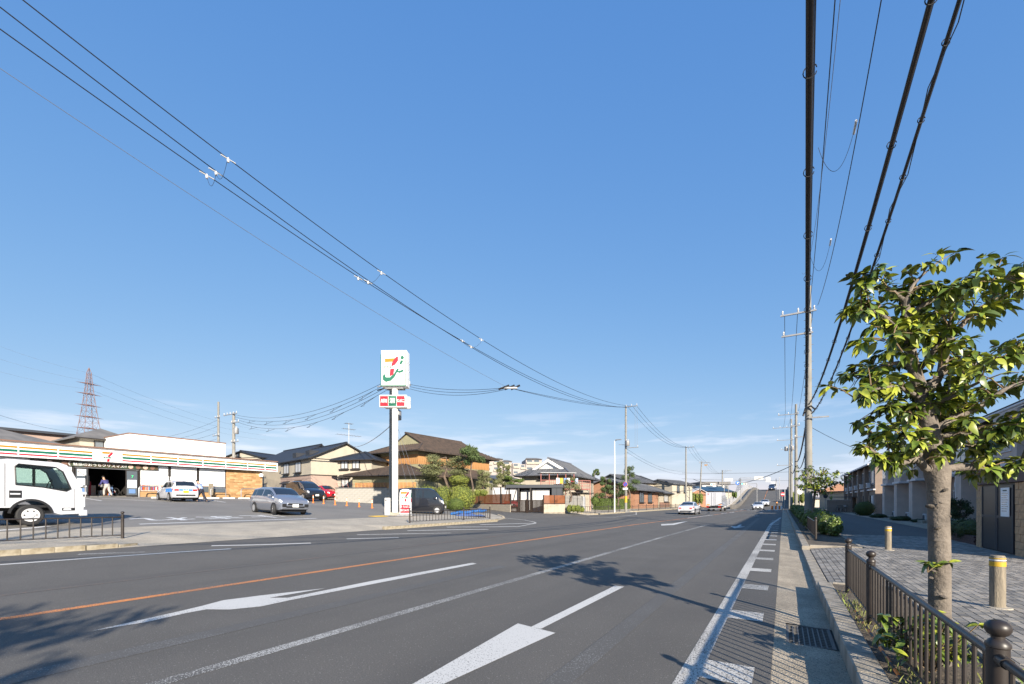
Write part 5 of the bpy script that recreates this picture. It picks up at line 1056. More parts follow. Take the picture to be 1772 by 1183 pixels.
def house(name, label, A, B, D, ze, zr, kind, wall, roof, wins=(), o=.5, base=None, tiles=0, lower=None, ridge=True, g=1.4, cat='house', group=None, chimney=False, bargeboard=None):
    A = V((A.x, A.y, 0)); B = V((B.x, B.y, 0)); W = (B-A).length; rz = atan2((B-A).y, (B-A).x); z0 = min(H(A.x), H(B.x)) if base is None else base
    h = thing(name, label, cat, (A.x, A.y, z0), rz, group); e = ze-z0; r = zr-z0; bt = -1.0
    if kind in ('gable_y', 'irimoya_y'):
        mb = MB().plate([(0, bt), (W, bt), (W, e), (W/2, r-.15 if kind == 'gable_y' else e), (0, e)] if kind == 'gable_y' else [(0, bt), (W, bt), (W, e), (0, e)], t=D, off=0)
    elif kind == 'gable_x': mb = MB().plate([(0, bt), (D, bt), (D, e), (D/2, r-.15), (0, e)], t=W, off=0, plane='yz')
    else: mb = MB().box(0, W, 0, D, bt, e)
    wl = mb.build('wall', M[wall], h)
    if lower: MB().box(-.02, W+.02, -.02, D+.02, bt, lower[1]-z0).build('lower_wall', M[lower[0]], h); MB().box(-.05, W+.05, -.05, D+.05, lower[1]-z0, lower[1]-z0+.12).build('band', M['frame'], h)
    x0, x1, y0, y1 = -o, W+o, -o, D+o; s = None
    if kind == 'flat': MB().box(x0, x1, y0, y1, e, r).build('roof', M[roof], h); pl_ = []
    elif kind == 'gable_y':
        k = (r-e)/(W/2+o)*0; pl_ = [[(x0, y1, e-.1), (x0, y0, e-.1), (W/2, y0, r), (W/2, y1, r)], [(x1, y0, e-.1), (x1, y1, e-.1), (W/2, y1, r), (W/2, y0, r)]]; rl = [(W/2, y0, r), (W/2, y1, r)]
    elif kind == 'gable_x':
        pl_ = [[(x0, y0, e-.1), (x1, y0, e-.1), (x1, D/2, r), (x0, D/2, r)], [(x1, y1, e-.1), (x0, y1, e-.1), (x0, D/2, r), (x1, D/2, r)]]; rl = [(x0, D/2, r), (x1, D/2, r)]
    elif kind == 'irimoya_y':
        f = .42; zg = e-.1+(r-e+.1)*f; yg = y0+g; xl = x0+(W/2-x0)*f; xr_ = x1-(x1-W/2)*f; yb = y1-g
        pl_ = [[(x0, y0, e-.1), (x1, y0, e-.1), (xr_, yg, zg), (xl, yg, zg)], [(x1, y1, e-.1), (x0, y1, e-.1), (xl, yb, zg), (xr_, yb, zg)],
               [(x0, y1, e-.1), (x0, y0, e-.1), (xl, yg, zg), (W/2, yg, r), (W/2, yb, r), (xl, yb, zg)], [(x1, y0, e-.1), (x1, y1, e-.1), (xr_, yb, zg), (W/2, yb, r), (W/2, yg, r), (xr_, yg, zg)]]
        rl = [(W/2, yg-.2, r), (W/2, yb, r)]
        MB().plate([(xl, zg), (xr_, zg), (W/2, r-.1)], t=.1, off=yg+.15).build('gable', M[bargeboard or wall], h)
        if bargeboard:
            for sx in (-1, 1): a = xl if sx < 0 else xr_; MB().add([(a, yg-.25, zg-.1), (W/2, yg-.25, r-.12), (W/2, yg-.25, r-.5), (a-sx*.55, yg-.25, zg-.1), (a, yg-.1, zg-.1), (W/2, yg-.1, r-.12), (W/2, yg-.1, r-.5), (a-sx*.55, yg-.1, zg-.1)], [(0, 1, 2, 3), (7, 6, 5, 4), (0, 3, 7, 4), (3, 2, 6, 7), (0, 4, 5, 1)]).build('bargeboard', M[bargeboard], h)
    else:
        if W >= D: a, b = (D/2, D/2, r), (W-D/2, D/2, r)
        else: a, b = (W/2, W/2, r), (W/2, D-W/2, r)
        c = [(x0, y0, e-.1), (x1, y0, e-.1), (x1, y1, e-.1), (x0, y1, e-.1)]
        pl_ = [[c[0], c[1], b, a], [c[1], c[2], b], [c[2], c[3], a, b], [c[3], c[0], a]] if W >= D else [[c[0], c[1], a], [c[1], c[2], b, a], [c[2], c[3], b], [c[3], c[0], a, b]]; rl = [a, b]
    if pl_:
        rm = MB()
        for q in pl_: thick_poly(rm, q)
        rf = rm.build('roof', M[roof], h)
        if tiles:
            tm_ = MB()
            for q in pl_: tile_rows(tm_, q, tiles, tiles*.28)
            t_ = tm_.build('tile_rows', M[roof], rf, kind='stuff')
        if ridge:
            MB().tube(rl, .13, 6).build('ridge', M['ridge' if 'grey' in roof else roof], rf, smooth=True)
            if kind in ('hip', 'irimoya_y'):
                for q in (pl_[0], pl_[2]):
                    for a, b in ((q[0], q[-1]), (q[1], q[2])):
                        if (V(a)-V(b)).length > .3: MB().tube([V(a)+V((0, 0, .04)), V(b)+V((0, 0, .04))], .09, 6).build('hip_ridge', M['ridge' if 'grey' in roof else roof], rf, smooth=True)
        fa = MB()
        fa.tube([(x0, y0-.03, e-.16), (x1, y0-.03, e-.16)], .06, 6); fa.build('gutter', M['frame'], h)
    for wv in wins:
        face, x, z, ww, hh = wv[:5]; st = wv[5] if len(wv) > 5 else 'curtain'
        T = Matrix.Identity(4)
        if face == 'L': T = Matrix.Translation((0, D, 0)) @ Matrix.Rotation(R(-90), 4, 'Z')     # x runs from the back to the front
        if face == 'R': T = Matrix.Translation((W, 0, 0)) @ Matrix.Rotation(R(90), 4, 'Z')
        f = MB(); f.T = T; z -= z0
        f.box(x, x+ww, -.09, .02, z, z+.07); f.box(x, x+ww, -.09, .02, z+hh-.07, z+hh); f.box(x, x+.07, -.09, .02, z+.07, z+hh-.07); f.box(x+ww-.07, x+ww, -.09, .02, z+.07, z+hh-.07); f.box(x+ww/2-.03, x+ww/2+.03, -.07, .0, z+.07, z+hh-.07)
        fo = f.build('window', M['frame'], h)
        for k in (0, 1): p = MB(); p.T = T; p.box(x+.075+k*(ww/2-.04), x+ww/2-.035+k*(ww/2-.04), -.04, -.025, z+.075, z+hh-.075); p.build('pane', M[{'curtain': 'curtain', 'dark': 'pane', 'shutter': 'pane_white'}[st]], fo)
        sl_ = MB(); sl_.T = T; sl_.box(x-.12, x+ww+.12, -.3, .0, z-.12, z-.005); sl_.build('sill', M['frame'], fo)
        if len(wv) > 6: a_ = MB(); a_.T = T; a_.add([(x-.2, -.55, z+hh+.08), (x+ww+.2, -.55, z+hh+.08), (x+ww+.2, 0, z+hh+.4), (x-.2, 0, z+hh+.4), (x-.2, -.55, z+hh), (x+ww+.2, -.55, z+hh), (x+ww+.2, 0, z+hh), (x-.2, 0, z+hh)], [(0, 1, 2, 3), (4, 7, 6, 5), (0, 4, 5, 1), (1, 5, 6, 2), (3, 7, 4, 0)]); a_.build('awning', M['frame'], fo)
    return h, W
# cream house with black roof, gable end towards the camera
A, B = P(538, 54), P(650, 60); e1 = zz(791, 54)
h1, W1 = house('cream_house', 'cream two-storey house with steep black roof and pinkish ground floor, right of the store', A, B, 10, e1, zz(766, 57), 'gable_y', 'cream2', 'roof_black', [('L', 1.2, 5.15, 1.9, 1.3), ('L', 5.2, 5.15, 1.9, 1.3), ('L', 1.2, 2.3, 1.9, 1.5, 'curtain', 1), ('L', 5.2, 2.3, 1.9, 1.5, 'curtain', 1)], lower=('pinkish', 4.65), tiles=0)
for x, y in ((1.2, 2.2), (1.2, 6.5)): MB().box(x-.5, x+.7, y, y+1.2, e1-H(A.x)+.2, e1-H(A.x)+1.2).build('dormer', M['roof_black'], h1)
MB().tube([(W1/2+1.0, 1, 6.5), (W1/2+1.0, 1, 9.7)], .04, 6).build('antenna_mast', M['metal'], h1)
for z, L in ((9.6, .5), (8.9, .8), (8.1, 1.6)):
    MB().tube([(W1/2+1-L, 1, z), (W1/2+1+L, 1, z)], .025, 5).build('antenna_arm', M['metal'], h1); a_ = MB()
    for k in range(8): a_.tube([(W1/2+1-L+k*L/3.6, .6, z), (W1/2+1-L+k*L/3.6, 1.4, z)], .015, 4)
    a_.build('antenna_rods', M['metal'], h1)
dsh = MB().lathe([(.001, .1), (.3, .05), (.42, -.08), (.4, -.1), (.28, .02), (.001, .06)], 16, ax='y').build('satellite_dish', M['sign_white'], h1, smooth=True); dsh.location = (W1/2+.2, .3, zz(775, 57)-h1.location.z)
A, B = P(441, 70), P(498, 62)
hb, _ = house('black_roofed_house', 'part of a dark roofed cream house showing between store and cream house', A, B, 9, zz(796, 62), zz(773, 68), 'gable_x', 'cream', 'roof_black', [('F', 3.6, 2.6, 1.0, 1.6, 'dark')]); bx('wall_band', (0, 4, -.04, 0, 1.5, 1.6), M['frame'], hb)
A, B = P(584, 52), P(643, 51)
house('small_cream_house', 'smaller cream house with low black hipped roof and two curtained windows', A, B, 5, zz(795, 52), zz(783, 54), 'hip', 'cream2', 'roof_black', [('F', .45, zz(811.5, 52), .95, .95), ('F', 1.9, zz(811.5, 52), .95, .95), ('F', .5, zz(842, 52), 1.0, .95, 'curtain', 1)], o=.6)
A, B = P(388, 78), P(452, 76); house('pale_house', 'pale gabled house just visible over the store roof beside the pole pair', A, B, 8, zz(791, 77), zz(780, 77), 'gable_y', 'cream2', 'roof_black', [('F', 2.6, zz(790, 77), .7, .9, 'dark')])
# traditional brown roofed house: lower and upper storey
A, B = P(610, 49.5), P(737, 48); tz = H(A.x)
ht, Wt = house('traditional_house', 'large traditional wooden house with brown shingled hip-and-gable roofs and cedar walls', A, B, 9, zz(821, 49), zz(803, 53), 'hip', 'olive', 'roof_brown', o=.7, tiles=.35, ridge=True)
A2, B2 = P(650, 55.5), P(724, 51.5)
def sub_house(parent, h2):
    for ch in list(h2.children):
        ch.parent = parent; ch.matrix_parent_inverse = Matrix.Identity(4); ch.matrix_basis = parent.matrix_basis.inverted() @ h2.matrix_basis @ ch.matrix_basis
    bpy.data.objects.remove(h2)
bpy.context.view_layer.update()
hu, Wu = house('upper_storey', 'tmp', A2, B2, 13.5, zz(778, 51.5), zz(747, 54), 'irimoya_y', 'olive', 'roof_brown', o=1.0, tiles=.35, g=2.6)
zc0, zc1 = zz(803, 52)-hu.location.z, zz(786, 52)-hu.location.z; q0_ = None
for face, n_, L in (('F', 22, Wu), ('R', 40, 13.5)):
    for k in range(n_):
        x = L*k/n_
        if q0_ is None or face == 'R' and k == 0: q0_ = bx('cedar_board', (0, L/n_-.02, -.03, 0, zc0, zc1), M['cedar'], hu); o = q0_
        else: o = again(q0_)
        if face == 'F': o.location = (x, -.001, 0)
        else: o.location = (Wu+.001, x, 0); o.rotation_euler = (0, 0, R(90))
        o.location.z = random.uniform(-.01, .01)
bx('rain_chain', (-.02, .05, -.1, -.04, zc0, zc1+.6), M['frame'], hu)
sub_house(ht, hu)
for k in range(16):
    o = bx('cedar_board', (0, .42, -.03, 0, 0, .75), M['cedar'], ht) if k == 0 else again(o); o.location = (.3+k*.44, -.002, zz(847, 49.5)-ht.location.z)
A = P(738, 49.5); B = P(842, 60); rl2 = MB(); q_ = (B-A).normalized(); n_ = V((q_.y, -q_.x, 0)); i_ = (ht.matrix_basis.inverted())
pp = [V((A.x, A.y, zz(821, 49.5)))+n_*.9, V((B.x, B.y, zz(821, 49.5)))+n_*.9, V((B.x, B.y, zz(805, 51)))-n_*1.2, V((A.x, A.y, zz(805, 51)))-n_*1.2]
bpy.context.view_layer.update(); Mi = ht.matrix_world.inverted(); thick_poly(rl2, [Mi @ p for p in pp]); r_o = rl2.build('lean_to_roof', M['roof_brown'], ht)
tm_ = MB(); tile_rows(tm_, [Mi @ p for p in pp], .35, .1); tm_.build('tile_rows', M['roof_brown'], r_o, kind='stuff')
# block wall with tile coping and leaning rust spikes
A, B = P(580, 46), P(674, 45.5)
bw = thing('block_wall', 'weathered grey block wall with dark tile coping in front of the traditional house', 'wall', (A.x, A.y, zz(868, 46)), atan2((B-A).y, (B-A).x)); L = (B-A).length; hh_ = zz(844.5, 46)-zz(868, 46)
nb = 11; rows = 8; rh = (hh_+.35)/rows
blk = bx('block', (.006, L/nb-.006, 0, .15, .005, rh-.005), M['grey_block'], bw); blk.location = (0, 0, -.35)
MB().box(.01, L-.01, .008, .142, -.6, hh_-.01).build('core', M['kerb'], bw)
for r_ in range(rows):
    for k in range(nb):
        if r_ == 0 and k == 0: continue
        s = (L/nb/2 if r_ % 2 else 0); 
        if k == nb-1 and r_ % 2: continue
        again(blk, loc=(k*L/nb+s, random.uniform(-.012, .006), -.35+r_*rh))
cp = bx('coping_tile', (0, .36, -.08, .23, 0, .07), M['roof_grey'], bw); cp.location = (0, 0, hh_)
for k in range(1, int(L/.38)): again(cp, loc=(k*.38, 0, hh_))
sp0 = MB().tube([(0, .05, .05), (-.18, .05, .5)], .02, 5).build('spike', M['rust'], bw, loc=(.3, 0, hh_))
for k in range(1, 11): again(sp0, loc=(.3+k*.55, 0, hh_))
# grey tiled house with white gable
A, B = P(903, 55.5), P(981, 53.2)
hg, Wg = house('grey_tiled_house', 'single-storey house with grey tiled roof and bold white front gable', A, B, 13, zz(821, 54), zz(794.5, 57.5), 'irimoya_y', 'cream2', 'roof_grey', [('F', 2.2, zz(829, 54), .9, .5, 'dark')], o=.75, tiles=.24, g=2.4, bargeboard='sign_white')
# red framed roof terrace
A = P(936, 49); B = P(1021, 50); tr = thing('terrace', 'rust red metal roof terrace with rails and hanging washing before the grey tiled house', 'terrace', (A.x, A.y, 0), atan2((B-A).y, (B-A).x)); L = (B-A).length
zd = zz(845, 49); zt_ = zz(818, 49)
for k in range(7): MB().box(k*L/6-.04, k*L/6+.04, -.04, .04, .6 if k % 3 == 0 else zd, zt_ if k < 5 else zd+.9).build('post', M['rust'], tr)
MB().box(-.1, L*.7, -.3, 1.6, zt_, zt_+.06).build('roof_sheet', M['curtain'], tr); MB().box(0, L, -.05, 1.8, zd-.12, zd).build('deck', M['rust'], tr)
for z in (.3, .6, .9): MB().box(0, L, -.03, .03, zd+z-.03, zd+z+.03).build('rail', M['rust'], tr)
for k in range(24): 
    o = bx('baluster', (-.015, .015, -.02, .02, 0, .9), M['rust'], tr) if k == 0 else again(o); o.location = (k*L/24, 0, zd)
for k, m in enumerate(('paper', 'yellow', 'goods', 'paper', 'red', 'shirt')): bx('laundry', (1.7+k*.42, 2.05+k*.42, -.05, -.03, zd+.55, zd+1.15), M[m], tr)
# charcoal garage with white panels
A = P(851, 44.5); B = P(973, 43.5); gz = H(A.x)-.2
ga = thing('garage', 'charcoal flat-roofed garage with white panels and shutter behind the gate', 'garage', (A.x, A.y, 0), atan2((B-A).y, (B-A).x)); L = (B-A).length; fx = lambda px: L*(px-851)/(973-851)
zr_ = zz(838.5, 44); zp = zz(841.5, 44)
bx('roof', (fx(876), L+.1, -.1, 4, zr_-.3, zr_), M['charcoal'], ga); bx('back_wall', (0, L, 3.5, 3.6, -.2, zr_-.3), M['charcoal'], ga); bx('side_cabin', (fx(955), L, 0, 3.5, .2, zr_-.3), M['charcoal'], ga); bx('interior', (fx(900), fx(955), 1.2, 1.3, 0, zr_-.3), M['charcoal'], ga)
for px in (963, 971): bx('door_seam', (fx(px), fx(px)+.03, -.01, .0, .3, zr_-.35), M['black'], ga)
for a, b in ((851.5, 865), (867, 880), (882, 896)):
    pn = bx('panel', (fx(a), fx(b), .3, .36, .2, zz(843, 44)), M['panel'], ga)
    q = MB().tube([(fx(a)+.1, .28, zz(844, 44)), (fx(b)-.3, .28, zz(868, 44))] if a < 860 else [(fx(b)-.1, .28, zz(844, 44)), (fx(a)+.3, .28, zz(868, 44))], .035, 5); q.build('brace', M['frame'], pn)
    bx('frame_post', (fx(b), fx(b)+.1, .25, .35, .2, zz(841.5, 44)), M['frame'], ga)
bx('top_frame', (0, fx(898), .24, .36, zz(842.6, 44), zz(841.3, 44)), M['frame'], ga)
bx('shutter', (fx(900), fx(916.5), .8, .85, .3, zz(848, 44)), M['panel'], ga); bx('shed_front', (fx(921), fx(951), .5, .9, .3, zz(847, 44)), M['panel'], ga); bx('shed_roof', (fx(920), fx(952.5), .4, 1, zz(847, 44), zz(846, 44)), M['metal'], ga)
for px in (926, 935.5): bx('shed_seam', (fx(px), fx(px)+.04, .49, .499, .3, zz(848, 44)), M['metal'], ga)
for px in (897, 917.5): bx('column', (fx(px), fx(px)+.13, 0, .13, 0, zr_-.3), M['frame'], ga)
# garden wall, board fences, gate
def wall_run(label, A, B, z0, z1, m, th=.15, blockw=.4, rows=4):
    r = thing('garden_wall', label, 'wall', (A.x, A.y, z0), atan2((B-A).y, (B-A).x)); L = (V((B.x, B.y))-V((A.x, A.y))).length; n = max(1, round(L/blockw)); rh = (z1-z0)/rows
    bx('core', (.01, L-.01, .01, th-.01, -.3, z1-z0-.01), M['kerb'], r); b0 = bx('block', (.005, L/n-.005, 0, th, .004, rh-.004), M[m], r)
    for k in range(rows):
        for i in range(n):
            if k or i: again(b0, loc=(i*L/n, random.uniform(-.006, .004), k*rh))
    return r, L
def boards(label, A, B, z0, z1, n, posts, m='wood_fence'):
    r = thing('board_fence', label, 'fence', (A.x, A.y, z0), atan2((B-A).y, (B-A).x)); L = (V((B.x, B.y))-V((A.x, A.y))).length; hh = (z1-z0)/n
    b0 = bx('board', (0, L, .03, .06, .004, hh-.004), M[m], r)
    for k in range(1, n): again(b0, loc=(0, 0, k*hh))
    for f_, w_ in posts: bx('post', (L*f_-w_/2, L*f_+w_/2, .0, .1, -.05, z1-z0+.02), M['frame'], r)
    bx('bottom_rail', (0, L, .0, .1, -.08, -.0), M['frame'], r)
C0, C1, C2, C3 = P(812, 47.5), P(883, 40.8), P(941, 41.2), P(978, 42.6)
wall_run('pale beige block wall under the long brown board fence', C0, C1, zz(886.5, 40.8), 1.26, 'beige_block'); boards('long brown slatted board fence left of the driveway gate', C0, C1, 1.33, 2.2, 8, ((0, .08), (.26, .1), (.8, .2), (1, .06)))
bx('red_trim', (0, 1, 0, 1, 0, 1), M['red'], None); o = bpy.data.objects['red_trim']; o.location = (C0.x+.4*(C1.x-C0.x), C0.y+.4*(C1.y-C0.y), 1.285); o.rotation_euler = (0, 0, atan2((C1-C0).y, (C1-C0).x)); o.scale = (4.2, .04, .05); tag(o, 'bright red strip lying on the beige wall under the board fence', 'strip')
wall_run('pale beige block wall right of the driveway gate', C2, C3, zz(886, 41.5), 1.28, 'beige_block'); boards('short brown slatted board fence right of the driveway gate', C2, C3, 1.35, 2.1, 9, ((0, .06), (.5, .06), (1, .06)))
gt = thing('driveway_gate', 'dark brown barred folding gate between the two beige walls', 'gate', (C1.x, C1.y, zz(887, 41)), atan2((C2-C1).y, (C2-C1).x)); L = (C2-C1).length
for k in range(26): o = bx('bar', (-.045, .045, -.015, .015, .05, 1.15), M['gate'], gt) if k == 0 else again(o); o.location = (.1+k*(L-.2)/25, 0, 0)
for z in (.1, 1.08): bx('rail', (.05, L-.05, -.02, .02, z, z+.05), M['gate'], gt)
bx('centre_post', (L*.46, L*.46+.22, -.08, .08, 0, 1.2), M['gate'], gt); bx('end_post', (L-.15, L, -.06, .06, 0, 1.2), M['gate'], gt)
D0, D1 = P(979, 43), P(1009, 49); wall_run('low pale garden wall with gaps right of the short board fence', D0, D1, .45, zz(857, 44), 'grey_block', rows=6)
o = thing('garden_gate', 'white garden door in a beige surround under a flat dark cap', 'gate', P(1005, 46), atan2(.7, .72)-R(0)); A = P(1004, 50); B = P(1024, 53); o.location = (A.x, A.y, .45); o.rotation_euler = (0, 0, atan2((B-A).y, (B-A).x)); L = (B-A).length
bx('surround', (0, L, .05, .4, 0, zz(854, 51)-.45), M['beige_block'], o); bx('door', (.5, 1.45, -.02, .049, 0, zz(859, 51)-.45), M['panel'], o); bx('cap', (-1.6, L+.2, -.2, .6, zz(853.5, 51)-.45, zz(852, 51)-.45), M['frame'], o); bx('upper_wall', (-1.5, L+.1, .5, .9, 0, zz(848, 51)-.45), M['beige_block'], o)
# houses further along the left side (front faces the road)
def roadpt(px, X):
    r = ray(px); d = X/r.x; return V((X, r.y*d, 0)), d
A, dA = roadpt(1099, -19); B, dB = roadpt(1139, -19)
house('orange_house', 'low orange-walled house with grey tiled roof facing the road', A, B, 9, zz(847, dA), zz(829, dA+4), 'gable_x', 'brick_orange', 'roof_grey', [('F', 2.2, 1.4, 2.6, 1.55, 'dark', 1), ('F', 7.4, 1.4, 2.6, 1.55, 'dark', 1)], o=.9, tiles=.35)
A, dA = roadpt(1141, -19.2); B, dB = roadpt(1166, -19.2)
hs_, _ = house('brown_fronted_house', 'small house with grey tiled roof and brown panelled front, right of the orange one', A, B, 8, zz(852, dA), zz(838, dA+5), 'gable_x', 'cream', 'roof_grey', [('F', 3.5, 1.5, 3.4, 1.4, 'curtain', 1), ('F', 9.5, 1.5, 2.2, 1.4, 'curtain', 1)], o=.8, tiles=.35); bx('lower_panel', (0, 13, -.08, -.01, 0, .95), M['brown_trim'], hs_)
A, B = P(1118, 93), P(1163, 89); house('two_storey_house', 'cream two-storey gabled house behind the brown fronted one', A, B, 9, zz(836, 90), zz(829, 90), 'gable_y', 'cream2', 'roof_grey', [('R', 2, 3.4, 1.1, 1.4, 'dark'), ('R', 5, 3.4, 1.1, 1.4, 'dark')], tiles=.4)
A, dA = roadpt(1166.5, -19.4); B, dB = roadpt(1181, -19.4); hk, _ = house('shuttered_shop', 'pale flat-fronted building with white roller shutter beside the utility pole', A, B, 6, zz(851, dA), zz(850, dA), 'flat', 'cream2', 'panel', o=.2, ridge=False); bx('shutter', (1.0, 7, -.06, -.01, .1, 2.4), M['panel'], hk)
A, B = P(1088, 86), P(1136, 92); house('grey_roofed_house', 'two-storey house with long grey tiled roof behind the orange house', A, B, 8, zz(834, 88), zz(822, 92), 'gable_x', 'cream', 'roof_grey', [('F', 3, zz(845, 88), 2, 1, 'curtain')], tiles=.4)
A, B = P(1040, 76), P(1072, 80); house('dark_roofed_house', 'house with dark tiled roof hidden behind the pine trees', A, B, 8, zz(838, 78), zz(829, 80), 'hip', 'cream', 'roof_grey', tiles=.4)
A, B = P(1176, 112), P(1222, 118); house('distant_house', 'distant house with dull grey hipped roof right of the shuttered building', A, B, 9, zz(849, 114), zz(839, 118), 'hip', 'cream', 'roof_grey')
A, B = P(1190, 106), P(1226, 110); house('white_gabled_house', 'white gabled house left of the box truck with orange wall below', A, B, 9, zz(854, 108), zz(845, 108), 'gable_y', 'brick_orange', 'panel', [('F', 2.6, 1.5, 1.2, 1, 'dark')])
A, B = P(1215, 132), P(1260, 132); house('white_block', 'white two-storey building rising above the box truck', A, B, 10, zz(838, 132), zz(833.5, 132), 'flat', 'panel', 'roof_dull', [('F', 1.2, zz(845, 132), 1.8, .8, 'dark'), ('F', 4.4, zz(845, 132), 1.6, .8, 'dark'), ('F', 6.6, zz(845, 132), .8, .9, 'dark')], cat='building', ridge=False)
A, B = P(1224, 112), P(1266, 114); MATS.setdefault('x', None); M['roof_blue'] = mat('blue_roof', (.03, .075, .13), .5, (.025, .06, .1), 3); house('blue_roofed_house', 'low house with bright blue tiled roof directly behind the box truck', A, B, 8, zz(849, 112), zz(842.5, 116), 'gable_x', 'cream2', 'roof_blue')
# big plain building and roofs over the left end of the store
for nm, lb, A, B, D, e, r, kd, wl, rf, ww in (
  ('brown_building', 'large plain brown building behind the store at the left edge', V((-70, -5, 0)), V((-70, 21, 0)), 12, 9.0, 9.25, 'flat', 'pinkish', 'charcoal', [('F', 24, 8.1, .9, .5, 'dark')]),
  ('grey_roofed_house', 'house with broad dull grey roof behind the left end of the store fascia', V((-59, -3, 0)), V((-59, 15.2, 0)), 9, 6.95, 8.7, 'hip', 'cream', 'roof_dull', []),
  ('hip_roofed_house', 'cream house with grey hipped roof and wide window left of the white annex', V((-60, 16.8, 0)), V((-60, 21.5, 0)), 7, 8.0, 9.3, 'hip', 'cream2', 'roof_dull', [('F', 1.1, 6.6, 1.5, 1.1, 'dark'), ('F', 2.8, 6.6, 1.2, 1.1, 'shutter')])):
    house(nm, lb, A, B, D, e, r, kd, wl, rf, ww, o=.5, ridge=False)
# apartment blocks far away
for lb, bl in (('pale terraced apartment block far away, left part beyond the brown roof', [(836, 853, 795.5), (853, 870, 794), (870, 886, 797.5)]), ('pale stepped apartment block far away in the middle', [(887, 900, 801), (900, 911, 803)]), ('tallest pale apartment block far away behind the white gable', [(910, 938, 794)])):
    A = P(bl[0][0], 165); h_ = thing('apartment_block', lb, 'building', (A.x, A.y, 2), TH+R(6))
    for a, b, py in bl:
        xa, xb = (a-bl[0][0])*165/F, (b-bl[0][0])*165/F; zt2 = zz(py, 165)-2; o = bx('wall', (xa, xb, 0, 12, -1, zt2), M['far_apt'], h_); k = 0; z = zt2-1.6
        while z > 4:
            bx('balcony', (xa+.3, xb-.3, -.5, -.02, z-.2, z+.5), M['cream2'], o)
            nwin = max(1, int((xb-xa)/2.2))
            for j in range(nwin): bx('window', (xa+.4+j*(xb-xa-.6)/nwin, xa+.4+(j+.7)*(xb-xa-.6)/nwin, -.03, 0, z+.5, z+1.3), M['pane'], o)
            z -= 2.7
        if b-a > 15: thick_poly_ = MB(); thick_poly(thick_poly_, [(xa-.3, -.6, zt2), (xb+.3, -.6, zt2), (xb-1, 6, zt2+1), (xa+1, 6, zt2+1)]); thick_poly_.build('roof', M['roof_dull'], h_)
# a few more low roofs filling the far skyline
for i, (a, b, d, e, r_, wl) in enumerate([(1010, 1040, 95, 846, 838, 'cream'), (860, 900, 75, 828, 820, 'cream2'), (1225, 1262, 160, 856, 850, 'cream2'), (1150, 1175, 130, 848, 842, 'cream'), (1365, 1420, 130, 862, 852, 'cream2')]):
    A, B = P(a, d), P(b, d+3); house('low_house', ['low house far back between the washing terrace and the pines', 'low pale house glimpsed through the garden trees', 'tiny house far behind the box truck', 'far house roof seen right of the cream gable', 'far pale house at the end of the right pavement'][i], A, B, 8, zz(e, d), zz(r_, d), 'gable_x' if i % 2 else 'hip', wl, 'roof_grey')
# ================================================================ right side buildings
# apartment row: facade at X=8.4, local x = along +Y reversed so that local -y faces the road
ap = thing('apartment_row', 'two-storey mauve-grey apartment row in shade on the right behind the street tree', 'building', (8.4, 56, .1), R(-90))
# local x = -Y direction from Y=56 ; local y = +X (away from the road)
La = 38.0
MB().box(0, La, .6, 9, -.3, 5.5).build('wall', M['apt'], ap)
rm = MB(); thick_poly(rm, [(-.6, 0, 5.45), (La+.6, 0, 5.45), (La-4, 4.8, 7.9), (4, 4.8, 7.9)]); thick_poly(rm, [(La+.6, 9.6, 5.45), (-.6, 9.6, 5.45), (4, 4.8, 7.9), (La-4, 4.8, 7.9)]); thick_poly(rm, [(La+.6, 0, 5.45), (La+.6, 9.6, 5.45), (La-4, 4.8, 7.9)]); thick_poly(rm, [(-.6, 9.6, 5.45), (-.6, 0, 5.45), (4, 4.8, 7.9)]); rf = rm.build('roof', M['roof_brown'], ap); tm_ = MB(); tile_rows(tm_, [(-.6, 0, 5.45), (La+.6, 0, 5.45), (La-4, 4.8, 7.9), (4, 4.8, 7.9)], .4, .08); tm_.build('tile_rows', M['roof_brown'], rf, kind='stuff')
MB().box(-.6, La+.6, -.1, .0, 5.28, 5.45).build('eave_board', M['apt_trim'], ap); MB().tube([(-.6, -.12, 5.4), (La+.6, -.12, 5.4)], .06, 8).build('gutter', M['apt_trim'], ap)
def apt_window(par, x, z, w_, h_, y=.58, shutter=False, hood=False):
    f = bx('window', (x, x+w_, y-.05, y+.0, z, z+h_), M['apt_trim'], par); bx('pane', (x+.07, x+w_-.07, y-.07, y-.051, z+.07, z+h_-.07), M['panel' if shutter else 'pane'], f)
    bx('centre_bar', (x+w_/2-.025, x+w_/2+.025, y-.085, y-.071, z+.07, z+h_-.07), M['apt_trim'], f)
    if hood: bx('shutter_box', (x-.15, x+w_+.15, y-.35, y-.0, z+h_+.02, z+h_+.3), M['apt_trim'], f)
def ac_unit(par, x, y, z):
    a = MB().box(x, x+.8, y-.3, y, z, z+.55).build('air_conditioner', M['apt_trim'], par, bevel=.02); MB().lathe([(.2, y-.315), (.2, y-.301)], 16, ax='y', c=(x+.3, 0, z+.28)).build('fan_guard', M['charcoal'], a); bx('grille', (x+.56, x+.74, y-.31, y-.301, z+.08, z+.48), M['metal'], a)
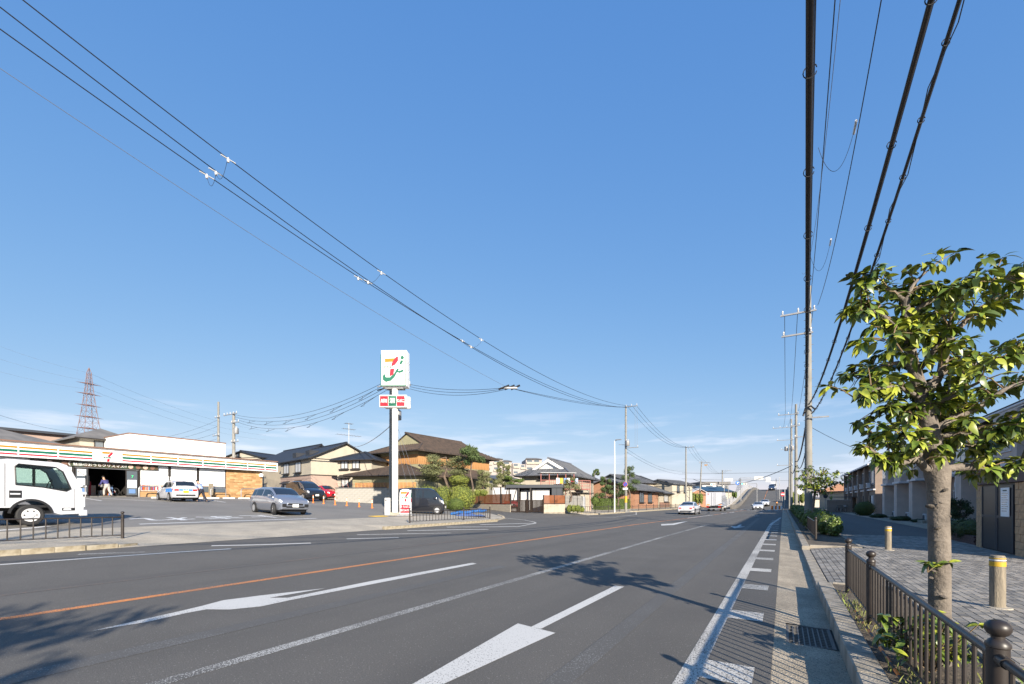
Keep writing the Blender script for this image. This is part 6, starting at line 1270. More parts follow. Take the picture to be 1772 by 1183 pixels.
for k in range(7):
    x = 1.0+k*5.3
    bx('pier', (x, x+.9, -.3, .6, -.3, 2.95), M['apt'], ap); bx('pier_trim', (x-.1, x-.001, -.3, -.2, -.3, 5.2), M['apt_trim'], ap)
    bay = bx('bay', (x, x+2.3, -.3, .6, 3.05, 5.2), M['apt'], ap); bx('bay_ledge', (x-.15, x+2.45, -.42, .6, 2.9, 3.05), M['apt_trim'], ap)
    apt_window(ap, x+.35, 3.5, 1.5, 1.3, -.3); apt_window(ap, x+3.2, 3.4, 1.5, 1.5, .6); apt_window(ap, x+2.9, .35, 1.7, 1.9, .6, shutter=True, hood=True); apt_window(ap, x+1.2, 1.1, .7, 1.0, .6)
    ac_unit(ap, x+1.2, .5, .0); ac_unit(ap, x+4.2, .3, 3.0) if k % 2 else None
    bx('meter_box', (x+4.75, x+5.15, .4, .6, 1.1, 2.1), M['apt_trim'], ap); bx('step', (x+2.6, x+5.2, -.6, .5, -.3, .18), M['kerb'], ap); bx('downpipe', (x+5.2, x+5.27, .45, .6, 0, 5.3), M['apt_trim'], ap)
bx('downpipe', (36.0, 36.1, .4, .5, 0, 5.3), M['apt_trim'], ap)
# brown apartment further along
a2 = thing('brown_apartment', 'two-storey dark brown apartment block with wall air conditioners, farther along the right side', 'building', (8.2, 88, .1), R(-90)); L2a = 26.0
MB().box(0, L2a, .3, 9, -.3, 5.4).build('wall', M['apt_brown'], a2); rm = MB(); thick_poly(rm, [(-.5, -.3, 5.5), (L2a+.5, -.3, 5.5), (L2a+.5, 4.5, 6.7), (-.5, 4.5, 6.7)]); thick_poly(rm, [(L2a+.5, 9.5, 5.5), (-.5, 9.5, 5.5), (-.5, 4.5, 6.7), (L2a+.5, 4.5, 6.7)]); rm.build('roof', M['roof_grey'], a2)
MB().box(-.5, L2a+.5, -.42, -.3, 5.35, 5.5).build('eave_board', M['apt_trim'], a2)
for k in range(5):
    x = .8+k*5.1; bx('pillar', (x, x+.5, -.1, .3, -.3, 5.4), M['apt_brown'], a2); bx('floor_band', (x+.5, x+5.1, .1, .3, 2.65, 2.8), M['apt_trim'], a2)
    apt_window(a2, x+.9, 3.1, 1.3, 1.8, .3); apt_window(a2, x+3.1, 3.3, 1.2, 1.5, .3); ac_unit(a2, x+2.3, .1, 2.95); bx('doorway', (x+1, x+2, .2, .299, 0, 2.1), M['door_dark'], a2); bx('doorway', (x+3, x+4, .2, .299, 0, 2.1), M['apt_trim'], a2)
# stone storehouse with dark double door
X0, X1, Y0, Y1 = 5.2, 8.0, 15.6, 19.6
st_ = thing('storehouse', 'small stone block storehouse with dark double door and maroon cap at the right edge', 'shed', (X0, Y1, .1), R(-90)); Ls = Y1-Y0
bx('core', (.02, Ls-.02, .03, 2.78, 0, 2.0), M['kerb'], st_)
dl, dr = .45, 2.75; q = {}
def sb(x0, x1, z, dy=0):
    k = round(x1-x0, 2)
    if k not in q: q[k] = bx('stone_block', (.004, k-.004, 0, .05, .004, .186), M['stone_brick'], st_); o = q[k]
    else: o = again(q[k])
    o.location = (x0, -.02+dy, z); o.rotation_euler = (0, 0, 0); return o
for r_ in range(10):
    z = r_*.19; s = .1 if r_ % 2 else 0; sb(0, .2+s, z, random.uniform(-.012, 0)); sb(.2+s, .44, z, random.uniform(-.012, 0)); x = dr+.02
    while x < Ls-.02: w_ = min(.3-(.1 if x < dr+.1 and r_ % 2 else 0), Ls-x); sb(x, round(x+w_, 2), z, random.uniform(-.012, 0)); x += w_
    y = 0.05
    while y < 2.7:
        w_ = .3; o = sb(0, .3, z); o.location = (Ls, y+.0, z); o.rotation_euler = (0, 0, R(90)); o.location.x = Ls-.0+.02; y += .3
bx('cap', (-.06, Ls+.08, -.08, 2.9, 1.91, 2.16), M['cap'], st_, bevel=.01); dd = bx('door_frame', (dl, dr, -.01, .06, 0, 1.9), M['black'], st_)
for a, b in ((dl+.06, (dl+dr)/2-.02), ((dl+dr)/2+.02, dr-.06)):
    d_ = bx('door', (a, b, -.03, -.011, .05, 1.85), M['door_dark'], st_); bx('door_rail', (a, b, -.045, -.031, .95, 1.02), M['charcoal'], d_)
    for e in (a, b-.05): bx('door_stile', (e, e+.05, -.045, -.031, .05, .949), M['charcoal'], d_); bx('door_stile', (e, e+.05, -.045, -.031, 1.021, 1.85), M['charcoal'], d_)
nt_ = bx('notice', (1.95, 2.5, -.056, -.047, 1.0, 1.78), M['paper'], st_)
for k in range(9): bx('printed_line', (2.02, 2.43-.04*(k % 3), -.059, -.0565, 1.62-k*.06, 1.64-k*.06), M['curtain'], nt_)
bx('printed_heading', (2.1, 2.35, -.059, -.0565, 1.69, 1.72), M['ink'], nt_)
# brick planter beside the storehouse
pt2 = thing('brick_planter', 'low curved brick planter with clipped dark hedge left of the storehouse', 'planter', (5.4, 20.2, .1), R(90))
bk = bx('brick', (.004, .206, 0, .1, .003, .068), M['cap'], pt2)
for r_ in range(4):
    for k in range(15):
        if r_ or k: again(bk, loc=(k*.21+(.1 if r_ % 2 else 0), .0, r_*.072))
# low brown walled bicycle shelter and the tiled roof building beyond
A = P(1431, 62); sh = thing('bicycle_shelter', 'low brown bicycle shelter wall at the far end of the private lane', 'shelter', (A.x, A.y, .1), TH+R(-40)); bx('wall', (0, 2.6, 0, .15, 0, 1.6), M['apt_brown'], sh); bx('roof', (.2, 6, -.2, 2.4, 2.0, 2.08), M['charcoal'], sh); bx('cap', (-.05, 2.65, -.05, .2, 1.6, 1.68), M['metal'], sh)
for x in (2.7, 5.8): bx('post', (x, x+.08, 0, .08, 0, 2), M['charcoal'], sh)
bicycle(P(1452, 61)+V((0, 0, .1)), TH+R(30), 'dark bicycle parked under the shelter, the left one', col='black'); bicycle(P(1459, 60)+V((0, 0, .1)), TH+R(25), 'dark bicycle parked under the shelter, the right one', col='black')
A, B = P(1418, 100), P(1500, 84); house('tile_roofed_building', 'building with terracotta tiled roof behind the small street tree', A, B, 9, zz(850, 96), zz(836, 98), 'gable_x', 'cream', 'rust' if 0 else 'brick_orange', tiles=.5)
# ================================================================ far street furniture
def sign_disc(px, d, z, r, label, faces, pole=True, loc=None, hgt=None):
    p = loc or P(px, d); o = thing('road_sign', label, 'road sign', (p.x, p.y, H(p.x)), TH)
    if pole: MB().tube([(0, 0, 0), (0, 0, z+r)], .04, 8).build('post', M['metal'], o, smooth=True)
    MB().lathe([(r, -.08), (r, -.05)], 24, ax='y').build('plate', M[faces[0]], o, loc=(0, 0, z))
    return o
o = sign_disc(1354, 70, zz(855, 70), .32, 'red no entry sign on a pole beside the orange barrier', ['red']); bx('white_bar', (-.24, .24, -.09, -.081, zz(855, 70)-.06, zz(855, 70)+.06), M['paper'], o)
sign_disc(1383.5, 52, zz(850.5, 52), .33, 'pale round sign seen from behind, over the hedge', ['metal']); sign_disc(1428, 58, zz(858, 58), .3, 'dark blue round sign back near the small street tree', ['charcoal'])
for px, py, d, lb in ((1287, 837, 96, 'green traffic signal above the truck, the right one of the pair'), (1234, 838, 99, 'green traffic signal above the truck, the left one of the pair')):
    p = P(px, d, py); o = thing('traffic_signal', lb, 'traffic signal', p, TH); MB().box(-.62, .62, -.1, .1, -.2, .2).build('housing', M['sign_white'], o, bevel=.06)
    for k, (x, m) in enumerate(((-.38, 'glow_green'), (0, 'lamp_red'), (.38, 'black'))):
        MB().lathe([(.15, -.13), (.15, -.101)], 16, ax='y').build('lens', M['brown_trim' if m == 'lamp_red' else m], o, loc=(x, 0, 0)); MB().lathe([(.17, -.3), (.165, -.101)], 16, ax='y').build('hood', M['metal'], o, loc=(x, 0, .02)) if 0 else None
    MB().tube([(.4, .05, .0), (3.0 if px > 1260 else 2.6, .4, .1), (3.0 if px > 1260 else 2.6, .4, -p.z+.1)], .07, 8).build('arm', M['metal'], o)
p = P(1276, 95, 835.5); o = thing('road_sign', 'blue round direction sign with white arrow hanging left of the green signal', 'road sign', p, TH); MB().lathe([(.42, -.05), (.42, 0)], 24, ax='y').build('plate', M['sign_blue'], o); MB().plate([(-.06, -.22), (.06, -.22), (.06, .05), (.2, .05), (.2, .17), (-.06, .17)], t=.01, off=-.062).build('arrow', M['paper'], o); MB().tube([(0, .05, 0), (2.5, .3, .1)], .05, 6).build('arm', M['metal'], o)
for (px, py, d, w_, h_, lb) in ((1261, 830, 110, 2.0, .65, 'pale rectangular place-name sign high above the truck'), (1313, 827, 112, 2.2, .8, 'grey back of a wide road sign hanging over the far crossing'), (1329, 829.5, 112, 1.1, 1.2, 'grey crossed back of a square sign beside the wide one')):
    p = P(px, d, py); o = thing('overhead_sign', lb, 'road sign', p, TH); MB().box(-w_/2, w_/2, -.03, .03, -h_/2, h_/2).build('board', M['panel' if px < 1300 else 'metal'], o)
    if px < 1300: text('lettering', '東 大 阪', .3, M['sign_blue'], o, (0, -.04, 0))
    else: bx('stiffener', (-.05, .05, -.08, -.031, -h_/2-.1, h_/2+.1), M['metal'], o); bx('stiffener', (-w_/2, w_/2, -.08, -.031, -.04, .04), M['metal'], o)
    xo = -4.4 if px < 1320 else -6.6; xo = 0 if px < 1300 else xo; MB().tube([(0, .08, 0), (xo, .08, .1), (xo, .08, -(p.z-.2))] if xo else [(0, .05, -h_/2), (0, .05, -(p.z-.2))], .07, 8).build('post', M['metal'], o)
p = P(1344, 78); o = thing('barrier', 'orange and white construction barrier with two amber lamps', 'barrier', (p.x, p.y, .05), TH)
for k in range(6): bx('stripe_panel', (-.9+k*.3, -.605+k*.3, -.05, .05, .15, .75), M['cone' if k % 2 == 0 else 'paper'], o)
for z in (.95, 1.3): MB().lathe([(.001, -.14), (.13, -.08), (.15, 0), (.13, .08), (.001, .14)], 12, c=(0, 0, z)).build('lamp', M['lamp_amber'], o, smooth=True)
for x in (-.8, .8): bx('leg', (x-.04, x+.04, -.3, .3, 0, .14), M['metal'], o)
for px, d, top, lb in ((1343, 95, 828, 'slim pale pole left of the no entry sign'), (1349, 120, 825, 'slim pale pole on the right edge of the overpass'), (1358, 62, 846, 'short pale pole right of the no entry sign')):
    p = P(px, d); zt3 = zz(top, d)-HB(0, p.y); o = MB().tube([(0, 0, 0), (0, 0, zt3)], .05, 8).build('slim_pole', M['metal'], None, smooth=True, loc=(p.x, p.y, HB(0, p.y) if p.x < 1.4 else 0)); tag(o, lb, 'pole')
# ================================================================ vegetation
rng = random.Random(11)
def rv(): 
    while True:
        v = V((rng.uniform(-1, 1), rng.uniform(-1, 1), rng.uniform(-1, 1)))
        if .05 < v.length <= 1: return v
def leaf_quads(mb, c, n_dir, size, up=.3):
    u = rv().normalized(); w2 = n_dir.cross(u)
    if w2.length < .05: return
    w2.normalize(); u = w2.cross(n_dir).normalized(); a, b = size*.5, size*.28
    k = len(mb.v); mb.v += [tuple(c-u*a), tuple(c+w2*b+n_dir*b*.25), tuple(c+u*a), tuple(c-w2*b+n_dir*b*.25)]; mb.f += [(k, k+1, k+2), (k, k+2, k+3)]
def cloud(mb, ells, n, size, surf=.75):
    vol = [e[1]*e[2]*e[3] for e in ells]; vol = [v**.66 for v in vol]; tot = sum(vol)
    for e, v in zip(ells, vol):
        for _ in range(max(3, int(n*v/tot))):
            d = rv().normalized(); rr = surf+(1-surf)*rng.random(); rr *= 1+.13*mnoise.noise(V((d.x*2+e[0].x, d.y*2+e[0].y, d.z*2)))*2
            p = e[0]+V((d.x*e[1], d.y*e[2], d.z*e[3]))*rr
            nn = (V((d.x/e[1], d.y/e[2], d.z/e[3])).normalized()+rv()*.8).normalized(); leaf_quads(mb, p, nn, size*rng.uniform(.6, 1.3))
def ball(mb, e, k=.85, seg=10):
    for_ = [(sin(pi*i/6)*k, -cos(pi*i/6)*k) for i in range(7)]
    vs = [(e[0].x+e[1]*max(r, .001)*cos(2*pi*j/seg), e[0].y+e[2]*max(r, .001)*sin(2*pi*j/seg), e[0].z+e[3]*z) for r, z in for_ for j in range(seg)]
    mb.add(vs, [(i*seg+j, i*seg+(j+1) % seg, (i+1)*seg+(j+1) % seg, (i+1)*seg+j) for i in range(6) for j in range(seg)])
def bush(name, label, cat, base, ells, n, size, m, core=True, stem=None, group=None):
    r = thing(name, label, cat, base, 0, group); E = [(V(e[0]),)+tuple(e[1:]) for e in ells]
    f = MB(); cloud(f, E, int(n*1.7), size); f.build('foliage', M[m], r)
    if core:
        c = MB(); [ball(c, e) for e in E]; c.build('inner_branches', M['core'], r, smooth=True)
    if stem: 
        for s in stem: MB().tube(*s).build('trunk', M['dark_bark'], r, smooth=True)
    return r
def hedge_px(name, label, px0, px1, d, py0, py1, depth, n, size, m, lumps=3, cat='hedge', base=None):
    "row of overlapping lumps between two picture columns at depth d"
    A, B = P(px0, d), P(px1, d); z0 = zz(py1, d) if base is None else base; z1 = zz(py0, d); L = (B-A).length; u = (B-A).normalized(); E = []
    for i in range(lumps): c = u*(L*(i+.5)/lumps); E.append((V((c.x, c.y, (z1-z0)*.5)), L/lumps*.62, depth, (z1-z0)*.52*rng.uniform(.95, 1.04)))
    A.z = z0; return bush(name, label, cat, A, E, n, size, m)
hedge_px('hedge', 'large rounded yellow-green clipped hedge behind the black van', 700, 782, 41, 840, 884, 1.3, 4200, .11, 'hedge_gold', 3)
hedge_px('hedge', 'tall rounded yellow-green hedge mound left of the long board fence', 781, 818, 40.5, 838, 884, 1.4, 3000, .11, 'hedge_gold', 1)
hedge_px('bush', 'round golden-brown clipped bush in front of the hedge mound', 776, 802, 38, 861.5, 885, .7, 1400, .08, 'hedge', 1, 'bush')
hedge_px('topiary', 'green clipped dome tree above the hedge mounds', 779, 811, 45, 821, 840, .9, 1600, .1, 'hedge_gold', 1, 'topiary')
hedge_px('hedge', 'low golden box hedge in front of the pale garden wall', 982, 1004, 42.5, 873, 886, .5, 1300, .07, 'hedge_gold', 3); hedge_px('bush', 'small golden bush beside the garden door', 1004, 1011, 43, 877, 886, .3, 300, .07, 'hedge_gold', 1, 'bush')
def box_hedge(label, A, B, w_, z0, z1, n, size, m, name='hedge'):
    r = thing(name, label, 'hedge', (A.x, A.y, z0), atan2((B-A).y, (B-A).x)); L = (V((B.x, B.y))-V((A.x, A.y))).length; hh = z1-z0; f = MB()
    for _ in range(n):
        s = rng.random(); x, y, z = rng.uniform(0, L), rng.uniform(0, w_), rng.uniform(0, hh); k = rng.choice((0, 0, 1, 2, 3, 3))
        if k == 0: y, nn = 0, V((0, -1, 0))
        elif k == 1: x, nn = L, V((1, 0, 0))
        elif k == 2: x, nn = 0, V((-1, 0, 0))
        else: z, nn = hh, V((0, 0, 1))
        b = .08*mnoise.noise(V((x*2.2, y*2, z*2.2))); leaf_quads(f, V((x, y, z))+nn*(b+rng.uniform(-.05, .03)), (nn+rv()*.8).normalized(), size*rng.uniform(.6, 1.3))
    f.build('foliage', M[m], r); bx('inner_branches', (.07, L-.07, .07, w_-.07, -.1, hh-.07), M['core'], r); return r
box_hedge('clipped green box hedge behind the lamp post and pole', P(1043, 56), P(1091, 66), 1.2, .45, zz(863, 60), 6000, .12, 'hedge')
def pads(name, label, base, trunk, pad, n, size, m, cat='tree', br='dark_bark', r0=.12):
    "niwaki-like tree: crooked trunk, branches and flat leaf pads"
    r = thing(name, label, cat, base); T = [V(t) for t in trunk]; k = len(T)
    tk_ = MB().tube(T, [r0*(1-.75*i/(k-1)) for i in range(k)], 8).build('trunk', M[br], r, smooth=True)
    f = MB(); E = []; n = int(n*2.2); size *= 1.35
    for (x, y, z, rx, rz) in pad:
        c = V((x, y, z)); a = min(T, key=lambda t: (t-c).length+abs(t.z-(z-.3))); MB().tube([a, a.lerp(c, .5)+V((0, 0, -.1)), c-V((0, 0, rz*.3))], [.05, .035, .02], 5).build('branch', M[br], tk_, smooth=True)
        for j in range(4): E.append((c+V((rng.uniform(-.5, .5)*rx, rng.uniform(-.5, .5)*rx, rng.uniform(-.2, .25)*rz)), rx*.6, rx*.6, rz*.8))
    cloud(f, E, n, size, surf=.35); f.build('crown', M[m], r); return r
def tree_px(label, px, d, pyb, pyt, wpx, n, size, m, kind='pine', name='pine_tree', seedpads=None, npads=7, r0=.12):
    b = P(px, d); z0 = zz(pyb, d); Ht = zz(pyt, d)-z0; Wd = wpx*d/F/2; b.z = z0
    tr_ = [(0, 0, 0), (.1*Wd, .05, Ht*.25), (-.08*Wd, -.05, Ht*.5), (.06*Wd, .03, Ht*.75), (0, 0, Ht*.95)]; pd = []
    for i in range(npads):
        t = (i+.5)/npads
        if kind == 'pine': rad = Wd*(1-.6*t); z = Ht*(.3+.65*t)
        elif kind == 'top': rad = Wd*(.6+.3*sin(i*2)); z = Ht*(.68+.28*t)
        else: rad = Wd*(.9-.3*abs(t-.4)); z = Ht*(.45+.5*t)
        a = i*2.4+rng.random(); s = (1 if i % 2 else -1)*rng.uniform(.3, .62)
        c = V((cos(TH), sin(TH), 0))*rad*s+V((-sin(TH), cos(TH), 0))*rng.uniform(-.5, .5)*rad
        pd.append((c.x, c.y, z, rad*rng.uniform(.5, .72), Ht*.07+.12))
    return pads(name, label, b, tr_, pd, n, size, m, r0=r0)
tree_px('broad grey-green pruned tree in front of the traditional house', 772, 46, 862, 787, 88, 5200, .10, 'dry', 'round', 'garden_tree', npads=13, r0=.2)
tree_px('tall thin pine with a flat crown right of the brown roof', 816, 44, 868, 769, 52, 3000, .09, 'pine', 'top', npads=7, r0=.11)
tree_px('small twiggy tree between the tall pine and the white panels', 838, 45, 872, 812, 36, 1600, .09, 'dry', 'round', 'garden_tree', npads=7, r0=.09)
tree_px('crooked pruned tree with pale foliage above the white panels', 870, 47, 868, 797, 44, 2600, .10, 'dry', 'pine', 'garden_tree', npads=9, r0=.14)
tree_px('low flat pruned tree right of the crooked pruned tree', 889, 46.5, 866, 823, 40, 1500, .09, 'hedge', 'round', 'garden_tree', npads=5, r0=.09)
tree_px('half bare brown tree in front of the red terrace', 987, 44, 868, 826, 40, 1300, .08, 'dry', 'round', 'garden_tree', npads=8, r0=.11)
tree_px('dark layered pine left of the lamp post', 1048, 58, 875, 822, 38, 2400, .09, 'pine', npads=7, r0=.1); tree_px('dark layered pine right behind the banded utility pole', 1088, 66, 874, 804, 50, 3600, .10, 'pine', npads=8, r0=.13)
tree_px('dark leafy tree between lamp post and banded pole', 1069, 61, 875, 838, 26, 1500, .10, 'hedge_dark', 'round', 'garden_tree', npads=5); tree_px('distant green tree above the grey tiled roof', 1029, 90, 850, 811, 22, 900, .16, 'pine', 'top', 'distant_tree', npads=4)
hedge_px('shrub', 'green climbing shrub beside the garden door', 1024, 1036, 46, 857, 875, .5, 900, .09, 'hedge', 1, 'shrub')
hedge_px('shrub', 'light green shrub low between the tall pine and board fence', 822, 842, 43, 847, 858, .5, 900, .09, 'hedge_gold', 2, 'shrub')
for a, b, d, t, bt, lb, m in ((1178, 1200, 98, 850, 876, 'green garden shrubs behind the second left pole', 'hedge'), (1198, 1216, 100, 852, 872, 'green shrubs left of the box truck', 'hedge_gold'), (1262, 1275, 115, 850, 862, 'green bush at the foot of the white railing', 'hedge'), (1300, 1345, 260, 852, 862, 'distant line of trees beyond the overpass', 'hedge_dark'), (1368, 1392, 110, 850, 872, 'green bank of shrubs behind the third right pole', 'hedge_gold'), (1150, 1180, 140, 845, 858, 'distant trees behind the cream gable', 'hedge_dark')):
    hedge_px('shrub', lb, a, b, d, t, bt, 1.5, 900, .22, m, 3, 'shrub')
# right side hedges in the planter strip
rr = thing('hedge', 'dark green hedge running along the far right kerb', 'hedge', (1.45, 26, .12)); f = MB(); c = MB(); E = []
for y in range(0, 50):
    E.append((V((rng.uniform(-.1, .1), y*1.0, .5)), .68, .75, .55*rng.uniform(.85, 1.15)))
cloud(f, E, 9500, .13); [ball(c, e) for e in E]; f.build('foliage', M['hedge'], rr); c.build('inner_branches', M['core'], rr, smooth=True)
bush('shrub', 'bright green spreading shrub at the foot of the small street tree', 'shrub', (1.75, 22.2, .1), [((0, 0, .4), .32, .4, .45), ((-.25, 1, .45), .35, .6, .5)], 1200, .09, 'leaf')
for px, d, w_, t, m, lb in ((1496, 46, 34, 866, 'hedge_dark', 'large dark rounded bush in front of the brown apartment block'), (1520, 40, 24, 889, 'hedge_dark', 'low dark bush between the round bush and apartment row'), (1560, 34, 30, 893, 'hedge_dark', 'low dark hedge before the apartment row porch'), (1590, 31, 20, 898, 'hedge_dark', 'small dark shrub left of the street tree trunk'), (1508, 52, 26, 863, 'hedge_dark', 'dark bush just behind the large rounded one')):
    b = P(px, d); b.z = .1; w2 = w_*d/F/2; h2 = zz(t, d)-.1; bush('bush', lb, 'bush', b, [((0, 0, h2*.45), w2, w2, h2*.58)], 1300, .09, m)
tree_px('small dark layered garden tree before the apartment row', 1662, 23, 925, 862, 44, 1500, .06, 'hedge_dark', 'round', 'garden_tree', npads=9, r0=.05)
b = V((5.6, 21.6, .35)); bush('hedge', 'clipped dark hedge growing in the brick planter', 'hedge', b, [((0, 0, .2), .5, .8, .38), ((0, 1.0, .2), .5, .8, .36)], 2200, .07, 'hedge_dark')
# ---- leafy street trees
def leaf_template(bend):
    n = 5; vs = []; fs = []
    for i in range(n+1):
        t = i/n; w2 = .25*sin(pi*t**.85)**.8*(1-.1*t)+.004 if 0 < t < 1 else .003; x = t; z = -bend*t*t
        vs += [(x, -w2, z+.06*sin(pi*t)), (x, 0, z), (x, w2, z+.06*sin(pi*t))]
    for i in range(n): a = i*3; fs += [(a, a+3, a+4, a+1), (a+1, a+4, a+5, a+2)]
    return vs, fs
TPL = [leaf_template(b) for b in (.2, .45, .75)]
def street_tree(label, base, branches, trunk, nper, Lr, seed, individual=0, knobs=(), twigl=(.1, .32), lit=.16, gap=.055, name='street_tree', group=None):
    rg_ = random.Random(seed); r = thing(name, label, 'tree', base); b0 = V(base)
    tr_ = MB().tube([V(t[:3])-b0 for t in trunk], [t[3]*.74 for t in trunk], 18).build('trunk', M['bark'], r, smooth=True)
    for (p, rad) in knobs:
        p = V(p); kc = V(tp_(1625.5, 950)); p = V((kc.x+(p.x-kc.x)*.84, kc.y+(p.y-kc.y)*.84, p.z)); o = MB().lathe([(.001, -.5), (.6, -.38), (.95, -.1), (1, .1), (.8, .45), (.35, .7), (.001, .75)], 10).build('knot', M['bark'], tr_, smooth=True); o.location = V(p)-b0; o.scale = (rad*.95, rad*.95, rad*.75); o.rotation_euler = (rg_.uniform(-.6, .6), rg_.uniform(-.6, .6), 0)
    leaves = []; tw = MB()
    for pts, r0 in branches:
        pts = [V(p)-b0 for p in pts]; sm = []
        for i in range(len(pts)-1):
            a = pts[max(i-1, 0)]; b, c = pts[i], pts[i+1]; d = pts[min(i+2, len(pts)-1)]
            for k in range(5): t = k/5; sm.append(.5*((2*b)+(c-a)*t+(2*a-5*b+4*c-d)*t*t+(3*b-a-3*c+d)*t**3))
        sm.append(pts[-1]); n_ = len(sm)
        MB().tube(sm, [r0*.72*(1-.72*i/(n_-1))*(1+.12*sin(i*1.9)) for i in range(n_)], 10).build('branch', M['bark'], r, smooth=True)
        acc = 0; tot = sum((sm[i+1]-sm[i]).length for i in range(n_-1)); s = 0
        for i in range(n_-1):
            seg = (sm[i+1]-sm[i]).length; acc += seg; s += seg
            while acc > gap:
                acc -= gap
                if s/tot < .22 and r0 > .03 and rg_.random() < .75: continue
                o = sm[i].lerp(sm[i+1], rg_.random()); dr = V((rg_.uniform(-1, 1), rg_.uniform(-1, 1), rg_.uniform(-.35, .9))).normalized(); dr = (dr+(sm[i+1]-sm[i]).normalized()*.5).normalized()
                l = rg_.uniform(*twigl); tip = o+dr*l; tw.tube([o, o.lerp(tip, .5)+V((0, 0, .02)), tip], [.006, .005, .003], 5)
                for q in range(2):
                    cc = tip if q == 0 else o.lerp(tip, rg_.uniform(.4, .8)); nn = nper if q == 0 else nper//2
                    for j in range(nn):
                        az = rg_.uniform(0, 2*pi); el = rg_.uniform(-1.1, .35); L = rg_.uniform(*Lr)
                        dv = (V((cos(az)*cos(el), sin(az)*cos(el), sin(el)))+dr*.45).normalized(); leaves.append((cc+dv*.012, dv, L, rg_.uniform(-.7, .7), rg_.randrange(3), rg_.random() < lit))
    tw.build('twigs', M['twig'], r, kind='stuff')
    def mx_(lf):
        c, dv, L, roll, k, li = lf; x = dv; y = V((0, 0, 1)).cross(x)
        if y.length < .05: y = V((0, 1, 0))
        y.normalize(); z = x.cross(y); m = Matrix((x, y, z)).transposed().to_4x4() @ Matrix.Rotation(roll, 4, 'X') @ Matrix.Diagonal((L, L, L, 1)); m.translation = c; return m
    leaves.sort(key=lambda l: (l[0]+b0-V((0, 0, CAMH))).length)
    if individual:
        me = {}
        for k in range(3):
            for li in (0, 1):
                q = bpy.data.meshes.new('leaf'); q.from_pydata(TPL[k][0], [], TPL[k][1]); q.materials.append(M['leaf_lit' if li else 'leaf']); q.polygons.foreach_set('use_smooth', [True]*len(q.polygons)); me[k, li] = q
        vis = [l for l in leaves if (l[0]+b0).dot(V((-sin(TH), cos(TH), 0))) > 1 and PX+F*(l[0]+b0).dot(V((cos(TH), sin(TH), 0)))/(l[0]+b0).dot(V((-sin(TH), cos(TH), 0))) < 1770]
        ind = set(map(id, vis[:individual]))
        for l in vis[:individual]: o = bpy.data.objects.new('leaf', me[l[4], int(l[5])]); COL.objects.link(o); o.parent = r; o.matrix_local = mx_(l)
        leaves = [l for l in leaves if id(l) not in ind]
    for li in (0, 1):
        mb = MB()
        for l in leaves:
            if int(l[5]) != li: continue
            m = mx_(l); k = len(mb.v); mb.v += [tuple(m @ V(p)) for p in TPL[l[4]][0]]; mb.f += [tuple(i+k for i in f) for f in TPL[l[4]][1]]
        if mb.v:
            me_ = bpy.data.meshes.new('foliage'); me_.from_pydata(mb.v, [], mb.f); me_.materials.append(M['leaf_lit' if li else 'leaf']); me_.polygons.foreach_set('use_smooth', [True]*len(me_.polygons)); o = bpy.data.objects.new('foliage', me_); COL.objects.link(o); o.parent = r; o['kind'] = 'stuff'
    return r
TD = 3.9
def tp_(px, py, dd=0): return P(px, TD+dd, py)
tb_ = tp_(1622, 1146)
trunk = [(*tp_(1622, 1150), .125), (*tp_(1624, 1120), .112), (*tp_(1626, 1050), .102), (*tp_(1626, 960), .1), (*tp_(1624, 890), .098), (*tp_(1624, 840), .105), (*tp_(1622, 818), .122), (*tp_(1615, 790), .10), (*tp_(1611, 750), .09), (*tp_(1598, 692), .075), (*tp_(1580, 633), .06), (*tp_(1569, 575), .05), (*tp_(1567, 517), .04)]
BR = [([(1612, 812), (1600, 808), (1586, 795), (1555, 801), (1532, 793), (1505, 778)], .055, -.15), ([(1588, 797), (1590, 782), (1583, 765), (1560, 752)], .04, -.25), ([(1628, 812), (1672, 808), (1734, 812), (1762, 808), (1772, 789), (1790, 740)], .05, -.1),
      ([(1610, 750), (1579, 695 + 20), (1550, 700), (1524, 711)], .03, .1), ([(1610, 748), (1660, 719), (1703, 699), (1742, 672), (1800, 652)], .05, -.2), ([(1600, 682), (1625, 650), (1641, 594), (1660, 567), (1695, 536), (1742, 509), (1800, 478)], .05, .1),
      ([(1602, 670), (1640, 640), (1674, 631), (1699, 629), (1742, 618), (1790, 600)], .03, .2), ([(1570, 572), (1540, 555), (1516, 540), (1485, 540), (1462, 545)], .03, -.1), ([(1567, 522), (1540, 502), (1516, 500), (1495, 490)], .028, .1),
      ([(1568, 520), (1579, 495), (1597, 475), (1610, 465)], .025, 0), ([(1569, 545), (1620, 515), (1670, 495), (1725, 485), (1790, 480)], .03, -.2), ([(1580, 635), (1550, 628), (1510, 640), (1482, 655)], .03, .15), ([(1598, 692), (1560, 672), (1520, 672), (1478, 690)], .03, -.2),
      ([(1590, 640), (1620, 600), (1640, 570), (1645, 545)], .03, -.3), ([(1605, 700), (1640, 690), (1680, 668), (1710, 655)], .03, -.35), ([(1612, 755), (1650, 752), (1700, 748), (1765, 738)], .035, -.25), ([(1600, 720), (1570, 735), (1530, 748), (1500, 752)], .03, .2),
      ([(1585, 600), (1600, 560), (1625, 530)], .025, .35), ([(1612, 760), (1640, 735), (1655, 700)], .03, .4), ([(1575, 590), (1555, 580), (1530, 590)], .02, -.3), ([(1620, 790), (1650, 775), (1690, 770), (1740, 765)], .03, .25)]
branches = [([tp_(x, y, dz*i/(len(p)-1)) for i, (x, y) in enumerate(p)], r0) for p, r0, dz in BR]
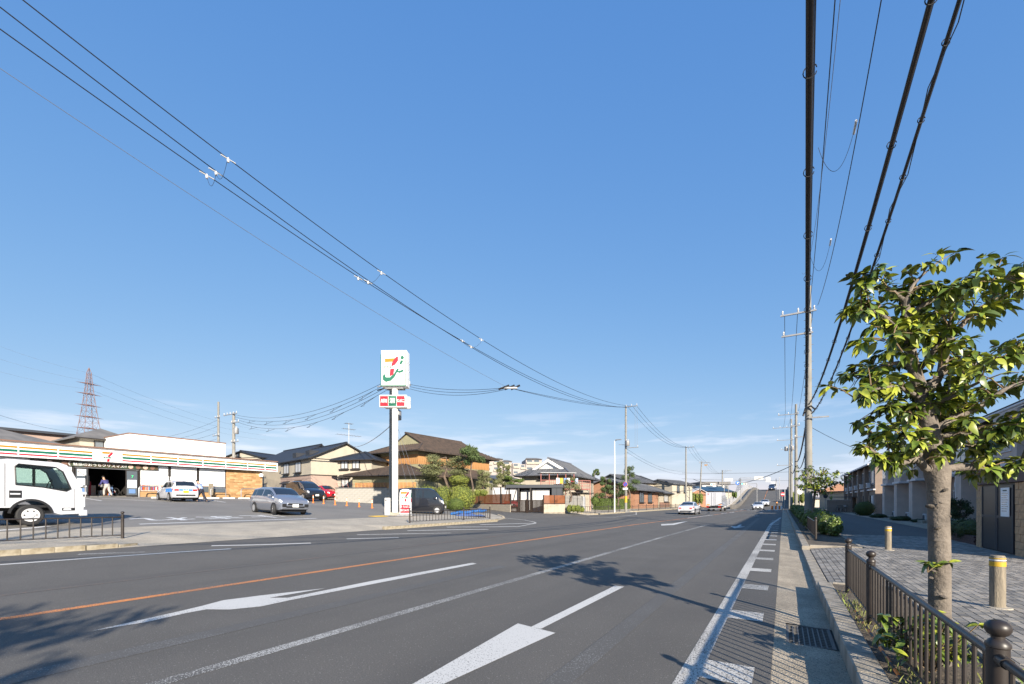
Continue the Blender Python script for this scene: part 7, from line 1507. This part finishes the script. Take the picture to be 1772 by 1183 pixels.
knobs = [(tp_(1606, 876, -.04), .034), (tp_(1641, 893, -.05), .032), (tp_(1637, 848, -.09), .028), (tp_(1612, 850, -.09), .02), (tp_(1622, 914, -.1), .032), (tp_(1641, 917, -.05), .02), (tp_(1620, 935, -.1), .028), (tp_(1640, 975, -.08), .03), (tp_(1612, 988, -.1), .026), (tp_(1634, 1034, -.09), .03), (tp_(1625, 1065, -.1), .02), (tp_(1608, 1000, -.05), .02), (tp_(1641, 860, -.05), .022), (tp_(1610, 1100, -.1), .025), (tp_(1629, 870, -.1), .015)]
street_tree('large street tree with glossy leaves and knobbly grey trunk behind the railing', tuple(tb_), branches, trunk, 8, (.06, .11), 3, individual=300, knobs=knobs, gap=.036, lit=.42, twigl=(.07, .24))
# the tree behind the camera whose shadow falls on the road
SC = 1.35; mv = lambda p: V((.95, -6.1, .12))+(V(p)-V(tb_))*SC
street_tree('leafy street tree out of view behind the camera', tuple(mv(tb_)), [([mv(p) for p in b], r0) for b, r0 in branches], [(*mv(t[:3]), t[3]*1.3) for t in trunk], 6, (.1, .17), 5, gap=.065, twigl=(.12, .4))
# small street tree further along
s0 = P(1407, 22.2); s0.z = .1; zt = lambda y: zz(y, 22.2)
def s_(px, py, dd=0): return P(px, 22.2+dd, py)
tr2 = [(s0.x, s0.y, .1, .09), (*s_(1407, 880), .08), (*s_(1409, 860), .075), (*s_(1411, 848), .08)]
b2_ = [([s_(1411, 850), s_(1400, 840, .2), s_(1392, 828, .3), s_(1388, 815, .4)], .04), ([s_(1411, 850), s_(1420, 838, -.2), s_(1432, 828, -.4), s_(1450, 820, -.5)], .04), ([s_(1411, 850), s_(1412, 835), s_(1408, 820, .3), s_(1405, 808, .3)], .04),
       ([s_(1411, 850), s_(1424, 843, .3), s_(1442, 838, .5), s_(1462, 830, .6)], .035), ([s_(1411, 848), s_(1398, 845, -.3), s_(1388, 840, -.5)], .03), ([s_(1411, 848), s_(1418, 830, .5), s_(1425, 815, .8)], .03), ([s_(1411, 852), s_(1425, 852, -.4), s_(1440, 850, -.6)], .03), ([s_(1410, 850), s_(1405, 838, -.5), s_(1398, 822, -.8)], .03)]
street_tree('small street tree with rounded crown in front of the thick utility pole', tuple(s0), b2_, tr2, 6, (.10, .16), 9, gap=.07, twigl=(.15, .5), lit=.3)
# leafy sprouts at the foot of the large tree, weeds and grass along the kerb
def sprout(label, base, n, hgt, spread, L, seed, name='sprout'):
    rg_ = random.Random(seed); r = thing(name, label, 'plant', base); leaf = MB()
    for i in range(n):
        a = rg_.uniform(0, 2*pi); tip = V((cos(a)*spread*rg_.random(), sin(a)*spread*rg_.random(), hgt*rg_.uniform(.4, 1))); MB().tube([(0, 0, 0), tip*.5+V((0, 0, .03)), tip], .004, 5).build('stem', M['twig'], r)
        for j in range(9):
            az = rg_.uniform(0, 2*pi); el = rg_.uniform(-.5, .35); dv = V((cos(az)*cos(el), sin(az)*cos(el), sin(el))); y = V((0, 0, 1)).cross(dv).normalized(); z = dv.cross(y); l = L*rg_.uniform(.6, 1.1)
            m = Matrix((dv, y, z)).transposed().to_4x4() @ Matrix.Rotation(rg_.uniform(-.5, .5), 4, 'X') @ Matrix.Diagonal((l, l, l, 1)); m.translation = tip*(1 if j < 6 else rg_.uniform(.5, .9)); tpl = TPL[rg_.randrange(3)]
            o = bpy.data.objects.new('leaf', SPM[rg_.randrange(3)]); COL.objects.link(o); o.parent = r; o.matrix_local = m
    return r
SPM = []
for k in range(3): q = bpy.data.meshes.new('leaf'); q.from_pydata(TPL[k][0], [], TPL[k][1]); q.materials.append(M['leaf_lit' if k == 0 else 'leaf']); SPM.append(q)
sprout('leafy green sprouts at the foot of the large tree behind the railing', (1.02, 4.85, .12), 46, .5, .36, .10, 1); sprout('smaller leafy sprouts on the near side of the large tree', (1.25, 4.2, .12), 16, .32, .34, .09, 4)
q = tp_(1605, 990, -.08); sprout('tiny tuft of leaves growing out of the tree trunk', (q.x, q.y, q.z), 3, .1, .16, .09, 8)
gm = MB(); rg_ = random.Random(5)
for _ in range(900):
    x, y = (rg_.uniform(.71, .95), rg_.uniform(.5, 8.8)) if rg_.random() < .6 else (rg_.uniform(.95, 1.5), rg_.uniform(2.5, 6.5)); 
    if mnoise.noise(V((x*3, y*1.3, 0))) < -.05: continue
    h_ = rg_.uniform(.03, .13); a = rg_.uniform(0, 2*pi); dx, dy = cos(a)*h_*.5, sin(a)*h_*.5; w_ = .004
    gm.add([(x-w_, y, .115), (x+w_, y, .115), (x+dx*.5, y+dy*.5, .12+h_*.7), (x+dx, y+dy, .12+h_)], [(0, 1, 2), (0, 2, 3)])
o = gm.build('grass', M['grass'], None, kind='stuff'); o['label'] = 'thin dry grass and weeds behind the kerb'
lm = MB()
for _ in range(260):
    x, y = rg_.uniform(.72, 1.48), rg_.uniform(.5, 9); c = V((x, y, .142+rg_.random()*.004)); leaf_quads(lm, c, (V((0, 0, 1))+rv()*.25).normalized(), rg_.uniform(.03, .07))
o = lm.build('leaf_litter', mat('dead_leaf', (.22, .13, .06), .9, (.12, .08, .05), 4), None, kind='stuff'); o['label'] = 'dead leaves scattered on the planter soil'
# black and orange marker rod lying behind the kerb
mr_ = thing('marker_rod', 'thin black and orange striped rod lying behind the kerb stones', 'rod', (.76, 5.2, .17)); MB().tube([(0, -1.2, 0), (0, 2.4, 0)], .012, 8).build('rod', M['black'], mr_)
for k in range(8): MB().tube([(0, 1.6-k*.33, 0), (0, 1.75-k*.33, 0)], .0128, 8).build('orange_band', M['cone'], mr_)
